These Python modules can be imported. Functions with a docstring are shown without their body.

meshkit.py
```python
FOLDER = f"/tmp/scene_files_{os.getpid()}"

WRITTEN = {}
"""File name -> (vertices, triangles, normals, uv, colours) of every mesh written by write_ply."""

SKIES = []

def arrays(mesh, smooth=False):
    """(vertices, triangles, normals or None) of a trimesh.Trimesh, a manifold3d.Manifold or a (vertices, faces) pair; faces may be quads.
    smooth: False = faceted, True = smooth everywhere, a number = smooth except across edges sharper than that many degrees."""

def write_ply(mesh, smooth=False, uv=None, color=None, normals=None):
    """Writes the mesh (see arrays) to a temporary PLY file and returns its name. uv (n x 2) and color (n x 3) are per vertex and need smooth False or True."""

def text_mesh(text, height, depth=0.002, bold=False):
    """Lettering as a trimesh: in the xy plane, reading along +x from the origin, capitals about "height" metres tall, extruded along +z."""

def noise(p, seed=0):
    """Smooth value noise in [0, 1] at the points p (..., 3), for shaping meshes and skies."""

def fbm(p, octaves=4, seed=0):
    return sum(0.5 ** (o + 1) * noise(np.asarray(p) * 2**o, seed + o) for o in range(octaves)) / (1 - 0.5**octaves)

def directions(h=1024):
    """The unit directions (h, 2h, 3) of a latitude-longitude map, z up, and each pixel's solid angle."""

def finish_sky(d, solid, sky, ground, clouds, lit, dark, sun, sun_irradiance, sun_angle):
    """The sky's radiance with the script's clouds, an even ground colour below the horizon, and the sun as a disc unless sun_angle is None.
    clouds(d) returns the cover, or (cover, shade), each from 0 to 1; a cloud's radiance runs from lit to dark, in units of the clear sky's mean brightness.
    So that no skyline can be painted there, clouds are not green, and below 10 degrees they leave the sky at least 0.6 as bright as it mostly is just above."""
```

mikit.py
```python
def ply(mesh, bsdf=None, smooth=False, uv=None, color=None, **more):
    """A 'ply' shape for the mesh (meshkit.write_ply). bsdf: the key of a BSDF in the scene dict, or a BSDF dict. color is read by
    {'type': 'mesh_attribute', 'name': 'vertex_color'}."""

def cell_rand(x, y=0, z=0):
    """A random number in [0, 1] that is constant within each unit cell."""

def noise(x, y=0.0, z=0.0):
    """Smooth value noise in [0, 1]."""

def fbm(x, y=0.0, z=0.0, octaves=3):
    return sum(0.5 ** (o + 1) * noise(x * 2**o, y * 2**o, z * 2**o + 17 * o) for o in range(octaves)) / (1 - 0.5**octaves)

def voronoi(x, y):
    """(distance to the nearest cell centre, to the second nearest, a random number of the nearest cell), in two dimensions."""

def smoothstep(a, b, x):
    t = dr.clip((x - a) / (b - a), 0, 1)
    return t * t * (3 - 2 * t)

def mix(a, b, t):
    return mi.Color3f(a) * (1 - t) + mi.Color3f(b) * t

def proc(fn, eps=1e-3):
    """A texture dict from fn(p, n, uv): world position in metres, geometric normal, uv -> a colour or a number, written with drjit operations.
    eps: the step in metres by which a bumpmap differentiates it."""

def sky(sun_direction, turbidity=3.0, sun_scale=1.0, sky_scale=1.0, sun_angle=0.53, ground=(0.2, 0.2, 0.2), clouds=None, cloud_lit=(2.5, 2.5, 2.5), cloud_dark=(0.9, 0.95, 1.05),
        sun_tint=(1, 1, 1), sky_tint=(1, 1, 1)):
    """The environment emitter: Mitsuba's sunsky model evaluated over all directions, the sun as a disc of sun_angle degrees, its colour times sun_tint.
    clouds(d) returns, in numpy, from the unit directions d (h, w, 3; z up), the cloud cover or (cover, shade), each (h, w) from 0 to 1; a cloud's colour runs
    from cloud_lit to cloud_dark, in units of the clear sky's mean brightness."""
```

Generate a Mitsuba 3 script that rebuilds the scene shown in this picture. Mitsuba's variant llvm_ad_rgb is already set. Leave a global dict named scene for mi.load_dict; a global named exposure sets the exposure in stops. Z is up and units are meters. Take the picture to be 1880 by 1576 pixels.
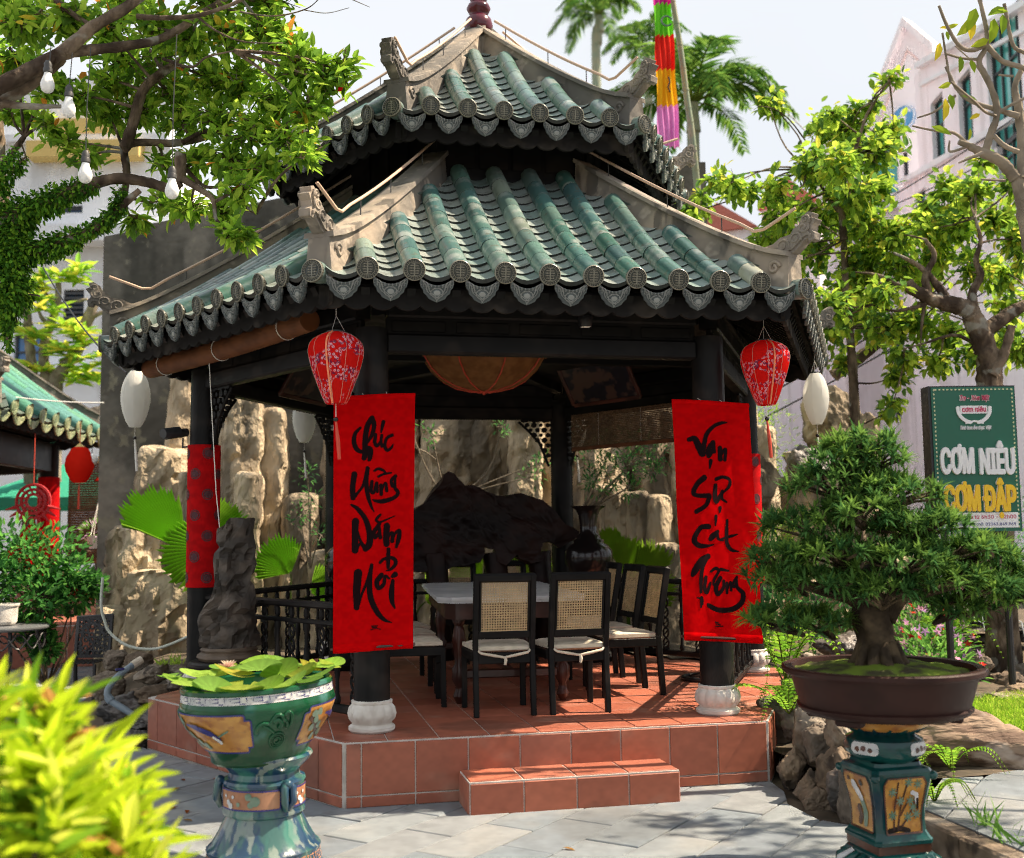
import math, random
import numpy as np
import trimesh
import drjit as dr
import mitsuba as mi
import mikit, meshkit
from mikit import proc, noise, fbm, voronoi, smoothstep, mix, cell_rand
from shapely.geometry import Polygon, LineString, Point, box as sbox
from shapely.ops import unary_union
from shapely import affinity

T = mi.ScalarTransform4f
PI = math.pi
scene, labels = {}, {}

# ---------------------------------------------------------------- camera, sky, exposure
def _cam(pos, yaw, pitch, roll):
    f = np.array([math.sin(yaw)*math.cos(pitch), math.cos(yaw)*math.cos(pitch), math.sin(pitch)])
    r0 = np.array([math.cos(yaw), -math.sin(yaw), 0.0]); u0 = np.cross(r0, f)
    r = r0*math.cos(roll) + u0*math.sin(roll); u = np.cross(r, f)
    pos = np.array(pos)
    return T().look_at(origin=pos.tolist(), target=(pos + f).tolist(), up=u.tolist())
scene['camera'] = {'type': 'thinlens', 'fov': 49.8206, 'fov_axis': 'x', 'aperture_radius': 0.010, 'focus_distance': 6.9,
                   'near_clip': 0.05, 'far_clip': 400.0,
                   'to_world': _cam((-1.6795, -8.6451, 1.5283), 0.2131, 0.0953, -0.0136)}
SUN = (0.60, -0.06, 0.80)
def _clouds(d):
    n = meshkit.fbm(d*[2.2, 2.2, 3.0] + 4.0, 4)
    return 0.80 + 0.2*n, 0.5*n
scene['sky'] = mikit.sky(SUN, turbidity=4.0, sun_scale=3.1, clouds=_clouds, cloud_lit=(4.1, 4.22, 4.35), cloud_dark=(3.6, 3.75, 3.95))
exposure = 1.22

# ---------------------------------------------------------------- mesh helpers
class MB:
    def __init__(s): s.v, s.f, s.c, s.n = [], [], [], 0
    def add(s, v, f, col=None):
        v = np.asarray(v, float); f = np.asarray(f, int)
        if f.shape[1] == 4: f = np.vstack([f[:, [0, 1, 2]], f[:, [0, 2, 3]]])
        s.v.append(v); s.f.append(f + s.n); s.n += len(v)
        s.c.append(np.tile(np.asarray(col if col is not None else (1, 1, 1), float), (len(v), 1)) if col is None or np.ndim(col) == 1 else np.asarray(col))
        return s
    def mesh(s, m): return s.add(*(m if isinstance(m, tuple) else (m.vertices, m.faces)))
    def out(s): return np.vstack(s.v), np.vstack(s.f)
    def cols(s): return np.vstack(s.c)
    def empty(s): return s.n == 0

def xf(m, loc=(0, 0, 0), rz=0.0, s=1.0, rx=0.0, ry=0.0):
    v, f = m if isinstance(m, tuple) else (m.vertices, m.faces)
    v = np.asarray(v, float)*s
    if rx: c, q = math.cos(rx), math.sin(rx); v = v @ np.array([[1, 0, 0], [0, c, q], [0, -q, c]])
    if ry: c, q = math.cos(ry), math.sin(ry); v = v @ np.array([[c, 0, -q], [0, 1, 0], [q, 0, c]])
    if rz: c, q = math.cos(rz), math.sin(rz); v = v @ np.array([[c, q, 0], [-q, c, 0], [0, 0, 1]])
    return v + np.asarray(loc, float), f

_HF = {}
def box(c, s, rz=0.0, b=0.0):
    """a box of centre c and full size s, with edges bevelled by b"""
    sx, sy, sz = [x/2 for x in s]
    if b <= 0:
        v = np.array([[x, y, z] for x in (-sx, sx) for y in (-sy, sy) for z in (-sz, sz)])
        f = np.array([[0, 1, 3], [0, 3, 2], [4, 6, 7], [4, 7, 5], [0, 4, 5], [0, 5, 1], [2, 3, 7], [2, 7, 6], [0, 2, 6], [0, 6, 4], [1, 5, 7], [1, 7, 3]])
    else:
        b = min(b, sx*.9, sy*.9, sz*.9); v = []
        for x in (-1, 1):
            for y in (-1, 1):
                for z in (-1, 1):
                    v += [[x*sx, y*(sy-b), z*(sz-b)], [x*(sx-b), y*sy, z*(sz-b)], [x*(sx-b), y*(sy-b), z*sz]]
        v = np.array(v)
        if 'b' not in _HF:
            u = []
            for x in (-1, 1):
                for y in (-1, 1):
                    for z in (-1, 1): u += [[x, y*.7, z*.7], [x*.7, y, z*.7], [x*.7, y*.7, z]]
            from scipy.spatial import ConvexHull
            u = np.array(u); h = ConvexHull(u); ff = h.simplices.copy()
            for i, t in enumerate(ff):
                n = np.cross(u[t[1]]-u[t[0]], u[t[2]]-u[t[0]])
                if n @ u[t].mean(0) < 0: ff[i] = t[::-1]
            _HF['b'] = ff
        f = _HF['b']
    return xf((v, f), c, rz)

def obox(p0, p1, w, h, up=(0, 0, 1), b=0.0):
    """a bar from p0 to p1, w wide across and h high"""
    p0, p1 = np.asarray(p0, float), np.asarray(p1, float); d = p1 - p0; L = np.linalg.norm(d); x = d/L
    up = np.asarray(up, float); y = np.cross(up, x)
    if np.linalg.norm(y) < 1e-6: y = np.cross([1, 0, 0], x)
    y /= np.linalg.norm(y); z = np.cross(x, y)
    v, f = box((0, 0, 0), (L, w, h), 0, b)
    return v @ np.array([x, y, z]) + (p0 + p1)/2, f

def tube(path, r, k=8, caps=True):
    P = np.asarray(path, float); n = len(P); r = np.broadcast_to(np.asarray(r, float), (n,))
    t = np.gradient(P, axis=0); t /= np.linalg.norm(t, axis=1, keepdims=True) + 1e-12
    a = np.cross(t[0], [0, 0, 1] if abs(t[0][2]) < .9 else [1, 0, 0]); a /= np.linalg.norm(a)
    ring = []
    ang = np.arange(k)*2*PI/k
    for i in range(n):
        a = a - t[i]*(a @ t[i]); a /= np.linalg.norm(a) + 1e-12; b = np.cross(t[i], a)
        ring.append(P[i] + r[i]*(np.cos(ang)[:, None]*a + np.sin(ang)[:, None]*b))
    v = np.vstack(ring); i = np.arange(k); f = []
    for j in range(n-1):
        q = j*k
        f.append(np.stack([q+i, q+(i+1) % k, q+k+(i+1) % k, q+k+i], 1))
    f = np.vstack(f); f = np.vstack([f[:, [0, 1, 2]], f[:, [0, 2, 3]]])
    if caps:
        v = np.vstack([v, P[:1], P[-1:]])
        f = np.vstack([f, np.stack([(i+1) % k, i, i*0+n*k], 1), np.stack([(n-1)*k+i, (n-1)*k+(i+1) % k, i*0+n*k+1], 1)])
    return v, f

def lathe(prof, n=24, loc=(0, 0, 0), fl=None):
    """prof: (r, z) pairs from bottom to top; fl(angle, i) scales the radius"""
    P = np.asarray(prof, float); a = np.arange(n)*2*PI/n
    sc = np.ones((len(P), n)) if fl is None else np.array([[fl(x, i) for x in a] for i in range(len(P))])
    v = np.stack([P[:, :1]*sc*np.cos(a), P[:, :1]*sc*np.sin(a), np.tile(P[:, 1:], (1, n))], -1).reshape(-1, 3)
    i = np.arange(n); f = []
    for j in range(len(P)-1):
        q = j*n; f.append(np.stack([q+i, q+(i+1) % n, q+n+(i+1) % n, q+n+i], 1))
    f = np.vstack(f)
    return v + np.asarray(loc, float), np.vstack([f[:, [0, 1, 2]], f[:, [0, 2, 3]]])

def prism(poly, depth, plane='xz'):
    """shapely polygon (or multi) extruded by depth, centred; its x, y laid in x, z (plane 'xz') or x, y"""
    ms = []
    for g in getattr(poly, 'geoms', [poly]):
        if g.is_empty or g.area < 1e-9: continue
        m = trimesh.creation.extrude_polygon(g, depth, engine='earcut'); ms.append((np.array(m.vertices), np.array(m.faces)))
    b = MB()
    for v, f in ms:
        v = v - [0, 0, depth/2]
        if plane == 'xz': v = v[:, [0, 2, 1]]*[1, -1, 1]
        b.add(v, f)
    return b.out()

def spline(pts, n=40):
    """Catmull-Rom through pts"""
    P = np.asarray(pts, float); P = np.vstack([2*P[0]-P[1], P, 2*P[-1]-P[-2]])
    out = []; m = len(P)-3
    for u in np.linspace(0, m-1e-9, n):
        i = int(u); t = u-i; a, b, c, d = P[i:i+4]
        out.append(.5*((2*b)+(-a+c)*t+(2*a-5*b+4*c-d)*t*t+(-a+3*b-3*c+d)*t**3))
    return np.array(out)

def rock(seed, size, amp=.22, sub=4, freq=1.6, cuts=15):
    """an angular boulder: a ball cut by random planes, then worn and pitted"""
    m = trimesh.creation.icosphere(subdivisions=sub); r_ = np.random.default_rng(seed+100)
    v = np.array(m.vertices); o = np.array([seed*3.7, seed*1.3, seed*.7])
    r = np.full(len(v), 1.12)
    for _ in range(cuts):
        n = r_.normal(size=3); n /= np.linalg.norm(n); d = v @ n; off = r_.uniform(.62, .98)
        r = np.where(d > .05, np.minimum(r, off/np.maximum(d, .05)), r)
    big = meshkit.fbm(v*freq+o, 4, seed)-.5; rid = 1-np.abs(meshkit.fbm(v*2.4*freq+o+7, 4, seed)-.5)*4
    r = r*(1+1.2*amp*big-.35*amp*np.clip(rid, 0, 1)**2) + .10*amp*(meshkit.fbm(v*9+o, 3)-.5)
    return v*r[:, None]*np.asarray(size), np.array(m.faces)

# ---------------------------------------------------------------- bookkeeping of keys and labels
_used = {}
def num(base):
    k = _used.get(base, -1) + 1; _used[base] = k
    return base if k == 0 else f'{base}_{k:03d}'
def thing(name, label, cat, group=None):
    key = num(name); labels[key] = {'label': label, 'category': cat}
    if group: labels[key]['group'] = group
    return key
def put(key, m, mat, smooth=False, col=None, uv=None, label=None, stuff=False):
    if isinstance(m, MB):
        if col == 'v': col = m.cols()
        m = m.out()
    if smooth is not True and smooth and (uv is not None or col is not None):
        v_, f_, _ = meshkit.arrays(m, smooth); m = (v_, f_); smooth = True
    if uv is not None and np.ndim(uv) == 1: uv = np.tile(np.asarray(uv, float), (len(m[0]), 1))
    if col is not None and np.ndim(col) == 1: col = np.tile(np.asarray(col, float), (len(m[0]), 1))
    scene[key] = mikit.ply(m, 'mat_'+mat, smooth=smooth, uv=uv, color=col)
    if label: labels.setdefault(key, {})['label'] = label
    if stuff: labels.setdefault(key, {})['kind'] = 'stuff'
    return key
def part(parent, name, m, mat, **kw): return put(num(f'{parent}__{name}'), m, mat, **kw)
def struct(name, m, mat, **kw):
    k = put(num(name), m, mat, **kw); labels.setdefault(k, {})['kind'] = 'structure'; return k
rng = np.random.default_rng(7)

# ---------------------------------------------------------------- foliage: many small leaf faces with a colour each
LEAF = {  # (along, across, lift), faces
 'oval': (np.array([[0, 0, 0], [.3, .42, .05], [.3, -.42, .05], [.68, .36, .03], [.68, -.36, .03], [1, 0, -.08], [.5, 0, -.03]]),
          np.array([[0, 2, 6], [0, 6, 1], [1, 6, 3], [2, 4, 6], [6, 4, 5], [6, 5, 3]])),
 'blade': (np.array([[0, -.25, 0], [0, .25, 0], [.45, -.5, .05], [.45, .5, .05], [1, 0, -.1]]), np.array([[0, 2, 3], [0, 3, 1], [2, 4, 3]])),
 'round': (np.array([[0, 0, 0], [.12, .5, .06], [.5, .62, .05], [.85, .34, 0], [1.12, 0, -.1], [.85, -.34, 0], [.5, -.62, .05], [.12, -.5, .06]]),
           np.array([[0, 2, 1], [0, 3, 2], [0, 4, 3], [0, 5, 4], [0, 6, 5], [0, 7, 6]])),
}
def leaves(b, pos, d, nrm, L, W, col, kind='oval'):
    """adds leaves at pos growing along d with faces towards nrm, to the builder b"""
    tv, tf = LEAF[kind]; n = len(pos)
    d = d/np.linalg.norm(d, axis=1, keepdims=True); y = np.cross(nrm, d); y /= np.linalg.norm(y, axis=1, keepdims=True) + 1e-9; z = np.cross(d, y)
    L = np.broadcast_to(L, (n,)); W = np.broadcast_to(W, (n,))
    v = pos[:, None] + d[:, None]*(tv[None, :, :1]*L[:, None, None]) + y[:, None]*(tv[None, :, 1:2]*W[:, None, None]) + z[:, None]*(tv[None, :, 2:]*L[:, None, None])
    f = tf[None] + (np.arange(n)*len(tv))[:, None, None]
    b.add(v.reshape(-1, 3), f.reshape(-1, 3), np.clip(np.repeat(np.asarray(col)*1.9, len(tv), 0), 0, .92))
def rdir(n, r=rng, up=0.0):
    d = r.normal(size=(n, 3)); d[:, 2] += up; return d/np.linalg.norm(d, axis=1, keepdims=True)
def tints(n, cols, r=rng, jit=.25, w=None):
    c = np.array(cols)[r.choice(len(cols), n, p=w)]; return np.clip(c*(1+jit*(r.random((n, 1))-.5)*2), .002, .95)
# ---------------------------------------------------------------- materials
def mat(name, d): scene['mat_'+name] = {'type': 'twosided', 'm': d} if d['type'] not in ('dielectric', 'thindielectric', 'principledthin') else d
def C(*c): return {'type': 'rgb', 'value': list(c)}
def prin(col, rough=.6, spec=.5, **k): return {'type': 'principled', 'base_color': col, 'roughness': rough, 'specular': spec, **k}
def bump(d, fn, eps=1e-3): return {'type': 'bumpmap', 'arbitrary': proc(fn, eps), 'scale': 1.0, 'bsdf': d}
def ramp(x, cols):
    """piecewise-linear colours over x in 0..1"""
    n = len(cols)-1; c = mi.Color3f(*cols[0])
    for i in range(n):
        t = dr.clip(x*n - i, 0, 1); c = c*(1-t) + mi.Color3f(*cols[i+1])*t
    return c
def mottle(c1, c2, s=3.0, o=4, lo=.3, hi=.7, c3=None, s3=.7):
    def fn(p, n, uv):
        c = mix(c1, c2, smoothstep(lo, hi, fbm(p.x*s, p.y*s, p.z*s, o)))
        if c3 is not None: c = mix(c, c3, .8*smoothstep(.52, .72, fbm(p.x*s3+9, p.y*s3, p.z*s3, 3)))
        return c
    return proc(fn)
def _slate(p, n, uv):
    a = fbm(p.x*2.2, p.y*2.2, 1, 4); b = fbm(p.x*14, p.y*14, 5, 3)
    c = ramp(uv.x, [(.150, .178, .202), (.19, .212, .225), (.13, .155, .182), (.215, .225, .228)])
    c = mix(c, (.27, .265, .245), .5*smoothstep(.48, .78, a)); c = mix(c, (.10, .105, .105), .5*smoothstep(.60, .74, fbm(p.x*1.3+5, p.y*1.3, 2, 4)))
    return c*(.82+.36*b)
mat('slate', bump(prin(proc(_slate), .62), lambda p, n, uv: .006*fbm(p.x*9, p.y*9, 3, 4)))
mat('joint', prin(mottle((.33, .30, .25), (.20, .18, .15), 14), .9))
mat('soil', prin(mottle((.10, .075, .05), (.05, .04, .028), 8), .95))
def _terra(p, n, uv):
    a = fbm(p.x*3, p.y*3, p.z*3, 4); b = fbm(p.x*25, p.y*25, p.z*25, 3)
    c = ramp(uv.x, [(.30, .092, .054), (.355, .116, .070), (.265, .082, .050), (.335, .124, .082)])
    c = mix(c, (.36, .21, .155), .5*smoothstep(.56, .78, a)); c = mix(c, (.085, .045, .033), .45*smoothstep(.60, .72, fbm(p.x*2.1+7, p.y*2.1, p.z*2.1, 5)))
    return c*(.85+.3*b)
mat('terracotta', bump(prin(proc(_terra), .46, .3), lambda p, n, uv: .002*fbm(p.x*12, p.y*12, p.z*12, 3)))
mat('grout', prin(mottle((.50, .46, .42), (.36, .33, .30), 18), .9))
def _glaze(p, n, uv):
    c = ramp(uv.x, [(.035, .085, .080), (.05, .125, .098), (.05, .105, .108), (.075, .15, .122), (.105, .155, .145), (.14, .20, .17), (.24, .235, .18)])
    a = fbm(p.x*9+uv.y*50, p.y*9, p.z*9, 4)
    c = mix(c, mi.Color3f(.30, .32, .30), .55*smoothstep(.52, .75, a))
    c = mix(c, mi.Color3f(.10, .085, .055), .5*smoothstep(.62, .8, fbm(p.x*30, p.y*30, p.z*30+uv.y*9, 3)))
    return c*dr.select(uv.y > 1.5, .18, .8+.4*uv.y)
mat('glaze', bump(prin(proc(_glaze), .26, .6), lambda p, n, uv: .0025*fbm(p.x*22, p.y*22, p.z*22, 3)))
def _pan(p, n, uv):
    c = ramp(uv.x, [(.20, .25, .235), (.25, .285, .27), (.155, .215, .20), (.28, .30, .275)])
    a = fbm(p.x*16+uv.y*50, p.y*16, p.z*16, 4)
    return mix(c, mi.Color3f(.12, .12, .10), .6*smoothstep(.5, .75, a))*dr.select(uv.y > 1.5, .10, .85+.3*uv.y)  # lip rows darkened to paint in the shadow gap under each pan
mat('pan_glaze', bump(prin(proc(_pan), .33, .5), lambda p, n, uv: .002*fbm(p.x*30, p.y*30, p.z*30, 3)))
def _stucco(p, n, uv):
    a = fbm(p.x*4, p.y*4, p.z*4, 5); b = fbm(p.x*2.0+3, p.y*2.0, p.z*.9, 4)
    c = mix((.36, .30, .235), (.225, .20, .17), smoothstep(.33, .60, a))
    c = mix(c, (.11, .105, .098), .85*smoothstep(.45, .62, b)); c = mix(c, (.055, .052, .048), .7*smoothstep(.60, .70, fbm(p.x*7+3, p.y*7, p.z*2.2, 4)))
    return mix(c, (.55, .47, .38), .5*smoothstep(.62, .8, fbm(p.x*11, p.y*11, p.z*11, 3)))
def _lines(x, w, k):      # 1 on lines of width w, spaced 1/k
    f = x*k-dr.floor(x*k); return smoothstep(w+.12, w, dr.abs(f-.5)*2)
def disc_pat(u, v):
    r = dr.sqrt(u*u+v*v); a = dr.atan2(v, u)*3.8197
    rim = smoothstep(.06, .03, dr.abs(r-.95))+smoothstep(.04, .02, dr.abs(r-.66))
    fa = a-dr.floor(a); fr_ = (r-.70)/.20; ring = dr.select((r > .68) & (r < .92), dr.maximum(smoothstep(.16, .10, dr.abs(fa-.5)), smoothstep(.14, .08, dr.abs(fr_-.5))*dr.select(fa > .5, 1.0, 0.0)), 0.0)
    bars = dr.select(r < .60, dr.maximum(smoothstep(.30, .22, dr.abs((v*4.5-dr.floor(v*4.5))-.5))*dr.select(dr.abs(u) < .46-.25*dr.abs(v), 1.0, 0.0), smoothstep(.07, .045, dr.abs(u))), 0.0)
    return dr.clip(rim+ring+bars, 0, 1)
def drip_pat(u, v):        # u across -0.5..0.5, v down 0..-1
    e = dr.abs(u)*1.15+.55*dr.maximum(-v, 0)+.05*dr.sin(-v*9); rims = smoothstep(.030, .015, dr.abs(e-.47))+smoothstep(.028, .014, dr.abs(e-.555))
    fu = u*9-dr.floor(u*9); top = dr.select((v < -.02-.0) & (v > -.34), dr.maximum(smoothstep(.2, .12, dr.abs(fu-.5)), smoothstep(.12, .06, dr.abs((v*7-dr.floor(v*7))-.5))*dr.select(fu > .5, 1., .35)), 0.0)
    q = dr.sqrt(u*u*7+dr.square(v+.58)*5); boss = smoothstep(.30, .22, q)+smoothstep(.07, .03, dr.abs(q-.48))*dr.select(v < -.36, 1., 0.)
    return dr.clip(rims+.8*top+boss, 0, 1)
mat('disc_bronze', bump(prin(proc(lambda p, n, uv: mix(mix((.028, .033, .03), (.05, .055, .045), fbm(p.x*40, p.y*40, p.z*40, 2)), (.23, .22, .175), disc_pat(uv.x, uv.y))), .3), lambda p, n, uv: .004*disc_pat(uv.x, uv.y)))
mat('bronze_glaze', bump(prin(proc(lambda p, n, uv: mix(mix((.055, .07, .075), (.10, .12, .12), fbm(p.x*30, p.y*30, p.z*30, 3)), (.25, .26, .245), drip_pat(uv.x, uv.y))), .28), lambda p, n, uv: .004*drip_pat(uv.x, uv.y)))
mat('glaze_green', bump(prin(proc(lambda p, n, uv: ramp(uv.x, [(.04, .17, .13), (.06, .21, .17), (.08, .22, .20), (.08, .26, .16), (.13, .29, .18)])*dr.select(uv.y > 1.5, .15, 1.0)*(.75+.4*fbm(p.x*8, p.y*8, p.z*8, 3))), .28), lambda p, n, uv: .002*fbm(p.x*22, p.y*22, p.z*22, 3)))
mat('pan_dark', prin(proc(lambda p, n, uv: mix((.07, .10, .085), (.12, .15, .12), fbm(p.x*8, p.y*8, p.z*8, 3))*dr.select(uv.y > 1.5, .2, 1.0)), .45))  # the lip is dark here too, painted shade below the pan edge
mat('end_pale', prin(mottle((.34, .36, .20), (.22, .28, .16), 14, 3), .4))
mat('stucco', bump(prin(proc(_stucco), .85, .25), lambda p, n, uv: .012*fbm(p.x*16, p.y*16, p.z*16, 4)))
mat('dark_wood', bump(prin(mottle((.006, .006, .0065), (.010, .0095, .0095), 7, c3=(.022, .018, .016), s3=5), .45, .16), lambda p, n, uv: .002*fbm(p.x*60, p.y*60, p.z*9, 3)))
mat('worn_timber', prin(mottle((.012, .011, .011), (.055, .047, .040), 6, lo=.5, hi=.85), .75, .2))
mat('red_wood', prin(mottle((.075, .022, .014), (.035, .012, .009), 6), .3))
mat('root_wood', bump(prin(mottle((.006, .003, .0028), (.020, .0065, .0045), 5), .45, .2), lambda p, n, uv: .01*fbm(p.x*9, p.y*9, p.z*9, 4)))
mat('rope_tan', prin(C(.56, .40, .29), .45))
mat('iron', prin(C(.05, .05, .05), .5))
mat('purple_glaze', prin(mottle((.11, .016, .03), (.07, .01, .02), 7), .2))
mat('red_cloth', {'type': 'principledthin', 'base_color': mottle((.80, .004, .006), (.70, .003, .005), 30), 'roughness': .8, 'diff_trans': 0.9, 'eta': 1.12})
mat('red_wrap', prin(mottle((.50, .004, .006), (.38, .003, .005), 20), .75, .08))
mat('dark_red', prin(C(.07, .012, .018), .6))
mat('ink', prin(C(.010, .004, .005), .8, .05))
def _blossom(p, n, uv):
    d1, d2, r = voronoi(uv.x, uv.y); ring = smoothstep(.36, .30, d1)*smoothstep(.10, .16, d1)
    k = smoothstep(.46, .54, fbm(uv.x*.28+3, uv.y*.28, 2, 2))
    e1, e2, r2 = voronoi(uv.x*.9+7, uv.y*.9+3)
    c = mix((.80, .020, .016), (.88, .60, .72), ring*k)
    c = mix(c, (.16, .03, .10), k*.8*smoothstep(.09, .05, dr.abs(fbm(uv.x*.5, uv.y*.5, 9, 3)-.5)*2))
    return mix(c, (.24, .06, .20), .8*smoothstep(.10, .07, e1)*k)
mat('lantern_red', {'type': 'principledthin', 'base_color': proc(_blossom), 'roughness': .4, 'diff_trans': 1.0, 'spec_trans': 0.0, 'eta': 1.3})
mat('lantern_white', {'type': 'principledthin', 'base_color': C(.80, .80, .76), 'roughness': .6, 'diff_trans': .9})
mat('lantern_plain', {'type': 'principledthin', 'base_color': C(.78, .03, .015), 'roughness': .5, 'diff_trans': .9})
mat('lamp_tan', {'type': 'principledthin', 'base_color': mottle((.42, .20, .08), (.30, .13, .05), 16), 'roughness': .6, 'diff_trans': .9})
mat('cord_red', prin(C(.55, .06, .03), .6))
mat('cord_white', prin(C(.78, .76, .70), .6))
mat('cane', prin(mottle((.52, .37, .19), (.40, .28, .14), 30), .5))
mat('cushion', prin(mottle((.66, .58, .46), (.56, .49, .38), 25), .85))
mat('table_white', prin(mottle((.62, .62, .62), (.50, .51, .53), 6), .25))
def _rock(p, n, uv):
    a = fbm(p.x*2.3, p.y*2.3, p.z*1.0, 5); b = fbm(p.x*9, p.y*9, p.z*5, 4)
    c = mix((.50, .41, .285), (.32, .255, .18), smoothstep(.33, .62, a))
    c = mix(c, (.075, .064, .052), .7*smoothstep(.50, .66, fbm(p.x*4.5+4, p.y*4.5, p.z*.5, 4)))
    return c*(.7+.6*b)
mat('cliff', bump(prin(proc(_rock), .9, .2), lambda p, n, uv: -.07*dr.abs(fbm(p.x*9, p.y*9, p.z*5, 5)-.5)*2, 4e-3))
def _stone(p, n, uv):
    a = fbm(p.x*5, p.y*5, p.z*5, 5); b = fbm(p.x*24, p.y*24, p.z*24, 3)
    c = ramp(uv.x, [(.12, .088, .062), (.19, .14, .095), (.11, .098, .085), (.24, .175, .115)])
    c = mix(c, (.32, .28, .23), .7*smoothstep(.5, .75, a)); c = mix(c, (.04, .032, .026), .85*smoothstep(.54, .66, fbm(p.x*7+9, p.y*7, p.z*4, 4)))
    return c*(.6+.8*b)
mat('garden_stone', bump(prin(proc(_stone), .85, .3), lambda p, n, uv: .05*fbm(p.x*12, p.y*12, p.z*12, 5), 3e-3))
mat('dark_rock', bump(prin(mottle((.045, .042, .04), (.13, .11, .095), 9), .5), lambda p, n, uv: .03*fbm(p.x*14, p.y*14, p.z*10, 5), 3e-3))
def _conc(p, n, uv):
    a = fbm(p.x*1.6, p.y*1.6, p.z*1.1, 5); b = fbm(p.x*14, p.y*14, p.z*14, 3)
    c = mix((.085, .08, .068), (.20, .185, .155), smoothstep(.3, .68, a)); c = mix(c, (.045, .045, .038), .7*smoothstep(.52, .68, fbm(p.x*3, p.y*3, p.z*.4, 4))); c = mix(c, (.26, .24, .17), .6*smoothstep(.62, .72, fbm(p.x*6+3, p.y*6, p.z*4, 4))); return c*(.7+.6*b)
mat('concrete', bump(prin(proc(_conc), .9, .2), lambda p, n, uv: .015*fbm(p.x*26, p.y*26, p.z*26, 3), 2e-3))
mat('white_plaster', prin(proc(lambda p, n, uv: mix(mix((.76, .78, .81), (.68, .71, .75), fbm(p.x*.9, p.y*.9, p.z*.9, 3)), (.50, .51, .52), .7*smoothstep(.52, .74, fbm(p.x*2.6, p.y*2.6, p.z*.16, 4)))), .8))
def _streak(c1, c2, c3): return proc(lambda p, n, uv: mix(mix(c1, c2, fbm(p.x*.7, p.y*.7, p.z*.7, 3)), c3, .75*smoothstep(.50, .72, fbm(p.x*2.6, p.y*2.6, p.z*.16, 4))))
mat('pink_plaster', prin(_streak((.83, .80, .84), (.78, .74, .78), (.60, .56, .57)), .8))
mat('trim_pink', prin(C(.70, .55, .54), .8))
mat('teal_pane', prin(mottle((.09, .42, .38), (.06, .30, .29), .6), .12, .6))
mat('blue_pane', prin(C(.05, .16, .36), .12, .6))
mat('window_frame', prin(C(.04, .045, .05), .5))
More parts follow.
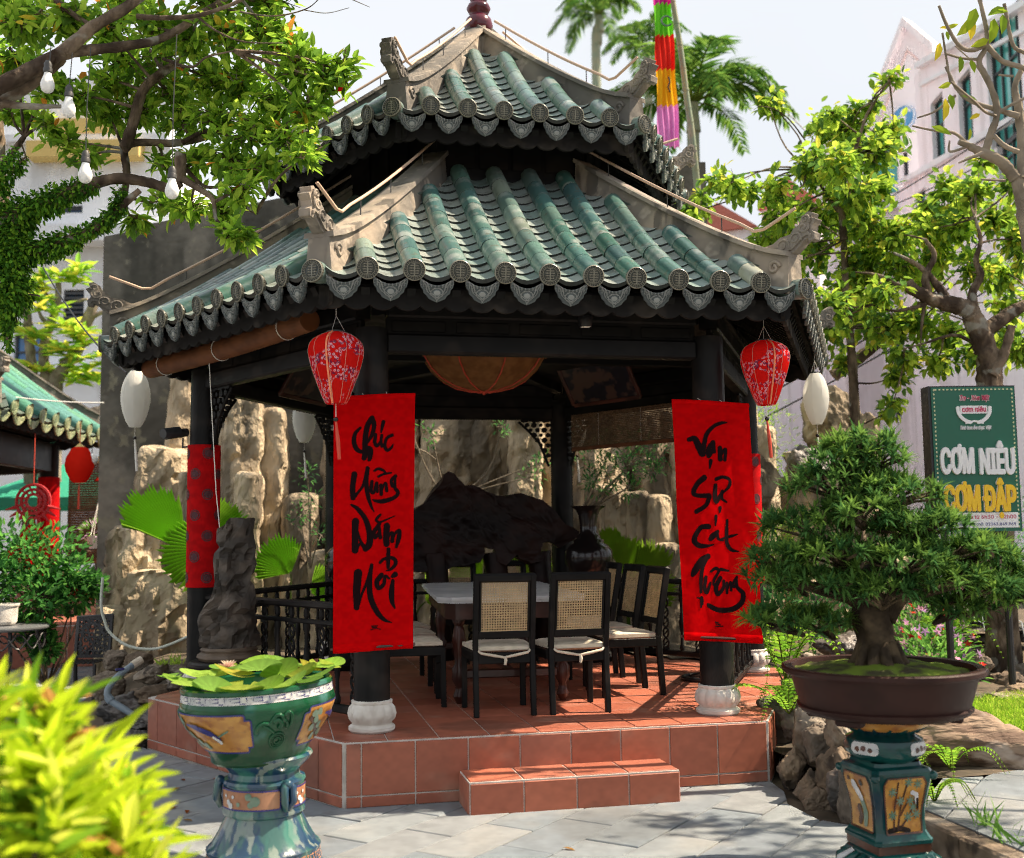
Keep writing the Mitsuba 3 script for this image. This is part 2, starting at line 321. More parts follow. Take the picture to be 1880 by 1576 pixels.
mat('gold_paint', prin(C(.62, .46, .16), .7))
mat('leaf', {'type': 'principledthin', 'base_color': {'type': 'mesh_attribute', 'name': 'vertex_color'}, 'roughness': .38, 'diff_trans': 0.95, 'eta': 1.45})
mat('petal', {'type': 'principledthin', 'base_color': {'type': 'mesh_attribute', 'name': 'vertex_color'}, 'roughness': .6, 'diff_trans': 0.8})
def _bark(p, n, uv):
    a = fbm(p.x*10, p.y*10, p.z*4, 5); b = fbm(p.x*40, p.y*40, p.z*20, 3)
    c = mix((.050, .034, .024), (.20, .15, .105), smoothstep(.33, .7, a)); c = mix(c, (.30, .29, .25), .7*smoothstep(.62, .72, fbm(p.x*7+3, p.y*7, p.z*7, 3))); return c*(.65+.7*b)
mat('bark', bump(prin(proc(_bark), .85, .25), lambda p, n, uv: -.05*dr.abs(fbm(p.x*26, p.y*26, p.z*8, 4)-.5), 2e-3))
mat('pale_bark', bump(prin(mottle((.30, .25, .19), (.17, .14, .105), 9, 4), .8, .25), lambda p, n, uv: .01*fbm(p.x*30, p.y*30, p.z*24, 3), 2e-3))
mat('dark_bark', bump(prin(mottle((.035, .024, .015), (.12, .085, .05), 14, 4, lo=.4, hi=.75), .8, .25), lambda p, n, uv: .03*fbm(p.x*26, p.y*26, p.z*9, 4), 2e-3))
mat('moss', bump(prin(mottle((.11, .16, .012), (.035, .03, .012), 13, 4), .95), lambda p, n, uv: .01*fbm(p.x*60, p.y*60, p.z*60, 3)))
mat('lawn', prin(mottle((.10, .17, .02), (.07, .13, .015), 9), .95))
mat('pot_brown', bump(prin(mottle((.022, .0085, .007), (.036, .014, .011), 6), .5, .2), lambda p, n, uv: .002*fbm(p.x*30, p.y*30, p.z*30, 3)))
mat('white_stone', bump(prin(mottle((.66, .63, .58), (.52, .48, .43), 9), .7), lambda p, n, uv: .003*fbm(p.x*40, p.y*40, p.z*40, 3)))
mat('black_iron', prin(C(.012, .012, .014), .38))
mat('black_glaze', prin(C(.012, .009, .009), .16))
mat('grey_pipe', prin(C(.20, .25, .29), .4))
mat('hose', prin(C(.55, .58, .50), .5))
mat('bulb_white', prin(C(.82, .82, .80), .25))
mat('bamboo', prin(mottle((.20, .26, .18), (.28, .28, .18), 6), .5))
mat('blind', prin(mottle((.16, .10, .055), (.09, .055, .03), 40), .7))
mat('blind_roll', prin(mottle((.17, .062, .023), (.11, .040, .016), 8), .65, .3))
mat('parasol_green', {'type': 'principledthin', 'base_color': C(.06, .36, .24), 'roughness': .7, 'diff_trans': .5})
mat('brick', bump(prin(mottle((.40, .22, .16), (.30, .15, .11), 8), .85), lambda p, n, uv: .004*fbm(p.x*40, p.y*40, p.z*40, 3)))
mat('roof_red', prin(C(.50, .16, .12), .8))
mat('water', {'type': 'dielectric', 'int_ior': 1.33, 'ext_ior': 1.0})
mat('wet_bed', prin(mottle((.05, .045, .035), (.02, .02, .016), 5), .12))
# ---------------------------------------------------------------- the pavilion
FZ = .3754                       # floor level
def hexp(R, a, z=0.0): return np.array([R*math.cos(math.radians(a)), R*math.sin(math.radians(a)), z])
ANG = [-120, -60, 0, 60, 120, 180]
pav = thing('pavilion', 'hexagonal two tiered garden pavilion with green glazed tile roofs and black columns', 'pavilion')
def hexplate(R, z0, z1, cx=0, cy=0):
    v = np.array([hexp(R, a, z) for z in (z0, z1) for a in ANG]) + [cx, cy, 0]
    f = [[0, i+1, i] for i in range(1, 5)] + [[6, 6+i, 7+i] for i in range(1, 5)]
    for i in range(6): j = (i+1) % 6; f += [[i, j, 6+j], [i, 6+j, 6+i]]
    return v, np.array(f)
RP = 2.575
put(pav + '__platform', hexplate(RP, -.05, FZ-.006), 'grout')
plat = pav + '__platform'
def slab(poly, z0, z1, bev=.004):
    """a flat tile from a convex polygon with a bevelled top edge"""
    P = np.asarray(poly, float); n = len(P); c = P.mean(0); d = P - c; L = np.linalg.norm(d, axis=1, keepdims=True)
    Q = P - d/L*bev*1.4
    v = np.vstack([np.c_[P, np.full(n, z0)], np.c_[P, np.full(n, z1-bev)], np.c_[Q, np.full(n, z1)]]); f = []
    for k in (0, n):
        for i in range(n): j = (i+1) % n; f += [[k+i, k+j, k+n+j], [k+i, k+n+j, k+n+i]]
    f += [[2*n, 2*n+i, 2*n+i+1] for i in range(1, n-1)]
    return v, np.array(f)
# floor tiles 30 cm, laid square to the front edge, cut to the hexagon
HEX = Polygon([tuple(hexp(RP-.012, a)[:2]) for a in ANG]); FH = math.cos(PI/6)*(RP-.012)
r_ = random.Random(3); tl = []
ny = 15; ts = .297; g = .006
rows = [(-FH+.03+i*ts) for i in range(-1, 16)]
for i, y in enumerate(rows):
    for j in range(-9, 9):
        q = sbox(j*ts+g/2+.15, y+g/2, (j+1)*ts-g/2+.15, y+ts-g/2).intersection(HEX)
        if q.area > 4e-4 and q.geom_type == 'Polygon':
            tl.append(np.array(q.exterior.coords)[:-1][::1 if q.exterior.is_ccw else -1])
for P in tl: part(plat, 'floor_tile', slab(P, FZ-.02, FZ), 'terracotta', uv=(r_.random(), r_.random()))
# risers: a full tile above a narrow strip, on every side
def wall_tile(p0, p1, z0, z1, out, th=.008, uv=None):
    """a tile standing on the line p0-p1 between z0 and z1, proud by th in direction out"""
    p0, p1, out = np.array([*p0, 0.]), np.array([*p1, 0.]), np.array([*out, 0.])
    c = (p0+p1)/2; c[2] = (z0+z1)/2; d = p1-p0; L = np.linalg.norm(d)
    return box(c + out*(th/2-.004), (L, th+.008, z1-z0), math.atan2(d[1], d[0]), .003)
for k in range(6):
    a, b = hexp(RP, ANG[k])[:2], hexp(RP, ANG[(k+1) % 6])[:2]; d = (b-a)/np.linalg.norm(b-a); o = np.array([d[1], -d[0]]); L = np.linalg.norm(b-a)
    cuts = [0.012, .10] + [.10+.306*i for i in range(1, 8)] + [L-.012] if k == 0 else [.012] + list(np.arange(.18, L-.1, .306)) + [L-.012]
    for i in range(len(cuts)-1):
        for z0, z1 in ((.012, .068), (.077, FZ-.014)):
            part(plat, 'riser_tile', wall_tile(a+d*(cuts[i]+.004), a+d*(cuts[i+1]-.004), z0, z1, o), 'terracotta', uv=(r_.random(), r_.random()))
# the step before the front side
st = pav + '__step'; SY0, SY1, SX0, SX1, SZ = -RP*.866-.008, -2.555, -.625, .585, .185
put(st, box(((SX0+SX1)/2, (SY0+SY1)/2, SZ/2-.03), (SX1-SX0, SY0-SY1, SZ+.05)), 'grout')
for i in range(4):
    w = (SX1-SX0)/4; x0, x1 = SX0+i*w+.004, SX0+(i+1)*w-.004
    part(st, 'tread_tile', slab([(x0, SY1+.012), (x1, SY1+.012), (x1, SY0-.004), (x0, SY0-.004)], SZ-.02, SZ+.001), 'terracotta', uv=(r_.random(), .5))
    part(st, 'riser_tile', wall_tile((x0, SY1), (x1, SY1), .006, SZ-.014, (0, -1)), 'terracotta', uv=(r_.random(), .5))
for x, o in ((SX0, (-1, 0)), (SX1, (1, 0))):
    part(st, 'riser_tile', wall_tile((x, SY1+.012), (x, SY0-.006), .006, SZ-.014, o), 'terracotta', uv=(r_.random(), .5))
# columns on lotus bases
RC = 2.2
for k, a in enumerate(ANG):
    c = hexp(RC, a)
    col = part(pav, 'column', lathe([(.108, FZ+.17), (.110, 1.2), (.106, 2.2), (.102, 2.80)], 28, c), 'dark_wood', smooth=True)
    base = lathe([(.0, FZ), (.125, FZ), (.138, FZ+.012), (.138, FZ+.03), (.118, FZ+.045), (.118, FZ+.052), (.135, FZ+.075), (.142, FZ+.105), (.134, FZ+.14), (.116, FZ+.162), (.122, FZ+.17), (.122, FZ+.182), (.10, FZ+.186)], 96, c,
                 lambda x, i: 1+(.10*abs(math.sin(6*x))**.7-.06 if 5 < i < 10 else 0))
    part(col, 'lotus_base', base, 'white_stone', smooth=40, label='carved white stone lotus base under the black column')
# beams, frieze and ceiling between the columns
for k in range(6):
    a, b = hexp(RC, ANG[k]), hexp(RC, ANG[(k+1) % 6]); u = (b-a)/np.linalg.norm(b-a); o = np.array([u[1], -u[0], 0])
    a2, b2 = a+u*.09, b-u*.09
    Z = lambda z: np.array([0, 0, z])
    part(pav, 'beam', obox(a2+Z(2.71), b2+Z(2.71), .10, .12, b=.012), 'dark_wood')
    part(pav, 'upper_beam', obox(a2+Z(2.93), b2+Z(2.93), .13, .12, b=.012), 'dark_wood')
    fr = part(pav, 'frieze', obox(a2+Z(2.82), b2+Z(2.82), .03, .10), 'dark_wood')
    for i in range(5):
        s, e = a2+(b2-a2)*((i+.08)/5), a2+(b2-a2)*((i+.92)/5)
        part(fr, 'panel', obox(s+Z(2.82)+o*.018, e+Z(2.82)+o*.018, .012, .07, b=.006), 'dark_wood')
    # carved brackets in the corners under the beam
    for p, s in ((a, 1), (b, -1)) if k else ():
        m = MB(); base_ = p + u*s*.10
        for i in range(9):
            for j in range(9):
                x, z = i*.035, j*.05
                if (x/.34)**1.0 + (z/.46)**1.0 < 1 and (i+j) % 2 == 0 or (i == 0 or j == 0) and x/.34+z/.46 < 1.05:
                    w = .018+.010*((i*7+j*3) % 3)/2
                    m.mesh(tube([base_+u*s*x+Z(2.65-z)-o*.012, base_+u*s*x+Z(2.65-z)+o*.012], [w, w], 7))
        m.mesh(tube([base_+u*s*.33+Z(2.63), base_+u*s*.24+Z(2.55), base_+u*s*.12+Z(2.42), base_+u*s*.03+Z(2.19)], .013, 6))
        part(pav, 'carved_bracket', m, 'dark_wood')
put(pav + '__ceiling', hexplate(2.30, 2.992, 3.012), 'dark_wood')
for k in range(6):
    part(pav, 'ceiling_beam', obox(hexp(.1, ANG[k], 2.95), hexp(2.1, ANG[k], 2.95), .09, .085), 'dark_wood')

# ---------------------------------------------------------------- tiled roofs
def relief_disc(r, th=.016):
    """round end tile: rim, meander ring and a long-life sign in relief; faces +x"""
    b = MB(); n = 28
    v, f = lathe([(0, 0), (r*.99, 0), (r, .004), (r, th), (r*.92, th+.005), (r*.86, th+.001), (r*.70, th+.001), (r*.66, th+.005), (r*.60, th+.001), (0, th+.001)], n); b.add(v, f)
    for i in range(20):
        a = i*2*PI/20; b.mesh(xf(box((r*.78, 0, th+.002), (.010 if i % 2 else .004, .006, .006)), rz=a))
    for x, y, w, h in [(0, 0, .8, .10), (0, .22, .7, .09), (0, -.22, .7, .09), (0, .42, .46, .09), (0, -.42, .46, .09), (-.28, .1, .08, .5), (.28, -.1, .08, .5), (0, 0, .09, .9), (-.42, -.2, .08, .4), (.42, .2, .08, .4)]:
        b.mesh(box((x*r*1.0, y*r*1.0, th+.002), (w*r*1.0, h*r, .006)))
    v, f = b.out(); return v[:, [2, 0, 1]], f
def drip_poly(w, h):
    s = [(-.5, .10), (-.5, -.16), (-.475, -.34), (-.41, -.44), (-.385, -.60), (-.30, -.70), (-.24, -.84), (-.12, -.93), (0, -1.0), (.12, -.93), (.24, -.84), (.30, -.70), (.385, -.60), (.41, -.44), (.475, -.34), (.5, -.16), (.5, .10)]
    top = [(x, .10-.34*(1-(2*x)**2)) for x in np.linspace(.5, -.5, 9)[1:-1]]
    return Polygon([(x*w, y*h) for x, y in s+top])
def drip_mesh(w, h):
    p = drip_poly(w, h); b = MB(); b.mesh(prism(p, .014))
    for o, t in ((.004, .004), (.013, .004), (.022, .0035)):
        q = p.buffer(-o).difference(p.buffer(-o-t))
        if not q.is_empty: b.mesh(xf(prism(q, .007), (0, -.009, 0)))
    b.mesh(xf(prism(Point(0, -.56*h).buffer(.15*w, 8), .010), (0, -.009, 0)))
    for s in (-1, 1):
        c = np.array([[s*.20*w+.05*w*math.cos(t)*(1-t/9), -.010, -.36*h+.11*h*math.sin(t)*(1-t/9)] for t in np.linspace(0, 7, 14)])
        b.mesh(tube(c, .0035, 5))
    v, f = b.out()          # outline in x, z; front towards -y  ->  front towards +x
    return np.c_[-v[:, 1], v[:, 0], v[:, 2]], f

def tiled_roof(root, R0, z0, R1, z1, nb, sp, c0=(0, 0), sag=.05, ridge_h=.135, fine=(0, 5, 1), seed=1, rt=.063, mats=('glaze', 'pan_glaze', 'bronze_glaze', 'disc_bronze'), orn=1.0, detail=True, lod=1, yaw=0.0):
    """a six sided tile roof between the eave (R0, z0) and the top (R1, z1); faces in 'fine' get single tiles, the rest go into one part"""
    rr = random.Random(seed); c3 = np.array([*c0, 0.0]); CA = math.cos(PI/6)
    deck = MB(); stuff = MB(); sv = []; stuffp = MB(); svp = []
    slope = math.hypot((R0-R1)*CA, z1-z0)
    A = lambda t: CA*(R0+(R1-R0)*t)
    Z = lambda t: z0+(z1-z0)*t-sag*4*t*(1-t)*(1.25-.5*t)
    def frame(k):
        a = math.radians(-90+60*k)+yaw; return np.array([-math.sin(a), math.cos(a), 0]), np.array([math.cos(a), math.sin(a), 0])
    def P(k, u, t, h=0.0):
        eu, ev = frame(k); dz = (Z(t+.01)-Z(t-.01)); da = A(t+.01)-A(t-.01); n = np.array([dz, -da])/math.hypot(dz, da)
        return c3 + eu*u + ev*(A(t)+h*n[0]) + np.array([0, 0, Z(t)+h*n[1]])
    disc, drip = relief_disc(rt*1.02), drip_mesh(sp*.74, .125)
    for k in range(6):
        eu, ev = frame(k); T_ = np.linspace(0, 1, 9)
        for h in (-.035, -.08):
            g = np.array([[P(k, s*A(t)*math.tan(PI/6), t, h) for s in (-1, 1)] for t in T_]).reshape(-1, 3)
            deck.add(g, [[2*i, 2*i+1, 2*i+3, 2*i+2] for i in range(8)])
        rows_b = [(i-(nb-1)/2)*sp for i in range(nb)]; rows_p = [(i-nb/2)*sp for i in range(nb+1)]
        hw = lambda t: A(t)*math.tan(PI/6)
        tmax = lambda u, m: min(1.0, max(0, (hw(0)-m-abs(u))/max(1e-6, hw(0)-hw(1))))
        nseg = max(2, round(slope/(.205*rt/.057)))
        wob = [rr.uniform(-.002, .002) for _ in range(40)]
        for iu, u in enumerate(rows_b):
            te = tmax(u, .10); n = max(1, round(nseg*te))
            base = rr.random()
            for j in range(n):
                t0, t1 = te*j/n-(.012 if j == 0 else 0), te*(j+1)/n+.006
                m = 3 if nseg < 6 else 2; ring = []
                for i, t in enumerate(np.linspace(t0, t1, m)):
                    r = rt*(1.012-.03*i/(m-1)); ph = np.linspace(-.35, PI+.35, 10)
                    ring.append([P(k, u+wob[j]+r*math.cos(x), t, .042*rt/.063+r*math.sin(x)) for x in ph])
                r = rt*.86; ring.insert(0, ring[0]); ring.insert(0, [P(k, u+wob[j]+r*math.cos(x), t0, .042*rt/.063+r*math.sin(x)) for x in ph])
                v = np.array(ring).reshape(-1, 3); f = []
                for i in [0]+list(range(2, m+1)):
                    q = i*10; f += [[q+x, q+x+1, q+11+x, q+10+x] for x in range(9)]
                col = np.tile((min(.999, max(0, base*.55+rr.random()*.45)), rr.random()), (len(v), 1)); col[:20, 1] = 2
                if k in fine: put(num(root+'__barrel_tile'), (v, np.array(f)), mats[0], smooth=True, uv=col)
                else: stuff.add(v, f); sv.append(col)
            p = P(k, u, -.014, .042*rt/.063)
            q = xf(disc, (0, 0, 0)); M = np.array([ev*.98-np.array([0, 0, .17]), eu, np.cross(ev, eu)]); M[2] = np.cross(M[0]/np.linalg.norm(M[0]), eu)
            v = q[0] @ np.array([M[0]/np.linalg.norm(M[0]), M[1], M[2]]) + p - np.array([0, 0, .004])
            (part(root, 'end_disc', (v, q[1]), mats[3], uv=disc[0][:, 1:]/(rt*1.02)) if k in fine else stuff.add(v, q[1]) and sv.append(np.tile((.4, .2), (len(v), 1))))
        npan = max(3, round(slope/(.125*rt/.057)))
        for u in rows_p:
            w = sp*.37; te = max(tmax(abs(u)-w*.6, .02), .06); n = max(1, round(npan*te))
            for j in range(n):
                t0, t1 = te*j/n-(.004 if j else .02), te*(j+1)/n+.02
                xs = np.linspace(-1, 1, 7); off = [(-.022+.040*x*x) for x in xs]
                jj = rr.uniform(-.003, .003)
                v = np.array([[P(k, u+x*w, t0, o-.004+jj) for x, o in zip(xs, off)], [P(k, u+x*w, t0, o+.021+jj) for x, o in zip(xs, off)], [P(k, u+x*w, t0, o+.021+jj) for x, o in zip(xs, off)], [P(k, u+x*w, t1, o+.003) for x, o in zip(xs, off)]]).reshape(-1, 3)
                f = [[q+x, q+x+1, q+8+x, q+7+x] for q in (0, 14) for x in range(6)]
                col = np.tile((rr.random(), rr.random()), (len(v), 1)); col[:14, 1] = 2  # marks the lip vertices, whose dark colour stands in for the gap shadow
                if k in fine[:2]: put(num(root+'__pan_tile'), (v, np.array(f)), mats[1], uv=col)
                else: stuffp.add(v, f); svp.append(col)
            p = P(k, u, -.024, -.012); v = drip[0] @ np.array([ev*.97-np.array([0, 0, .22]), eu, np.array([0, 0, 1])+ev*.2]) + p
            (part(root, 'drip_tile', (v, drip[1]), mats[2], uv=drip[0][:, 1:]/[sp*.74, .125]) if k in fine else stuffp.add(v, drip[1]) and svp.append(np.tile((.3, .2), (len(v), 1))))
        # scalloped fascia board under the tiles, and the soffit with rafters
        nsc = 2*nb; pts = []
        W = A(0)*math.tan(PI/6)-.02
        xs = np.linspace(-W, W, nsc*6+1); up = .0
        low = [-.155-.03*abs(math.sin(PI*(i/6)))**.7 for i in range(len(xs))]
        fp = Polygon(list(zip(xs, low)) + [(W, -.03), (-W, -.03)])
        v, f = prism(fp, .025); ctr = c3 + ev*(A(0)-.11) + np.array([0, 0, z0])
        part(root, 'fascia_board', (v @ np.array([eu, -ev, [0, 0, 1]]) + ctr, f), 'worn_timber')
        if detail:
            for i in range(nb*2+1):
                u = (i-nb)*sp*.5; t1 = min(.5, tmax(u, .08))
                if t1 > .05: part(root, 'rafter', obox(P(k, u, .02, -.105), P(k, u, t1, -.105), .05, .06), 'dark_wood')
    put(root + '__roof_deck', deck, 'worn_timber')
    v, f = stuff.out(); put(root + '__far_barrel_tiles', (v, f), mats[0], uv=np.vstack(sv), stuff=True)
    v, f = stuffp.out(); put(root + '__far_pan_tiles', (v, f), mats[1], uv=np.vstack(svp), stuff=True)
    # hip ridges with upturned carved ends and a light tube on small posts
    for k in range(6):
        a = math.radians(ANG[k])+yaw; er = np.array([math.cos(a), math.sin(a), 0]); et = np.array([-er[1], er[0], 0]); up = np.array([0, 0, 1.])
        ts_ = np.linspace(-.0, 1, 15); H = lambda t: c3 + er*(R0+(R1-R0)*t-.03) + up*(Z(t)+.03+.035*orn*max(0, 1-t*5)**2)
        hh = ridge_h
        def sweep(w0, w1, b0, b1):
            v = []
            for t in ts_: p = H(t); v += [p-et*w0+up*b0, p+et*w0+up*b0, p+et*w1+up*b1, p-et*w1+up*b1]
            f = [[0, 1, 2, 3], [len(v)-1, len(v)-2, len(v)-3, len(v)-4]]
            for i in range(len(ts_)-1):
                for j in range(4): q = i*4; f.append([q+j, q+4+j, q+4+(j+1) % 4, q+(j+1) % 4])
            return np.array(v), np.array(f)
        sc = .55+.45*orn
        rd = put(num(root+'__hip_ridge'), sweep(.085*sc, .065*sc, -.10, hh-.0), 'stucco', smooth=30)
        part(rd, 'coping', sweep(.095*sc, .09*sc, hh+.001, hh+.032), 'stucco', smooth=30)
        if detail:
            e = H(0)
            v, f = relief_disc(rt*1.05); tb = tube([e-er*.16-up*.05, e+er*.06-up*.07], [rt, rt], 16)
            part(rd, 'corner_tile', tb, 'glaze', uv=(.75, .4), smooth=50)
            part(rd, 'end_disc', (v @ np.array([er, et, up]) + e+er*.06-up*.07, f), mats[3], uv=v[:, 1:]/(rt*1.05))
            for s in (-1, 1):
                sp_ = np.array([e - er*(.10) + et*s*.075*sc + up*(.08) + (er*math.cos(q)+up*math.sin(q))*.042*(1-q/11) for q in np.linspace(0, 8, 20)])
                part(rd, 'scroll_knob', tube(sp_, .012, 6), 'stucco', smooth=True)
        # the carved fin: cloud-dragon outline in the plane of the ridge, carved scrolls on both cheeks
        pl = [(-.34, .0), (-.37, .06), (-.33, .075), (-.30, .05), (-.27, .09), (-.235, .095), (-.22, .06), (-.17, .10), (-.10, .115), (-.06, .155), (.0, .165), (.03, .21), (.08, .235), (.10, .29), (.155, .33), (.19, .315), (.175, .275), (.215, .255), (.18, .21), (.17, .165), (.20, .135), (.195, .085), (.16, .08), (.15, .11), (.115, .095), (.07, .05), (.02, .01), (-.06, -.01), (-.2, -.015)]
        orn *= .82; st_ = lambda x: x*1.55 if x < 0 else x
        pl = [(st_(x)*orn, z*orn*.85) for x, z in pl]
        poly = Polygon(pl).buffer(.008).buffer(-.004)
        m = MB(); m.mesh(prism(poly, .085*orn)); m.mesh(prism(poly.buffer(-.022*orn), .115*orn))
        for (x, z, r, d_) in [(-.27, .05, .030, 1), (-.15, .05, .045, 1), (-.04, .08, .05, 1), (.05, .12, .045, 1), (.12, .20, .04, -1), (.14, .27, .03, 1)]:
            for s in (-1, 1):
                q = np.array([[st_(x)*orn+r*1.15*orn*math.cos(t)*(1-t/10), s*.058*orn, z*.85*orn+d_*r*orn*math.sin(t)*(1-t/10)] for t in np.linspace(-.5, 7.5, 18)])
                m.mesh(tube(q, .010*orn, 5))
        v, f = m.out(); o = H(0) + up*(hh+.03)
        if detail or orn > .3: part(rd, 'carved_fin', (v @ np.array([er, et, up]) + o, f), 'stucco')
        orn /= .82
        if detail:
            lt = [H(t)+up*(hh+.135) for t in np.linspace(1 if R1 > .4 else .93, .22, 9)] + [H(.16)+up*(hh+.12), H(.12)+up*(hh+.15), H(.0)+up*(hh+.31)+er*.02]
            tb = part(rd, 'light_tube', tube(lt, .0105, 7), 'rope_tan', smooth=True)
            for t in (.3, .55, .85): part(tb, 'post', tube([H(t)+up*(hh+.02), H(t)+up*(hh+.13)], .004, 5), 'iron')
    return P, Z

tiled_roof(pav + '__lower_roof', 2.92, 3.00, 1.12, 4.10, 10, .262, seed=2)
tiled_roof(pav + '__upper_roof', 1.73, 4.38, .12, 5.50, 6, .25, c0=(-.045, 0), seed=5, ridge_h=.125)
# the drum between the roofs, and the finial on the peak
put(pav + '__drum', hexplate(1.10, 3.9, 4.62), 'dark_wood')
for k in range(6):
    a, b = hexp(1.10, ANG[k]), hexp(1.10, ANG[(k+1) % 6]); u = (b-a)/np.linalg.norm(b-a); o = np.array([u[1], -u[0], 0])
    for i in range(4):
        s, e = a+(b-a)*(.06+i*.225), a+(b-a)*(.06+i*.225+.20)
        part(pav + '__drum', 'lattice_panel', obox(s+Z(4.33)+o*.01, e+Z(4.33)+o*.01, .02, .30, b=.006), 'dark_wood')
fz = 5.47
part(pav, 'finial_seat', lathe([(0, fz-.12), (.17, fz-.12), (.17, fz+.10), (.13, fz+.14), (0, fz+.14)], 24, (-.045, 0, 0)), 'stucco', smooth=40)
part(pav, 'finial', lathe([(0, fz+.13), (.075, fz+.13), (.085, fz+.16), (.072, fz+.18), (.10, fz+.21), (.118, fz+.26), (.105, fz+.315), (.075, fz+.345), (.062, fz+.36), (.085, fz+.378), (.10, fz+.41), (.085, fz+.445), (.055, fz+.46), (.066, fz+.475), (.075, fz+.50), (.06, fz+.53), (.035, fz+.545), (.045, fz+.56), (.048, fz+.58), (.03, fz+.62), (.014, fz+.70), (0, fz+.76)], 32, (-.045, 0, 0)), 'purple_glaze', smooth=True)
# ---------------------------------------------------------------- the ground
struct('ground', (np.array([[-200, -200, -.02], [200, -200, -.02], [200, 300, -.02], [-200, 300, -.02.real]]), np.array([[0, 1, 2, 3]])), 'soil')
PAV = Polygon([(-9, -16), (1.35, -16), (1.42, -3.5), (1.05, -3.0), (1.25, -2.5), (1.3, -2.2), (-1.3, -2.2), (-2.6, 0), (-3.2, 1.6), (-3.6, 8.4), (-9, 8.4)])
v = np.array([[x, y, .0] for x, y in list(PAV.exterior.coords)[:-1]])
tri = trimesh.creation.triangulate_polygon(PAV, engine='earcut')
struct('pavement', (np.c_[tri[0], np.zeros(len(tri[0]))], np.asarray(tri[1])[:, ::-1]), 'joint')
def pave(key, area, size, ang, org, z, mat_, gap=.008, seed=1, th=.018, view=None, stuff_after=300):
    r2 = random.Random(seed); c, s = math.cos(ang), math.sin(ang); L, W = size; out = []
    for i in range(-70, 70):
        for j in range(-34, 34):
            off = (i % 2)*L*.5; q = sbox(j*L+off+gap/2, i*W+gap/2, (j+1)*L+off-gap/2, (i+1)*W-gap/2)
            q = affinity.affine_transform(q, [c, -s, s, c, *org])
            if not q.intersects(area): continue
            q = q.intersection(area)
            if q.geom_type != 'Polygon' or q.area < .002: continue
            out.append((q.centroid.distance(Point(-.8, -4)), np.array(q.exterior.coords)[:-1][::1 if q.exterior.is_ccw else -1]))
    out.sort(key=lambda x: x[0]); far = MB(); uvs = []
    for i, (_, P) in enumerate(out):
        dz = r2.uniform(-.002, .003); m = slab(P, z-th, z+dz, .004); uv = (r2.random(), r2.random())
        if i < stuff_after: part(key, 'slab', m, mat_, uv=uv)
        else: far.mesh(m); uvs.append(np.tile(uv, (len(m[0]), 1)))
    if not far.empty(): put(key + '__outer_slabs', far, mat_, uv=np.vstack(uvs), stuff=True)
pave('pavement', PAV, (.60, .30), PI/4, (.06, .02), .008, 'slate', stuff_after=260)
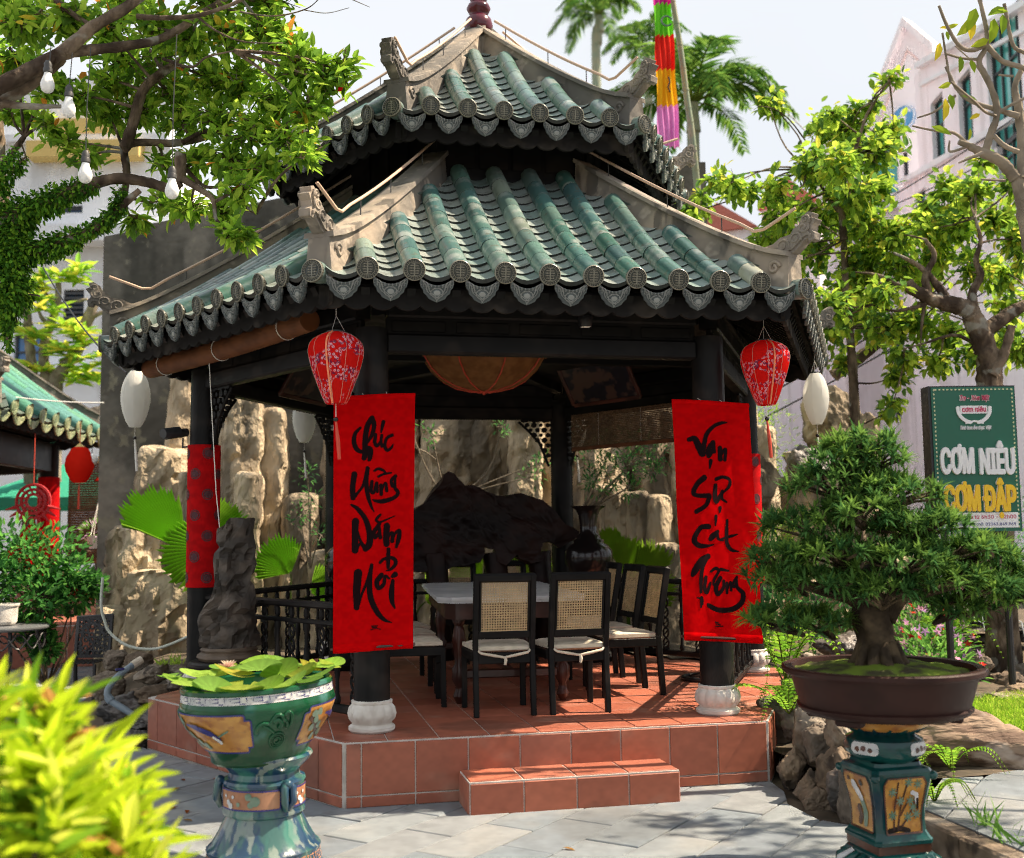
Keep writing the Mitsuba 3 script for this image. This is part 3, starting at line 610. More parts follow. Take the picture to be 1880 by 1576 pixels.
# ---------------------------------------------------------------- banners with brush lettering
def hull2(a, b, ra, rb):
    d = math.hypot(b[0]-a[0], b[1]-a[1]); P = Point(a).buffer(ra, 6)
    return P if d < 1e-6 else P.union(Point(b).buffer(rb, 6)).convex_hull
def brush(st, k=.60):
    p = np.array(st, float); out = []
    q = spline(p, max(4, 5*len(p))) if len(p) > 2 else np.array([p[0]+(p[1]-p[0])*t for t in np.linspace(0, 1, 4)])
    for a, b in zip(q[:-1], q[1:]): out.append(hull2(a[:2], b[:2], max(a[2]*k, 1.2), max(b[2]*k, 1.2)))
    return unary_union(out)
def banner(label, corners, pix, yb, strokes, seal, tag):
    """corners: world x, z of the four corners (tl, tr, bl, br); pix: the same corners on the drawing of the lettering"""
    key = thing('banner', label, 'banner', 'red banners with brush lettering'); tl, tr, bl, br = [np.array(c) for c in corners]
    wave = lambda u, v: .012*np.sin(u*7+v*3+tag) + .010*np.sin(v*9+u*2+tag*2)*v + .004*np.sin(u*21+np.sin(v*7)*2+tag)
    def at_(u, v, off=0.0):
        u, v = np.asarray(u), np.asarray(v); c = (tl*(1-u)[..., None]+tr*u[..., None])*(1-v)[..., None] + (bl*(1-u)[..., None]+br*u[..., None])*v[..., None]
        return np.stack([c[..., 0], yb+wave(u, v)+off, c[..., 1]], -1)
    nu, nv = 14, 40; U, V = np.meshgrid(np.linspace(0, 1, nu), np.linspace(0, 1, nv)); g = at_(U, V).reshape(-1, 3); f = []
    for i in range(nv-1):
        for j in range(nu-1): a = i*nu+j; f.append([a, a+1, a+nu+1, a+nu])
    put(key + '__cloth', (g, np.array(f)), 'red_cloth', smooth=True)
    for nm, v0, v1 in (('hem', .966, .995), ('top_hem', .002, .02)):
        U, V = np.meshgrid(np.linspace(0, 1, nu), np.linspace(v0, v1, 4)); a = at_(U, V, -.004-.006*np.sin((V-v0)/(v1-v0)*PI)).reshape(-1, 3)
        f = [[i*nu+j, i*nu+j+1, (i+1)*nu+j+1, (i+1)*nu+j] for i in range(3) for j in range(nu-1)]
        put(key + '__' + nm, (a, np.array(f)), 'red_cloth', smooth=True)
    put(key + '__rod', tube([at_(np.array(-.03), np.array(.985), .011), at_(np.array(1.03), np.array(.985), .011)], .009, 8), 'red_wood')
    for s in (.02, .98): part(key, 'cord', tube([at_(np.array(.5+(s-.5)*.3), np.array(.0)), at_(np.array(.5+(s-.5)*.3), np.array(-.012))+[0, .05, 0]], .002, 4), 'cord_white')
    P = [np.array(c, float) for c in pix]
    def uv_(x, y):   # inverse of the bilinear drawing frame
        v = np.clip((y-(P[0][1]+P[1][1])/2)/((P[2][1]+P[3][1])/2-(P[0][1]+P[1][1])/2), 0, 1)
        for _ in range(4):
            l = P[0]*(1-v)[..., None]+P[2]*v[..., None]; r = P[1]*(1-v)[..., None]+P[3]*v[..., None]
            u = (x-l[..., 0])/(r[..., 0]-l[..., 0]); yy = l[..., 1]*(1-u)+r[..., 1]*u; v = v+(y-yy)/((P[2][1]-P[0][1]))
        return u, v
    for word, sts in strokes:
        sh = unary_union([brush(s) for s in sts]).simplify(.4); b = MB()
        for gm in getattr(sh, 'geoms', [sh]):
            t = trimesh.creation.triangulate_polygon(gm, engine='earcut'); m = trimesh.Trimesh(np.c_[t[0], np.zeros(len(t[0]))], t[1], process=False)
            mv, mf = trimesh.remesh.subdivide_to_size(m.vertices, m.faces, 24)
            u, v = uv_(mv[:, 0], mv[:, 1]); b.add(at_(u, v, -.0035), mf)
        part(key, 'lettering', b, 'ink', label=f'black brush lettering reading {word}')
    b = MB()
    for s in seal:
        gm = brush(s, .5); t = trimesh.creation.triangulate_polygon(gm if gm.geom_type == 'Polygon' else gm.convex_hull, engine='earcut'); u, v = uv_(t[0][:, 0], t[0][:, 1]); b.add(at_(u, v, -.0035), t[1])
    put(key + '__seal', b, 'ink')
S_L = [('Chúc', [[(195,215,12),(165,250,18),(158,300,22),(175,345,22),(205,362,16)], [(262,158,24),(236,205,26),(222,290,26),(222,370,28),(216,398,24)], [(262,158,24),(275,200,22),(262,260,18),(235,305,12)], [(230,335,18),(252,345,24),(252,385,24),(246,408,18)], [(283,258,16),(279,305,18),(293,325,16),(315,300,12)], [(330,182,18),(322,215,16),(316,245,8)], [(320,262,14),(316,300,14),(322,328,16)], [(382,262,16),(350,280,14),(338,322,16),(350,352,16),(376,338,12),(388,316,6)]]),
 ('Mừng', [[(160,492,28),(150,570,26),(152,632,26)], [(152,632,24),(182,600,12),(212,555,14),(236,458,18)], [(236,458,20),(228,540,22),(238,620,20),(256,680,14),(274,716,5)], [(262,538,16),(256,590,18),(273,602,14),(290,545,14),(294,597,14)], [(275,474,10),(300,462,14),(330,472,12),(345,490,8)], [(300,508,12),(330,494,12),(376,486,8)], [(315,560,18),(317,612,18)], [(317,600,12),(330,562,12),(345,548,12),(350,592,16)], [(402,506,18),(378,530,16),(384,566,14),(402,540,10)], [(402,506,10),(398,570,16),(418,604,18),(392,634,18),(330,654,22),(284,652,14),(266,644,5)]]),
 ('Năm', [[(142,674,10),(180,700,20),(224,760,24),(248,840,28),(248,905,32),(226,934,28)], [(226,934,26),(196,890,14),(172,815,12)], [(166,772,34),(164,860,30),(164,942,32)], [(164,942,24),(190,905,10)], [(312,734,12),(288,762,14),(306,778,10),(350,762,8),(400,740,4)], [(306,788,18),(274,838,20),(282,868,18),(306,836,14)], [(304,800,16),(312,868,18)], [(352,800,32),(348,860,32),(350,904,32)], [(350,890,16),(368,850,14),(386,842,16),(384,888,20)], [(386,888,12),(400,846,12),(426,828,18),(422,875,22),(408,924,12)]]),
 ('Mới', [[(362,938,20),(360,1000,20),(360,1042,18)], [(312,1014,14),(335,994,14),(386,988,18),(406,1016,18),(380,1052,14),(350,1062,6)], [(182,1075,40),(174,1180,36),(174,1275,28)], [(180,1270,16),(205,1195,12),(238,1120,16),(262,1028,16)], [(262,1028,16),(250,1130,24),(256,1220,28),(292,1300,26),(334,1346,18),(378,1363,4)], [(320,1088,24),(292,1126,24),(302,1164,20),(334,1140,18),(342,1094,14),(366,1108,10)], [(402,1084,26),(386,1096,16)], [(388,1120,16),(380,1180,26),(382,1240,22),(398,1280,8)]])]
S_R = [('Vạn', [[(140,285,22),(170,280,26),(192,325,32),(214,368,36)], [(214,368,30),(224,320,24),(240,255,22),(285,208,18),(330,188,16),(368,184,5)], [(282,302,22),(252,345,26),(254,384,22),(282,348,20)], [(284,310,20),(290,360,18)], [(324,336,22),(328,402,24)], [(328,390,12),(346,352,14),(360,348,16),(356,406,18)], [(268,414,22),(262,456,8)]]),
 ('Sự', [[(226,512,28),(186,550,24),(164,598,24),(186,616,20),(256,618,24)], [(260,622,24),(238,676,20),(180,712,22)], [(300,558,22),(296,618,26),(308,652,22),(344,590,12)], [(344,590,14),(340,630,16),(370,656,8)], [(304,520,18),(345,508,16),(386,524,16),(384,562,16),(346,602,8)], [(330,690,20),(328,714,10)]]),
 ('Cát', [[(302,738,18),(298,792,8)], [(256,800,26),(210,804,24),(174,850,24),(168,888,26),(200,912,24),(256,912,14),(288,904,5)], [(312,828,16),(276,852,18),(268,876,16),(306,850,12)], [(310,836,14),(314,870,14),(346,882,8)], [(374,762,12),(370,830,18),(370,896,20),(394,934,18),(436,946,5)], [(338,872,10),(396,856,14),(430,845,6)]]),
 ('Tường', [[(252,974,28),(206,998,30),(170,1055,32),(154,1084,16)], [(236,990,26),(214,1040,20),(204,1110,20),(204,1180,16)], [(180,1214,6),(212,1222,14),(214,1250,14)], [(208,1214,18),(206,1268,10)], [(236,1096,20),(228,1156,20),(244,1182,20),(266,1128,12)], [(270,1062,12),(298,1044,16),(316,1060,14),(290,1108,14),(284,1140,10)], [(326,1100,20),(300,1150,22),(310,1194,20),(344,1158,18),(346,1116,14)], [(330,1050,16),(376,1058,10)], [(366,1130,16),(368,1186,14)], [(368,1176,8),(382,1138,10),(392,1126,12),(394,1172,12)], [(420,1100,10),(402,1138,12),(414,1150,12),(426,1092,8)], [(426,1092,10),(426,1150,16),(460,1190,22),(452,1242,24),(400,1282,26),(318,1286,24),(262,1262,22),(250,1250,8)]])]
seal_L = [[(262,1384,8),(296,1382,5)], [(266,1392,6),(292,1390,6)], [(258,1404,6),(286,1398,4),(314,1402,6)]]
seal_R = [[(298,1356,8),(322,1362,5)], [(300,1366,6),(330,1372,6)], [(300,1380,6),(346,1380,6)]]
banner('red banner on the left front column reading Chúc Mừng Năm Mới', [(-1.335, 2.364), (-.847, 2.391), (-1.338, .85), (-.872, .866)], [(40, 22), (522, 8), (38, 1545), (502, 1510)], -2.045, S_L, seal_L, .4)
banner('red banner on the right front column reading Vạn Sự Cát Tường', [(.797, 2.375), (1.318, 2.353), (.825, .857), (1.355, .816)], [(43, 40), (500, 70), (105, 1460), (582, 1480)], -2.045, S_R, seal_R, 1.7)

# ---------------------------------------------------------------- red cloth with dark roundels wrapped round the side columns
for nm, a, z0, z1 in (('left', 180, 1.165, 2.23), ('right', 0, 1.10, 2.17)):
    c = hexp(RC, a)
    k = thing('column_wrap', f'red cloth with dark round medallions wrapped round the {nm} side column', 'cloth', 'red cloths wrapped round the side columns')
    put(k + '__cloth', lathe([(.112, z0), (.122, z0+.002), (.121, (z0+z1)/2), (.122, z1), (.112, z1+.001)], 40, c), 'red_wrap', smooth=40)
    for i in range(7):
        for j in range(4):
            phi0 = (j+.5*(i % 2))*PI/2+.3; z = z0+.075+i*(z1-z0-.14)/6; m = MB()
            for r0, r1 in ((0, .030), (.034, .042)):
                n = 18; q = np.linspace(0, 2*PI, n, endpoint=False)
                ring = lambda r: np.array([[c[0]+.1235*math.cos(phi0+r*math.cos(x)/.122), c[1]+.1235*math.sin(phi0+r*math.cos(x)/.122), z+r*math.sin(x)] for x in q])
                m.add(np.vstack([ring(max(r0, .001)), ring(r1)]), [[x, (x+1) % n, n+(x+1) % n, n+x] for x in range(n)])
            part(k, 'medallion', m, 'dark_red')

# ---------------------------------------------------------------- lanterns
def lantern(name, label, group, c, prof, mat_, nrib, tail, topz, cord='cord_white', band=None, uvk=None, tailc='cord_red'):
    k = thing(name, label, 'lantern', group); c = np.array(c)
    n = nrib*8; P = np.array(prof); zz = np.linspace(P[0, 1], P[-1, 1], 22); rr = np.interp(zz, P[:, 1], P[:, 0])
    kern = np.array([.25, .5, .25]); r2 = rr.copy(); r2[1:-1] = np.convolve(rr, kern, 'valid'); rr = r2
    a = np.linspace(0, 2*PI, n+1)
    rib = 1-.02*np.sin((a*nrib/2) % PI)
    v = np.array([[r*w*math.cos(x), r*w*math.sin(x), z] for r, z in zip(rr, zz) for x, w in zip(a, rib)]) + c
    uv = np.array([[x*.14*44, z*44] for r, z in zip(rr, zz) for x in a])
    f = [[i*(n+1)+j, i*(n+1)+j+1, (i+1)*(n+1)+j+1, (i+1)*(n+1)+j] for i in range(len(zz)-1) for j in range(n)]
    put(k + '__shade', (v, np.array(f)), mat_, smooth=True, uv=uv)
    for j in range(nrib):
        x = j*2*PI/nrib; p = np.array([[r*1.004*math.cos(x), r*1.004*math.sin(x), z] for r, z in zip(rr, zz)]) + c
        part(k, 'rib', tube(p, .0010, 4), 'rope_tan' if mat_ == 'lantern_red' else 'cord_white')
    if band is not None:
        p = np.array([[r*1.008*math.cos(band), r*1.008*math.sin(band), z] for r, z in zip(rr, zz)]) + c
        put(k + '__seam', tube(p, .0055, 6), 'lamp_seam')
    put(k + '__top_ring', lathe([(rr[-1]*.98, zz[-1]-.004), (rr[-1]*1.03, zz[-1]), (rr[-1]*.98, zz[-1]+.008)], 24, c), 'iron', smooth=40)
    b = MB()
    for x in (0, PI*2/3, PI*4/3): b.mesh(tube([c+[rr[-1]*math.cos(x), rr[-1]*math.sin(x), zz[-1]], c+[0, 0, zz[-1]+.10]], .0012, 4))
    b.mesh(tube([c+[0, 0, zz[-1]+.10], [c[0], c[1], topz]], .0016, 4)); put(k + '__cord', b, cord)
    t = part(k, 'tail_cord', tube([c+[0, 0, zz[0]], c+[0, 0, zz[0]-.09]], .0018, 4), cord)
    put(t + '__bead', trimesh.creation.icosphere(2, .014).apply_translation(c+[0, 0, zz[0]-.09]), 'black_glaze', smooth=True)
    L = tail; b = tube([c+[0, 0, zz[0]-.10], c+[.012, 0, zz[0]-.10-L*.5], c+[.02, 0, zz[0]-.10-L]], [.006, .012, .010], 7)
    put(k + '__tassel', b, tailc)
mat('lamp_seam', prin(C(.80, .25, .12), .5))
RED = [(.058, 0), (.075, .03), (.105, .11), (.135, .19), (.154, .26), (.162, .31), (.152, .355), (.12, .392), (.07, .412), (.055, .415)]
lantern('red_lantern', 'red teardrop lantern with blossom print hanging before the left front column', 'red blossom lanterns under the front eave', (-1.335, -2.27, 2.29), RED, 'lantern_red', 10, .22, 2.93, band=-1.98)
lantern('red_lantern', 'red teardrop lantern with blossom print hanging at the right front eave', 'red blossom lanterns under the front eave', (1.415, -2.10, 2.335), RED, 'lantern_red', 10, .24, 2.93, band=-1.62)
WH = [(.045, 0), (.075, .05), (.105, .14), (.118, .23), (.112, .31), (.09, .39), (.055, .45), (.045, .46)]
for (x, y, z, s, t, lab) in [(-2.79, .73, 2.44, 1.0, 2.95, 'white silk lantern with a tail hanging under the left corner of the eave'),
                             (-1.39, 2.49, 2.47, 1.0, 2.95, 'white silk lantern hanging at the back left, beside the dome camera'),
                             (2.5, -.70, 2.36, .88, 2.95, 'white silk lantern hanging under the right corner of the eave'),
                             (1.40, 2.40, 2.42, .9, 2.95, 'white silk lantern half hidden behind the back right column')]:
    lantern('white_lantern', lab, 'white lanterns round the eave', (x, y, z), [(r*s, q*s) for r, q in WH], 'lantern_white', 8, .26, t, tailc='cord_white')
# the shallow cloth lamp under the ceiling
k = thing('ceiling_lamp', 'wide shallow tan cloth lamp with red seams hanging under the pavilion ceiling', 'lamp'); c = np.array([-.035, 0, 0])
pr = [(.02, 2.672), (.12, 2.680), (.25, 2.715), (.36, 2.775), (.44, 2.85), (.50, 2.945)]
put(k + '__shade', lathe(pr, 64, c, lambda x, i: 1-.02*abs(math.sin(x*8))), 'lamp_tan', smooth=True)
for j in range(8):
    x = j*PI/4+.18-PI/2; part(k, 'seam', tube([[c[0]+r*1.004*math.cos(x), c[1]+r*1.004*math.sin(x), z-.002] for r, z in pr], .006, 5), 'cord_red')
put(k + '__ring', lathe([(.495, 2.94), (.51, 2.945), (.505, 2.96), (.495, 2.958)], 48, c), 'lamp_tan', smooth=40)
put(k + '__rod', tube([c+[0, 0, 2.68], c+[0, 0, 2.995]], .01, 8), 'iron')
put(k + '__knob', lathe([(0, 2.645), (.012, 2.65), (.012, 2.668), (.03, 2.673)], 16, c), 'cord_red', smooth=True)
k = thing('downlight', 'small round spotlight fixed under the front beam', 'light')
put(k + '__housing', lathe([(.0, 2.87), (.045, 2.87), (.05, 2.84), (.04, 2.80), (.034, 2.80)], 20, (.23, -2.05, .02)), 'black_iron', smooth=40)
put(k + '__lens', lathe([(0, 2.805), (.033, 2.803), (.034, 2.815)], 20, (.23, -2.05, .02)), 'cord_white')
# framed pictures leaning out under the beams, rolled blind at the left eave, bamboo blind at the back right
def frame_(label, p, rz, w, h, tilt, cols):
    k = thing('framed_picture', label, 'picture', 'framed pictures under the beams'); b = MB()
    for x, z, a, d in ((0, h/2, w, .035), (0, -h/2, w, .035), (-w/2, 0, .035, h), (w/2, 0, .035, h)): b.mesh(box((x, 0, z), (a+.0, .025, d), 0, .004))
    put(k + '__frame', xf(b.out(), p, rz, rx=tilt), 'red_wood')
    put(k + '__print', xf(box((0, .004, 0), (w-.03, .008, h-.03)), p, rz, rx=tilt), 'photo_print')
    part(k, 'hanger', tube([np.array(p)+[0, 0, h*.45], np.array(p)+[0, 0, h*.45+.12]], .003, 4), 'iron')
mat('photo_print', prin(proc(lambda p, n, uv: mix(mix((.012, .010, .016), (.07, .04, .03), smoothstep(.45, .6, fbm(p.x*9, p.y*9, p.z*9, 3))), (.16, .11, .08), smoothstep(.62, .7, fbm(p.x*6+4, p.y*6, p.z*6, 2)))), .25))
frame_('framed dark photograph tilted out under the right hand beam', (1.10, .60, 2.86), -1.05, .80, .40, .55, 0)
frame_('framed photograph tilted out under the left hand beam', (-1.35, .75, 2.86), 1.05, .80, .40, .55, 0)
k = thing('rolled_blind', 'rolled brown blind tied under the left eave', 'blind')
p0, p1 = np.array([-2.62, .18, 2.84]), np.array([-1.47, -1.75, 2.88])
put(k + '__roll', tube([p0+(p1-p0)*t-[0, 0, .02*math.sin(PI*t)] for t in np.linspace(0, 1, 9)], .075, 16), 'blind_roll', smooth=40)
for t in (.12, .5, .88):
    q = p0+(p1-p0)*t; d = (p1-p0)/np.linalg.norm(p1-p0); e = np.cross(d, [0, 0, 1]); part(k, 'tie', tube([q+.079*(e*math.cos(a)+np.array([0, 0, 1.])*math.sin(a))-[0, 0, .02*math.sin(PI*t)] for a in np.linspace(0, 2*PI, 20)], .003, 4), 'cord_white')
put(k + '__pull_cord', tube([p0+(p1-p0)*.42-[0, 0, .07], p0+(p1-p0)*.42+[.06, -.03, -1.0], p0+(p1-p0)*.42+[.17, -.1, -2.0]], .0035, 5), 'cord_white')
k = thing('bamboo_blind', 'half lowered bamboo blind on the right rear side of the pavilion', 'blind')
a, b = hexp(2.05, 60), hexp(2.05, 0); a = a+(b-a)*.10; b = b-(b-a)*.05; m = MB()
for i in range(20): m.mesh(tube([a+[0, 0, 2.66-i*.016], b+[0, 0, 2.66-i*.016]], .0078, 5))
put(k + '__slats', m, 'blind'); put(k + '__bottom_rail', obox(a+[0, 0, 2.335], b+[0, 0, 2.335], .02, .035, b=.004), 'blind_roll')
for t in (.2, .5, .8): part(k, 'cord', tube([a+(b-a)*t+[0, -.008, 2.66], a+(b-a)*t+[0, -.008, 2.33]], .002, 4), 'cord_white')
# cameras
k = thing('bullet_camera', 'grey bullet security camera on a bracket at the left column', 'camera'); c = np.array([-2.40, .12, 2.33])
put(k + '__body', tube([c+[.05, .09, .02], c+[-.09, -.07, -.02]], .033, 14), 'iron'); put(k + '__hood', tube([c+[.0, .02, .02], c+[-.105, -.085, -.005]], .039, 14), 'window_frame')
put(k + '__bracket', tube([c+[.03, .06, -.03], c+[.03, .04, -.10], c+[.16, -.06, -.09]], .008, 6), 'iron')
k = thing('dome_camera', 'small white dome camera at the back left column', 'camera'); c = np.array([-1.10, 1.78, 2.52])
put(k + '__cap', lathe([(0, .05), (.06, .05), (.062, .02), (.055, .0)], 24, c), 'bulb_white', smooth=40); put(k + '__dome', lathe([(.052, .0), (.045, -.03), (.025, -.045), (0, -.05)], 24, c), 'black_glaze', smooth=True)
# ---------------------------------------------------------------- balustrade of the pavilion
def baluster_prof(h): return [(.016, 0), (.022, .02*h), (.022, .08*h), (.014, .12*h), (.012, .3*h), (.02, .42*h), (.024, .5*h), (.02, .58*h), (.012, .70*h), (.014, .88*h), (.022, .92*h), (.022, h)]
for k_ in (5, 4, 3, 2, 1):           # every side but the front
    a, b = hexp(RC, ANG[k_]), hexp(RC, ANG[(k_+1) % 6]); u = (b-a)/np.linalg.norm(b-a); a2, b2 = a+u*.10, b-u*.10
    bal = num(pav + '__balustrade')
    put(bal, obox(a2+Z(1.095), b2+Z(1.095), .075, .045, b=.012), 'dark_wood')
    part(bal, 'lower_rail', obox(a2+Z(.47), b2+Z(.47), .05, .05, b=.008), 'dark_wood')
    part(bal, 'middle_rail', obox(a2+Z(.985), b2+Z(.985), .04, .03, b=.006), 'dark_wood')
    for i in range(11):
        p = a2+(b2-a2)*((i+.5)/11)
        if i % 2: part(bal, 'baluster', lathe(baluster_prof(.475), 10, p+Z(.495)), 'dark_wood', smooth=40)
        else:
            w = MB()
            for j in range(5):
                zc = .55+j*.09; q = np.array([p+u*.030*math.cos(t)+Z(zc+.042*math.sin(t)) for t in np.linspace(0, 2*PI, 12)]); w.mesh(tube(q, .009, 5))
                w.mesh(tube([p+u*.03+Z(zc-.03), p-u*.03+Z(zc+.03)], .006, 4))
            w.mesh(box(p+Z(.505), (.05, .03, .03))); w.mesh(box(p+Z(.965), (.05, .03, .02)))
            part(bal, 'fretwork_panel', w, 'dark_wood')
        part(bal, 'short_post', lathe([(.012, 1.0), (.018, 1.02), (.018, 1.05), (.012, 1.073)], 8, p), 'dark_wood')

# ---------------------------------------------------------------- table and chairs
TROT = -.085
t = thing('dining_table', 'long dining table with a pale top and turned red brown legs under the pavilion', 'table')
def tb(x, y, z=0.0): c_, s_ = math.cos(TROT), math.sin(TROT); return np.array([.02+x*c_-y*s_, -.05+x*s_+y*c_, FZ+z])
tp = Polygon([(-.42, -1.20), (.42, -1.20), (.52, -1.08), (.52, 1.08), (.42, 1.20), (-.42, 1.20), (-.52, 1.08), (-.52, -1.08)])
v, f = prism(tp, .022, 'xy'); put(t + '__top', xf((v, f), tb(0, 0, .722), TROT), 'table_white')
v, f = prism(tp.buffer(-.012), .018, 'xy'); put(t + '__top_edge', xf((v, f), tb(0, 0, .701), TROT), 'table_white')
v, f = prism(tp.buffer(-.06).difference(tp.buffer(-.09)), .11, 'xy'); put(t + '__apron', xf((v, f), tb(0, 0, .636), TROT), 'red_wood')
for x in (-.36, .36):
    for y in (-1.0, 1.0): part(t, 'leg', lathe([(.02, 0), (.03, .02), (.045, .05), (.03, .09), (.028, .12), (.05, .16), (.05, .24), (.03, .27), (.035, .33), (.048, .42), (.04, .50), (.03, .53), (.045, .56), (.045, .69)], 16, tb(x, y)), 'red_wood', smooth=40)
for y in (-1.0, 1.0): part(t, 'stretcher', obox(tb(-.36, y, .20), tb(.36, y, .20), .05, .06, b=.008), 'red_wood')
put(t + '__long_stretcher', obox(tb(0, -1.0, .20), tb(0, 1.0, .20), .06, .05, b=.008), 'red_wood')

def chair(label, x, y, rz, grp='cane backed chairs round the table', pale=False):
    k = thing('dining_chair', label, 'chair', grp); c_, s_ = math.cos(rz), math.sin(rz)
    def L(p): p = np.asarray(p, float); return np.stack([x+p[..., 0]*c_-p[..., 1]*s_, y+p[..., 0]*s_+p[..., 1]*c_, FZ+p[..., 2]], -1)
    def bar(p0, p1, w, h, up=(0, 1, 0), b=.004): v, f = obox(p0, p1, w, h, up, b); return L(v), f
    bm = 'dark_wood'
    yb = lambda z: -.21-.085*max(0, z-.42)/.48-.03*max(0, .42-z)/.42      # the rear posts rake backwards
    for s in (-1, 1):
        P = [(s*.185, yb(0), 0), (s*.185, yb(.42), .42), (s*.185, yb(.90), .90)]
        m = MB()
        for (p0, p1, w) in ((P[0], P[1], .042), (P[1], P[2], .042)): m.mesh(bar(np.array(p0), np.array(p1), .034, w))
        part(k, 'rear_post', m, bm)
        part(k, 'front_leg', bar(np.array([s*.20, .20, 0]), np.array([s*.20, .195, .40]), .036, .036), bm)
        part(k, 'side_rail', bar(np.array([s*.195, -.19, .375]), np.array([s*.205, .19, .375]), .026, .06, (0, 0, 1)), bm)
        q = L(np.array([[s*.175, -.06+.05*math.cos(a), .345-.05*math.sin(a)] for a in np.linspace(0, PI/2, 6)])+np.array([0, .21, 0])); part(k, 'corner_brace', tube(q, .010, 5), bm)
    part(k, 'seat_rail', bar(np.array([-.19, .195, .375]), np.array([.19, .195, .375]), .026, .06, (0, 0, 1)), bm)
    part(k, 'seat_rail', bar(np.array([-.175, -.212, .365]), np.array([.175, -.212, .365]), .026, .07, (0, 0, 1)), bm)
    put(k + '__top_rail', bar(np.array([-.203, yb(.875), .878]), np.array([.203, yb(.875), .878]), .036, .058, (0, -.17, 1), .012), bm)
    put(k + '__lower_rail', bar(np.array([-.17, yb(.515), .515]), np.array([.17, yb(.515), .515]), .026, .045, (0, -.17, 1)), bm)
    for s in (-1, 1): part(k, 'panel_stile', bar(np.array([s*.158, yb(.54), .54]), np.array([s*.158, yb(.85), .85]), .016, .022), bm)
    m = MB(); n = 18
    for i in range(n+1):
        xx = -.15+.30*i/n; m.mesh(obox((xx, yb(.538), .538), (xx, yb(.852), .852), .0072, .0025, (0, 1, 0)))
    for i in range(20):
        z = .54+.31*i/19; m.mesh(obox((-.152, yb(z)-.003, z), (.152, yb(z)-.003, z), .0025, .0072, (0, 0, 1)))
    v, f = m.out(); put(k + '__cane_panel', (L(v), f), 'cane')
    # cushion: a soft box, with ties round the rear posts
    g = 9; V = []
    U = np.linspace(-1, 1, g)
    for sgn in (1, -1):
        for q in U:
            for w in U:
                e = (1-abs(q)**6)*(1-abs(w)**6); V.append([w*(.205+.012*q)*(.985+.015*e), -.005+q*.198, .425+sgn*(.012+.017*e**.4)])
    F = []
    for s in (0, 1):
        for i in range(g-1):
            for j in range(g-1): a = s*g*g+i*g+j; q = [a, a+1, a+g+1, a+g]; F.append(q if s == 0 else q[::-1])
    ed = [j for j in range(g)] + [i*g+g-1 for i in range(1, g)] + [(g-1)*g+j for j in range(g-2, -1, -1)] + [i*g for i in range(g-2, 0, -1)]
    for i in range(len(ed)): a, b_ = ed[i], ed[(i+1) % len(ed)]; F.append([a+g*g, b_+g*g, b_, a])
    put(k + '__cushion', (L(np.array(V)), np.array(F)), 'cushion', smooth=60)
    tie = MB()
    for s in (-1, 1): tie.mesh(tube(L(np.array([[s*.19, -.20, .425], [s*.15, -.245, .40], [s*.07, -.25, .385], [0, -.25, .372]])), [.006, .009, .010, .008], 6))
    tie.mesh(tube(L(np.array([[0, -.25, .378], [.004, -.256, .355], [.0, -.255, .325]])), [.008, .012, .009], 6))
    put(k + '__ties', tie, 'cushion', smooth=True)
chair('black cane backed chair at the near end of the table, left one', -.225, -1.40, -.03)
chair('black cane backed chair at the near end of the table, right one', .255, -1.42, .02)
chair('cane backed chair at the far end of the table, left of the pair', -.02, 1.52, PI+TROT)
chair('cane backed chair at the far end of the table, right of the pair', .46, 1.48, PI+TROT)
for i, (x, y, r) in enumerate([(.80, -.86, PI/2+.02), (.83, -.24, PI/2+.04), (.86, .42, PI/2-.05)]):
    chair(['cane backed chair on the right side of the table, nearest the front', 'cane backed chair on the right side of the table, middle of three', 'cane backed chair on the right side of the table, farthest back'][i], x, y, r)
for i, (x, y, r) in enumerate([(-.74, -.93, -PI/2-.05), (-.70, -.28, -PI/2-.02), (-.66, .38, -PI/2+.05)]):
    chair(['cane backed chair on the left side of the table, nearest the front', 'cane backed chair on the left side of the table, middle of three', 'cane backed chair on the left side of the table, farthest back'][i], x, y, r)
# ---------------------------------------------------------------- root wood screen, vases, floor stand
k = thing('root_wood_screen', 'large dark slab of root wood standing as a screen behind the table', 'wood sculpture')
ol = [(75,700),(110,640),(180,560),(205,510),(235,497),(270,510),(300,555),(345,592),(400,585),(440,600),(490,630),(560,655),(620,660),(690,650),(750,645),(820,665),(890,690),(940,735),(1000,800),(1050,860),(1090,890),(1130,925),(1110,960),(1060,1000),(1010,1018),(970,990),(920,975),(880,985),(865,1030),(870,1110),(800,1130),(720,1090),(705,1045),(680,1090),(620,1140),(560,1110),(555,1030),(500,1010),(470,985),(475,1060),(440,1110),(300,1130),(150,1170),(60,1180),(-100,1150),(-230,1080),(-260,980),(-180,860),(-60,790)]
pl = Polygon([((x-600)*.00134, -(y-800)*.00134) for x, y in ol]).buffer(.02).buffer(-.012)
sl = trimesh.creation.extrude_polygon(pl, .16, engine='earcut'); sv_, sf_ = trimesh.remesh.subdivide_to_size(sl.vertices, sl.faces, .05)
sv_ = sv_ + .055*(np.stack([meshkit.fbm(sv_*7+o, 4) for o in (0, 30, 60)], -1)-.5)*[1, 1, 1.6]
v = np.stack([.42+sv_[:, 0], 1.72-sv_[:, 2]-.1*sv_[:, 0], 1.70+sv_[:, 1]], -1)
put(k, (v, sf_[:, ::-1]), 'root_wood', smooth=35)
for x in (-.15, .42, .85): part(k, 'foot', tube([(x, 1.68, FZ), (x, 1.69, FZ+.5), (x-.05, 1.70, 1.36)], [.13, .09, .12], 10), 'root_wood', smooth=True)
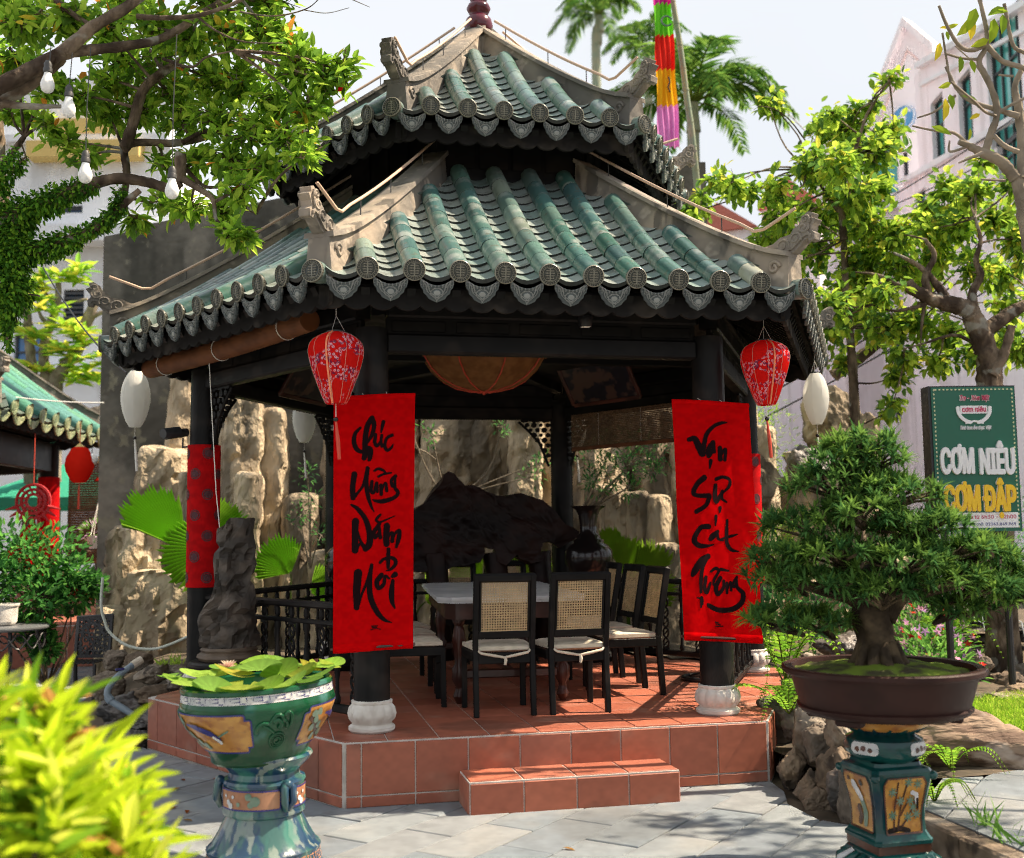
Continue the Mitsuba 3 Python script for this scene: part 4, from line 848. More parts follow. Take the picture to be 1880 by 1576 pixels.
def vase(label, x, y, z0, s):
    zb = (FZ-z0)/s
    k = thing('vase', label, 'vase', 'tall dark wooden vases behind the table')
    pr = [(0, 0), (.13, 0), (.15, .03), (.13, .07), (.12, .12), (.19, .2), (.24, .32), (.235, .42), (.19, .48), (.15, .50), (.155, .53), (.12, .545), (.12, .57), (.085, .60), (.085, .68), (.10, .78), (.115, .83), (.155, .87)]
    put(k + '__body', lathe([(r*s, z*s) for r, z in pr], 40, (x, y, z0), lambda a, i: 1+(.22*max(0, math.cos(4*a))*(i-15)/2 if i > 15 else 0)), 'black_glaze', smooth=True)
    st_ = [(0, zb), (.24, zb), (.26, zb+.05), (.20, zb+.09), (.19, -.30), (.22, -.26), (.14, -.22), (.12, -.10), (.17, -.04), (.19, -.02), (.19, 0), (0, 0)]
    put(k + '__stand', lathe([(r*s, z*s) for r, z in st_], 32, (x, y, z0)), 'dark_wood', smooth=40)
vase('tall dark vase with a wavy rim beside the back right column', 1.16, 1.20, .98, .92)
vase('tall dark vase with a wavy rim behind the left banner', -1.02, 1.30, .98, .92)
k = thing('floor_stand', 'round black iron stand foot on the tiles by the right column', 'stand'); c = np.array([1.62, -.40, FZ])
put(k + '__ring', tube([c+[.17*math.cos(a), .17*math.sin(a), .02] for a in np.linspace(0, 2*PI, 33)], .018, 8), 'black_iron', smooth=True)
for a in (0, 2.1, 4.2): part(k, 'spoke', tube([c+[0, 0, .06], c+[.17*math.cos(a), .17*math.sin(a), .02]], .009, 6), 'black_iron')
put(k + '__pole', tube([c+[0, 0, .05], c+[0, 0, 1.25]], .013, 8), 'black_iron')
put(k + '__head', lathe([(0, 1.2), (.05, 1.2), (.16, 1.22), (.19, 1.40), (.16, 1.58), (.05, 1.6), (0, 1.6)], 24, c), 'black_iron', smooth=40)
# ---------------------------------------------------------------- potted things in front
RV, FV, UP = np.array([.9774, -.2115, 0]), np.array([.2115, .9774, 0]), np.array([0, 0, 1.])   # axes of the garden path
def g3(c, a, b, z): return np.array([c[0], c[1], 0]) + a*RV + b*FV + z*UP
def surf(prof, loc, tilt=0.0):
    """maps (angle, height) onto a lathe, off metres proud of it"""
    P = np.array(sorted([(z, r) for r, z in prof])); c = np.array(loc, float)
    def m(phi, z, off=0.0):
        phi, z = np.asarray(phi, float), np.asarray(z, float); r = np.interp(z, P[:, 0], P[:, 1])+off
        v = np.stack([r*np.cos(phi), r*np.sin(phi), z], -1)
        if tilt: q, s = math.cos(tilt), math.sin(tilt); v = np.stack([v[..., 0]*q+v[..., 2]*s, v[..., 1], -v[..., 0]*s+v[..., 2]*q], -1)
        return v + c
    return m
def patch(S, poly, off, r_mean, edge=.03):
    b = MB()
    for g in getattr(poly, 'geoms', [poly]):
        t = trimesh.creation.triangulate_polygon(g, engine='earcut'); v, f = trimesh.remesh.subdivide_to_size(np.c_[t[0], np.zeros(len(t[0]))], t[1], edge)
        b.add(S(v[:, 0]/r_mean, v[:, 1], off), f)
    return b.out()
mat('bowl_green', bump(prin(proc(lambda p, n, uv: mix(mix((.004, .042, .016), (.010, .080, .034), smoothstep(.35, .65, fbm(p.x*7, p.y*7, p.z*4, 4))), (.05, .15, .14), .7*smoothstep(.57, .73, fbm(p.x*9+5, p.y*9, p.z*3, 4)))), .16, .4), lambda p, n, uv: .002*fbm(p.x*20, p.y*20, p.z*20, 3)))
def _drip(p, n, uv):
    a = fbm(p.x*16, p.y*16, p.z*3.2, 4); b = fbm(p.x*22+7, p.y*22, p.z*4, 3)
    c = mix((.03, .095, .085), (.010, .040, .085), smoothstep(.42, .58, a)); c = mix(c, (.22, .26, .22), .7*smoothstep(.56, .66, b))
    return mix(c, (.04, .17, .13), .7*smoothstep(.58, .7, fbm(p.x*10+2, p.y*10, p.z*6, 3)))
mat('drip_glaze', bump(prin(proc(_drip), .16, .6, clearcoat=.5), lambda p, n, uv: .002*fbm(p.x*26, p.y*26, p.z*10, 3)))
mat('ochre_glaze', prin(mottle((.46, .24, .055), (.34, .15, .03), 14, 4, c3=(.24, .085, .025), s3=20), .22, .6))
mat('clay_panel', prin(mottle((.40, .20, .11), (.28, .12, .06), 14, 4), .4))
mat('blue_glaze', prin(C(.03, .03, .15), .18))
mat('pale_glaze', prin(mottle((.60, .58, .56), (.42, .44, .45), 20), .2))
mat('leaf_glaze', prin(mottle((.09, .17, .12), (.16, .22, .16), 20), .25))
mat('brown_glaze', prin(mottle((.10, .035, .018), (.05, .022, .014), 20), .25))
mat('teal_glaze', bump(prin(mottle((.004, .038, .038), (.006, .065, .058), 9, 4, c3=(.004, .016, .035), s3=6), .16, .45), lambda p, n, uv: .002*fbm(p.x*20, p.y*20, p.z*12, 3)))
def key_band(S, z0, z1, r, n, off):
    """a running meander in strips between the heights z0 and z1"""
    b = MB(); w = 2*PI*r/n; h = z1-z0; t = h*.16
    cell = [(0, .1, 1, .1), (.08, .1, .08, .9), (.08, .9, .78, .9), (.78, .9, .78, .38), (.36, .38, .78, .38), (.36, .38, .36, .62)]
    for i in range(n):
        for x0, y0, x1, y1 in cell:
            q = LineString([((i+x0)*w, z0+y0*h), ((i+x1)*w, z0+y1*h)]).buffer(t/2, cap_style=3)
            c = np.array(q.exterior.coords)[:-1]; b.add(S(c[:, 0]/r, c[:, 1], off), [[0, 2, 1], [0, 3, 2]] if Polygon(c).exterior.is_ccw is False else [[0, 1, 2], [0, 2, 3]])
    return b.out()
# -- the lily bowl on its pedestal
c = np.array([-1.715, -3.25, 0]); BT = .045
k = thing('pedestal', 'drip glazed blue green ceramic pedestal with a clay panel under the lily bowl', 'pedestal')
pp = [(0, 0), (.262, 0), (.268, .03), (.262, .06), (.255, .10), (.258, .115), (.235, .135), (.205, .185), (.18, .24), (.172, .262), (.188, .272), (.19, .285), (.184, .30), (.184, .40), (.19, .412), (.186, .424), (.165, .43), (.160, .455), (.172, .47), (.205, .50), (.222, .525), (.215, .535), (0, .535)]
SP = surf(pp[1:-1], c)
put(k + '__body', lathe(pp, 64, c, lambda a, i: 1+(.016*abs(math.sin(a*14)) if 5 <= i <= 8 else 0)), 'drip_glaze', smooth=35)
put(k + '__key_pattern', key_band(SP, .055, .10, .258, 26, .0025), 'clay_panel')
for a0 in (-2.05, -.1, 2.0):
    q = sbox(-.165, .306, .165, .396).buffer(-.012, join_style=1).buffer(.012); q = affinity.translate(q, a0*.184, 0)
    part(k, 'panel', patch(SP, q, .004, .184), 'clay_panel', smooth=True); part(k, 'panel_rim', patch(SP, q.difference(q.buffer(-.007)), .0065, .184), 'blue_glaze')
    for x, z, w in [(-.09, .34, .012), (-.06, .365, .008), (-.11, .365, .008), (-.03, .335, .010), (-.075, .325, .014), (.02, .37, .016), (.05, .35, .022), (.03, .335, .014)]:
        part(k, 'flower', patch(SP, Point(a0*.184+x, z).buffer(w, 5), .0075, .184), 'leaf_glaze' if x > -.05 else 'pale_glaze')
for a0 in (-1.02, 1.0, 3.1):
    m = MB()
    for s in (-1, 1): m.mesh(tube([SP(a0+s*.03, .42, .0), SP(a0+s*.10, .40, .025), SP(a0+s*.10, .34, .03), SP(a0+s*.03, .30, .012)], [.016, .02, .018, .012], 7))
    m.mesh((np.array(trimesh.creation.icosphere(2, .024).vertices)+SP(a0, .415, .012), trimesh.creation.icosphere(2, .024).faces)); part(k, 'lion_handle', m, 'drip_glaze', smooth=True)
k = thing('lily_bowl', 'big green glazed ceramic bowl with ochre bird panels, full of lily pads', 'planter')
bp = [(.0, .50), (.21, .50), (.222, .512), (.222, .535), (.235, .56), (.282, .62), (.325, .68), (.350, .735), (.357, .765), (.352, .785), (.346, .80), (.344, .828), (.350, .838), (.348, .852), (.338, .858), (.322, .85), (.320, .79), (.30, .76), (0, .76)]
bc = c + [-.02, 0, .006]; SB = surf([p for p in bp[1:14]], bc, -BT*0)
def tl_(m): v, f = m; v = v-bc; q, s = math.cos(-BT), math.sin(-BT); v = np.c_[v[:, 0]*q+(v[:, 2]-.5)*s, v[:, 1], -v[:, 0]*s+(v[:, 2]-.5)*q+.5]; return v+bc, f
put(k + '__body', tl_(lathe(bp, 72, bc)), 'bowl_green', smooth=35)
put(k + '__white_band', tl_(patch(SB, sbox(-PI*.344, .797, PI*.344, .832), .0015, .344, .05)), 'pale_glaze', smooth=True)
put(k + '__key_pattern', tl_(key_band(SB, .800, .829, .344, 22, .004)), 'blue_glaze')
for a0 in (-2.36, -.22, 2.0):
    q = unary_union([sbox(-.20, .585, .20, .745), sbox(-.225, .61, .225, .72)]).buffer(.006); q = affinity.translate(q, a0*.33, 0)
    part(k, 'bird_panel', tl_(patch(SB, q, .003, .33)), 'ochre_glaze', smooth=True)
    part(k, 'panel_rim', tl_(patch(SB, q.buffer(.008).difference(q), .0045, .33)), 'blue_glaze')
    B = lambda pts, w: unary_union([hull2(a[:2], b[:2], w*a[2], w*b[2]) for a, b in zip(pts[:-1], pts[1:])])
    def deco(nm, pts, w, m_, off=.008): part(k, nm, tl_(patch(SB, affinity.translate(B(pts, w), a0*.33, 0), off, .33)), m_, smooth=True)
    deco('bird', [(-.06, .70, .6), (-.01, .69, 1), (.04, .672, 1.1), (.075, .645, .5)], .014, 'blue_glaze', .010)
    deco('bird_wing', [(-.10, .708, .4), (-.03, .70, 1)], .012, 'blue_glaze', .012)
    deco('bird_breast', [(.05, .655, .8), (.075, .632, 1)], .010, 'pale_glaze', .012)
    deco('branch', [(-.19, .70, 1), (-.15, .67, 1.2), (-.10, .63, 1.4), (-.05, .60, 1)], .012, 'brown_glaze', .007)
    deco('branch', [(.07, .655, .5), (.11, .675, .5), (.13, .685, .4)], .008, 'leaf_glaze')
    for x, z in [(-.18, .72), (-.15, .725), (-.16, .69), (-.12, .66), (-.08, .625), (-.04, .61), (-.17, .655), (-.13, .61)]: deco('leaf', [(x, z, 1), (x+.015, z-.012, .5)], .016, 'leaf_glaze', .009)
for a0 in (-1.32, .75, 2.95):
    m = MB()
    tubes = [([(-.09, .66), (-.085, .69), (-.06, .71), (-.03, .705), (-.02, .72), (.0, .745), (.02, .735), (.03, .71)], .009), ([(.03, .735), (.045, .75), (.06, .74), (.065, .70), (.05, .675)], .008), ([(.03, .72), (.045, .70), (.045, .68)], .008), ([(-.02, .715), (.005, .72), (.02, .70), (.01, .68)], .012), ([(-.06, .70), (-.03, .68), (-.01, .66)], .007)]
    for pts, w in tubes:
        q = spline(np.array([(x, z, 0) for x, z in pts]), 14); m.mesh(tube(SB(a0+q[:, 0]/.33, q[:, 1], .004), w, 6))
    for r_m, w in ((.036, .006), (.026, .004), (.015, .005)): m.mesh(tube(np.array([SB(a0+(.01+r_m*math.cos(t))/.31, .622+r_m*math.sin(t), .004) for t in np.linspace(0, 2*PI, 20)]), w, 5))
    part(k, 'bat_medallion', tl_(m.out()), 'bowl_green', smooth=True)
# -- lily pads: cupped round leaves with a notch, each at its own tilt, and one flower
r3 = np.random.default_rng(11)
def lily(pos, R, yaw, tilt, cup, col):
    n = 26; a = np.linspace(.22, 2*PI-.22, n)+PI; rings = [0, .35, .7, 1.0]; v = []
    for q in rings:
        for x in a: w = 1+.03*math.sin(3*x); v.append([q*R*w*math.cos(x), q*R*w*math.sin(x), cup*R*q**2*(1+.4*math.sin(2*x+1))])
    f = [[i*n+j, i*n+j+1, (i+1)*n+j+1, (i+1)*n+j] for i in range(3) for j in range(n-1)]
    return xf(xf((np.array(v), np.array(f)), ry=tilt), pos, yaw), col
spots = [(-.36,-.08,.895,.085,2.9,-.25),(-.30,-.16,.885,.10,3.6,-.15),(-.20,-.24,.875,.11,4.4,-.20),(-.08,-.28,.875,.115,4.9,.1),(.03,-.28,.88,.09,5.0,-.45),(.13,-.25,.88,.10,5.3,-.3),(.20,-.20,.885,.09,5.6,-.2),(.27,-.10,.90,.085,6.0,-.3),(.31,.0,.93,.095,.2,-.1),(.30,.08,.92,.085,.6,.25),(-.22,-.06,.91,.10,2.2,.35),(-.12,-.10,.92,.105,3.2,-.35),(.0,-.08,.935,.115,4.2,-.5),(.09,-.06,.915,.10,5.2,-.6),(.19,-.02,.90,.085,5.9,-.9),(-.28,.06,.90,.10,2.6,-.2),(-.14,.08,.925,.105,1.9,.3),(.0,.10,.94,.11,1.4,-.3),(.11,.12,.93,.11,1.0,.55),(.21,.12,.91,.085,.4,.7),(-.05,.22,.90,.10,1.6,.2),(.10,.24,.90,.09,1.2,.2),(-.2,.2,.90,.10,2.4,.3),(-.41,-.02,.91,.06,3.0,-.1)]
pal = [(.20, .34, .05), (.26, .40, .07), (.17, .31, .06), (.30, .38, .06), (.14, .27, .05), (.36, .33, .05)]
pl_ = [0,1,2,3,0,1,4,2,0,3,1,5,2,0,3,1,4,0,2,5,1,0,3,4]
for i, (x, y, z, R, yaw, tilt) in enumerate(spots):
    m, col = lily(bc+[x, y-.02, z-.02], R*.92, yaw+.5*math.sin(i*1.7), tilt*.7-.20*max(0, -y/.28)+.16*math.sin(i*2.3), .22, pal[pl_[i]])
    wh = ['right', 'back right', 'back', 'back left', 'left', 'front left', 'front', 'front right'][int(round(math.atan2(y, x)/(PI/4))) % 8]; rg_ = 'at the centre of the bowl, towards its' if math.hypot(x, y) < .16 else 'halfway to the rim on the' if math.hypot(x, y) < .28 else 'hanging over the rim at the'
    kk = thing('lily_pad', ('yellowish ' if pl_[i] == 5 else 'pale ' if pl_[i] in (1, 3) else 'green ')+f'lily pad {rg_} {wh}'+('' if 'rim on' not in rg_ else ' side'), 'lily pad', 'lily pads in the glazed bowl')
    vr = np.tile(1+.16*np.cos(np.arange(26)*2*PI/26*13*.5)**2*(np.arange(26) % 2*2-1), 4)*np.repeat([1.25, 1.08, 1.0, .88], 26)
    put(kk, m, 'leaf', smooth=True, col=np.clip(np.array(col)[None]*vr[:, None]*r3.uniform(1.1, 1.6), 0, 1))
kk = thing('lily_flower', 'pink and cream water lily flower among the pads in the bowl', 'flower'); m = MB(); n = 26
pos = np.tile(bc+[-.15, .02, .915], (n, 1)); a = np.linspace(0, 4*PI, n); d = np.stack([np.cos(a), np.sin(a), .25+np.linspace(0, 1.4, n)], 1)
leaves(m, pos, d, np.tile([0, 0, 1.], (n, 1))+.01*r3.normal(size=(n, 3)), .052, .013, np.array([(.40, .22, .21)]*13+[(.42, .34, .27)]*13)); put(kk, m, 'petal', col='v')
put(num('bowl_water'), lathe([(0, .79+.006), (.318, .79+.006)], 40, bc), 'wet_bed'); labels['bowl_water'] = {'label': 'dark water standing in the lily bowl', 'category': 'water'}

# -- the bonsai
c = np.array([.985, -4.08, 0])
k = thing('pedestal', 'square teal glazed pedestal with ochre bird and branch panels under the bonsai pot', 'pedestal')
sq = lambda hw, ch: np.array([(hw, -hw+ch), (hw, hw-ch), (hw-ch, hw), (-hw+ch, hw), (-hw, hw-ch), (-hw, -hw+ch), (-hw+ch, -hw), (hw-ch, -hw)])
pr2 = [(0, .0), (.165, .0), (.172, .03), (.170, .07), (.158, .10), (.140, .128), (.127, .135), (.125, .17), (.142, .175), (.143, .19), (.134, .20), (.122, .225), (.120, .27), (.124, .33), (.138, .40), (.148, .45), (.150, .478), (.142, .492), (.118, .50), (.112, .515)]
ang = .6+math.atan2(-.2115, .9774)
RZ = -.135-PI/4+.205-.82
v = []; 
for hw, z in pr2: v += [(*q, z) for q in sq(max(hw, .001), max(hw, .001)*.16)]
f = [[i*8+j, i*8+(j+1) % 8, (i+1)*8+(j+1) % 8, (i+1)*8+j] for i in range(len(pr2)-1) for j in range(8)]
put(k + '__body', xf((np.array(v), np.array(f)), c, RZ), 'teal_glaze', smooth=28)
put(k + '__clay_band', xf(box((0, 0, .153), (.256, .256, .034)), c, RZ), 'brown_glaze')
nk = [(.10, .505), (.125, .515), (.165, .545), (.175, .575), (.165, .61), (.135, .625), (.125, .64), (.15, .655), (.19, .675), (.215, .70), (.215, .706), (0, .706)]
put(k + '__neck', lathe(nk, 48, c), 'teal_glaze', smooth=35); SN = surf(nk[:-1], c)
put(k + '__ochre_bowl', lathe([(.152, .652), (.194, .672), (.219, .70)], 48, c), 'ochre_glaze', smooth=True)
for i in range(16): part(k, 'petal_relief', tube([SN(i*PI/8, .645, .004), SN(i*PI/8+.03, .668, .006)], [.012, .006], 6), 'teal_glaze', smooth=True)
for i, a0 in enumerate(np.arange(4)*PI/2-1.05):
    q = sbox(-.065, .552, .065, .605).buffer(-.02).buffer(.02); q = affinity.translate(q, a0*.17, 0); part(k, 'neck_panel', patch(SN, q, .003, .17), 'pale_glaze', smooth=True)
    for x, z, w in [(-.03, .575, .012), (.0, .58, .012), (.03, .575, .010)]: part(k, 'painted_fruit', patch(SN, affinity.translate(Point(x, z).buffer(w, 5), a0*.17, 0), .005, .17), 'brown_glaze')
zz_ = np.array([p[1] for p in pr2]); hh_ = np.array([p[0] for p in pr2])
def FaceS(s):   # one flat-ish side of the pedestal body, side s
    R_ = lambda x, z, off: xf((np.stack([np.interp(z, zz_, hh_)+off, x, z], -1), None), c, RZ+s*PI/2)[0]
    return R_
for s in range(4):
    Fc = FaceS(s); q = Polygon([(-.082, .225), (.082, .225), (.082, .30), (.092, .37), (.100, .43), (.085, .455), (-.085, .455), (-.100, .43), (-.092, .37), (-.082, .30)])
    def fp_(poly, off):
        b = MB()
        for g in getattr(poly, 'geoms', [poly]):
            t = trimesh.creation.triangulate_polygon(g, engine='earcut'); vv, ff = trimesh.remesh.subdivide_to_size(np.c_[t[0], np.zeros(len(t[0]))], t[1], .03); b.add(Fc(vv[:, 0], vv[:, 1], off), ff)
        return b.out()
    part(k, 'panel', fp_(q, .003), 'ochre_glaze'); part(k, 'panel_rim', fp_(q.buffer(.007).difference(q), .005), 'brown_glaze')
    Lz = lambda pts, w: unary_union([hull2(a, b, w, w*.8) for a, b in zip(pts[:-1], pts[1:])])
    if s % 2 == 0:
        for pts in ([(-.05, .24), (-.045, .33), (-.035, .44)], [(-.03, .24), (-.015, .34), (.01, .44)], [(-.02, .24), (.03, .30), (.06, .38)], [(-.015, .30), (.02, .36)]): part(k, 'branch', fp_(Lz(pts, .0045), .006), 'brown_glaze')
        for x, z in [(-.06, .40), (.015, .44), (.06, .43), (-.02, .36), (.03, .36), (.045, .33), (.02, .29), (.06, .30), (-.055, .30)]: part(k, 'leaf_spray', fp_(unary_union([LineString([(x, z), (x+.018*math.cos(t), z+.018*math.sin(t))]).buffer(.003) for t in np.linspace(0, 5.4, 7)]), .007), 'leaf_glaze')
        part(k, 'bird', fp_(Lz([(.035, .395), (.055, .385), (.06, .35)], .010), .009), 'pale_glaze'); part(k, 'bird_tail', fp_(Lz([(.06, .365), (.064, .325)], .006), .010), 'black_glaze')
        part(k, 'rock', fp_(Lz([(-.07, .235), (-.02, .243), (.02, .233)], .012), .006), 'black_glaze')
    else:
        part(k, 'crane', fp_(Lz([(-.02, .41), (.0, .385), (.02, .36)], .020), .008), 'pale_glaze'); part(k, 'tree', fp_(Lz([(.02, .34), (.035, .30), (.03, .25)], .018), .006), 'leaf_glaze')
        part(k, 'deer', fp_(Lz([(-.01, .31), (.0, .28), (-.01, .25)], .016), .007), 'brown_glaze'); part(k, 'sun', fp_(Point(.035, .425).buffer(.014), .006), 'black_glaze'); part(k, 'flower', fp_(Point(-.06, .43).buffer(.010), .006), 'brown_glaze')
for s in range(4):
    q = xf((np.array([[.148, .148, .462], [.15, .15, .478]])-[.006, .006, 0], None), c, RZ+s*PI/2)[0]; part(k, 'corner_mask', (np.array(trimesh.creation.icosphere(2, .021).vertices)*[1, 1, .9]+q[0], trimesh.creation.icosphere(2, 1).faces), 'teal_glaze', smooth=True)
for i in range(20): a = i*PI/10; part(k, 'foot_lobe', tube([c+[.15*math.cos(a), .15*math.sin(a), .118], c+[.205*math.cos(a), .205*math.sin(a), .08], c+[.215*math.cos(a), .215*math.sin(a), .02]], [.016, .026, .02], 7), 'teal_glaze' if i % 3 else 'pale_glaze', smooth=True)
k = thing('bonsai_pot', 'wide dark brown oval bonsai pot on the teal pedestal', 'plant pot'); PT = np.array([c[0]+.005, c[1], .016])
lob = lambda a, i: 1+.025*abs(math.cos(2*(a-.4)))**.5
pot = [(0, .70), (.335, .70), (.355, .71), (.37, .725), (.372, .735), (.36, .74), (.375, .79), (.392, .85), (.40, .872), (.425, .876), (.434, .886), (.434, .902), (.425, .908), (.39, .906), (.385, .88), (0, .87)]
put(k + '__body', lathe(pot, 80, PT, lob), 'pot_brown', smooth=35)
for a in (.6, 2.5, 3.7, 5.7): part(k, 'foot', box(PT+[.30*math.cos(a), .30*math.sin(a), .690], (.12, .06, .035), a+PI/2, .01), 'pot_brown')
k = thing('bonsai_tree', 'dense conical bonsai with narrow dark green leaves and a thick gnarled trunk', 'bonsai tree')
rb = np.random.default_rng(21)
v, f = lathe([(.388, .878), (.36, .886), (.33, .895), (.29, .900), (.25, .906), (.2, .912), (.15, .917), (.1, .92), (.05, .923), (0, .925)], 90, PT, lob); v[:, 2] += .035*(meshkit.fbm(v*26, 3)-.5); put(k + '__moss', (v, f), 'moss', smooth=True)
b0 = g3(c, -.01, 0, .88)
tk = MB()
trunk = spline([b0+[0, 0, 0], g3(c, -.015, 0, 1.0), g3(c, -.03, .0, 1.14), g3(c, -.02, .01, 1.24)], 26)
v, f = tube(trunk, np.interp(np.linspace(0, 1, 26), [0, .15, .4, .7, 1], [.145, .092, .082, .088, .085]), 36); nv_ = meshkit.fbm(v*[14, 14, 5], 4); ctr_ = v*[0, 0, 1]+np.array([b0[0], b0[1], 0]); v = ctr_+(v-ctr_)*(1+.55*(nv_-.5))[:, None]; tk.add(v, f)
limbs = [[(-.05, 0, 1.16), (-.08, .02, 1.28), (-.14, .02, 1.40), (-.10, .02, 1.6), (-.10, .02, 1.85)], [(.02, 0, 1.14), (.10, -.02, 1.24), (.18, -.03, 1.30), (.34, -.03, 1.36)], [(-.06, 0, 1.2), (-.22, -.03, 1.26), (-.42, -.05, 1.30)], [(-.05, .03, 1.3), (.08, .08, 1.42), (.18, .05, 1.55)], [(-.1, 0, 1.4), (-.28, .02, 1.5)], [(.1, 0, 1.26), (.32, .08, 1.26), (.55, .10, 1.32)]]
for l in limbs: P_ = spline([g3(c, *q) for q in l], 14); tk.mesh(tube(P_, np.linspace(.055 if l is limbs[0] or l is limbs[1] else .04, .012, 14)*(1+.12*rb.random(14)), 12))
put(k + '__trunk', tk, 'dark_bark', smooth=True)
for a in np.linspace(0, 2*PI, 11, endpoint=False):
    q = [b0+[.06*math.cos(a), .06*math.sin(a), .14], b0+[.11*math.cos(a), .11*math.sin(a), .05], b0+[.17*math.cos(a+.2), .17*math.sin(a+.2), .024], b0+[.25*math.cos(a+.3), .25*math.sin(a+.3), .018]]
    part(k, 'root', tube(spline(q, 9), np.linspace(.034, .006, 9), 7), 'dark_bark', smooth=True)
pads = [(-.10,.02,1.93,.20,.16,.09),(-.20,.0,1.83,.20,.18,.10),(-.03,.02,1.84,.17,.18,.10),(-.30,.0,1.70,.22,.2,.11),(.0,-.08,1.70,.25,.2,.11),(.03,.0,1.70,.14,.2,.11),(-.42,.0,1.55,.22,.2,.11),(-.17,-.15,1.56,.24,.2,.11),(.10,-.12,1.55,.25,.2,.10),(.11,.0,1.53,.16,.2,.10),(-.52,.02,1.42,.18,.22,.10),(-.32,-.15,1.40,.25,.2,.11),(.0,-.20,1.40,.27,.2,.11),(.25,-.12,1.40,.25,.2,.10),(.42,.0,1.39,.17,.2,.08),(-.55,.0,1.27,.16,.2,.09),(-.36,-.12,1.25,.25,.22,.10),(-.1,-.22,1.27,.22,.16,.09),(.16,-.20,1.27,.22,.17,.09),(.36,-.1,1.28,.2,.2,.09),(.56,.05,1.30,.16,.2,.09),(-.58,.0,1.12,.15,.18,.08),(-.40,-.05,1.13,.2,.2,.08),(.52,.0,1.17,.20,.2,.08),(.70,.08,1.26,.13,.14,.08),(.30,.0,1.17,.18,.2,.08),(-.2,.1,1.4,.3,.25,.12),(.1,.15,1.45,.3,.25,.12),(-.1,.1,1.7,.25,.2,.14),(.62,.1,1.16,.14,.14,.06)]
PL = MB(); tw = MB()
for (a, b_, z, rx, ry, rz_) in pads[:-4]:
    a += .05 if a > -.3 else .10; rx *= .90; rz_ *= .72; z += .03*math.sin(a*40+z*20)
    n = int(18+rx*ry*640); d = rdir(n, rb); d[:, 2] = np.where(d[:, 2] < -.25, -d[:, 2], d[:, 2]); q = d*(.55+.45*rb.random((n, 1))**.4)
    ctr = np.array([g3(c, a+x*rx, b_+y*ry, z+w*rz_) for x, y, w in q])
    out = np.array([x*RV*.6+y*FV*.6+np.array([0, 0, .7*abs(w)+.45]) for x, y, w in d])
    for p0, o in zip(ctr, out):
        m_ = int(rb.integers(13, 19)); o = o/np.linalg.norm(o); dd = rdir(m_, rb)*.95+o*rb.uniform(.35, .9); t_ = rb.random()**1.3
        base = np.array([.030, .082, .026])*(1-t_)+np.array([.095, .165, .030])*t_
        leaves(PL, np.tile(p0, (m_, 1)), dd, rdir(m_, rb)*.3+[0, 0, 1], rb.uniform(.05, .088, m_), .0125, np.clip(base*(1+.5*(rb.random((m_, 1))-.5)), 0, 1), 'blade')
    for _ in range(int(5+rx*40)): i = int(rb.integers(n)); tw.mesh(tube([g3(c, a*.7, b_*.7, z-.06), (ctr[i]+g3(c, a, b_, z-.03))/2, ctr[i]], [.009, .006, .003], 4))
put(k + '__foliage', PL, 'leaf', col='v'); put(k + '__twigs', tw, 'dark_bark')
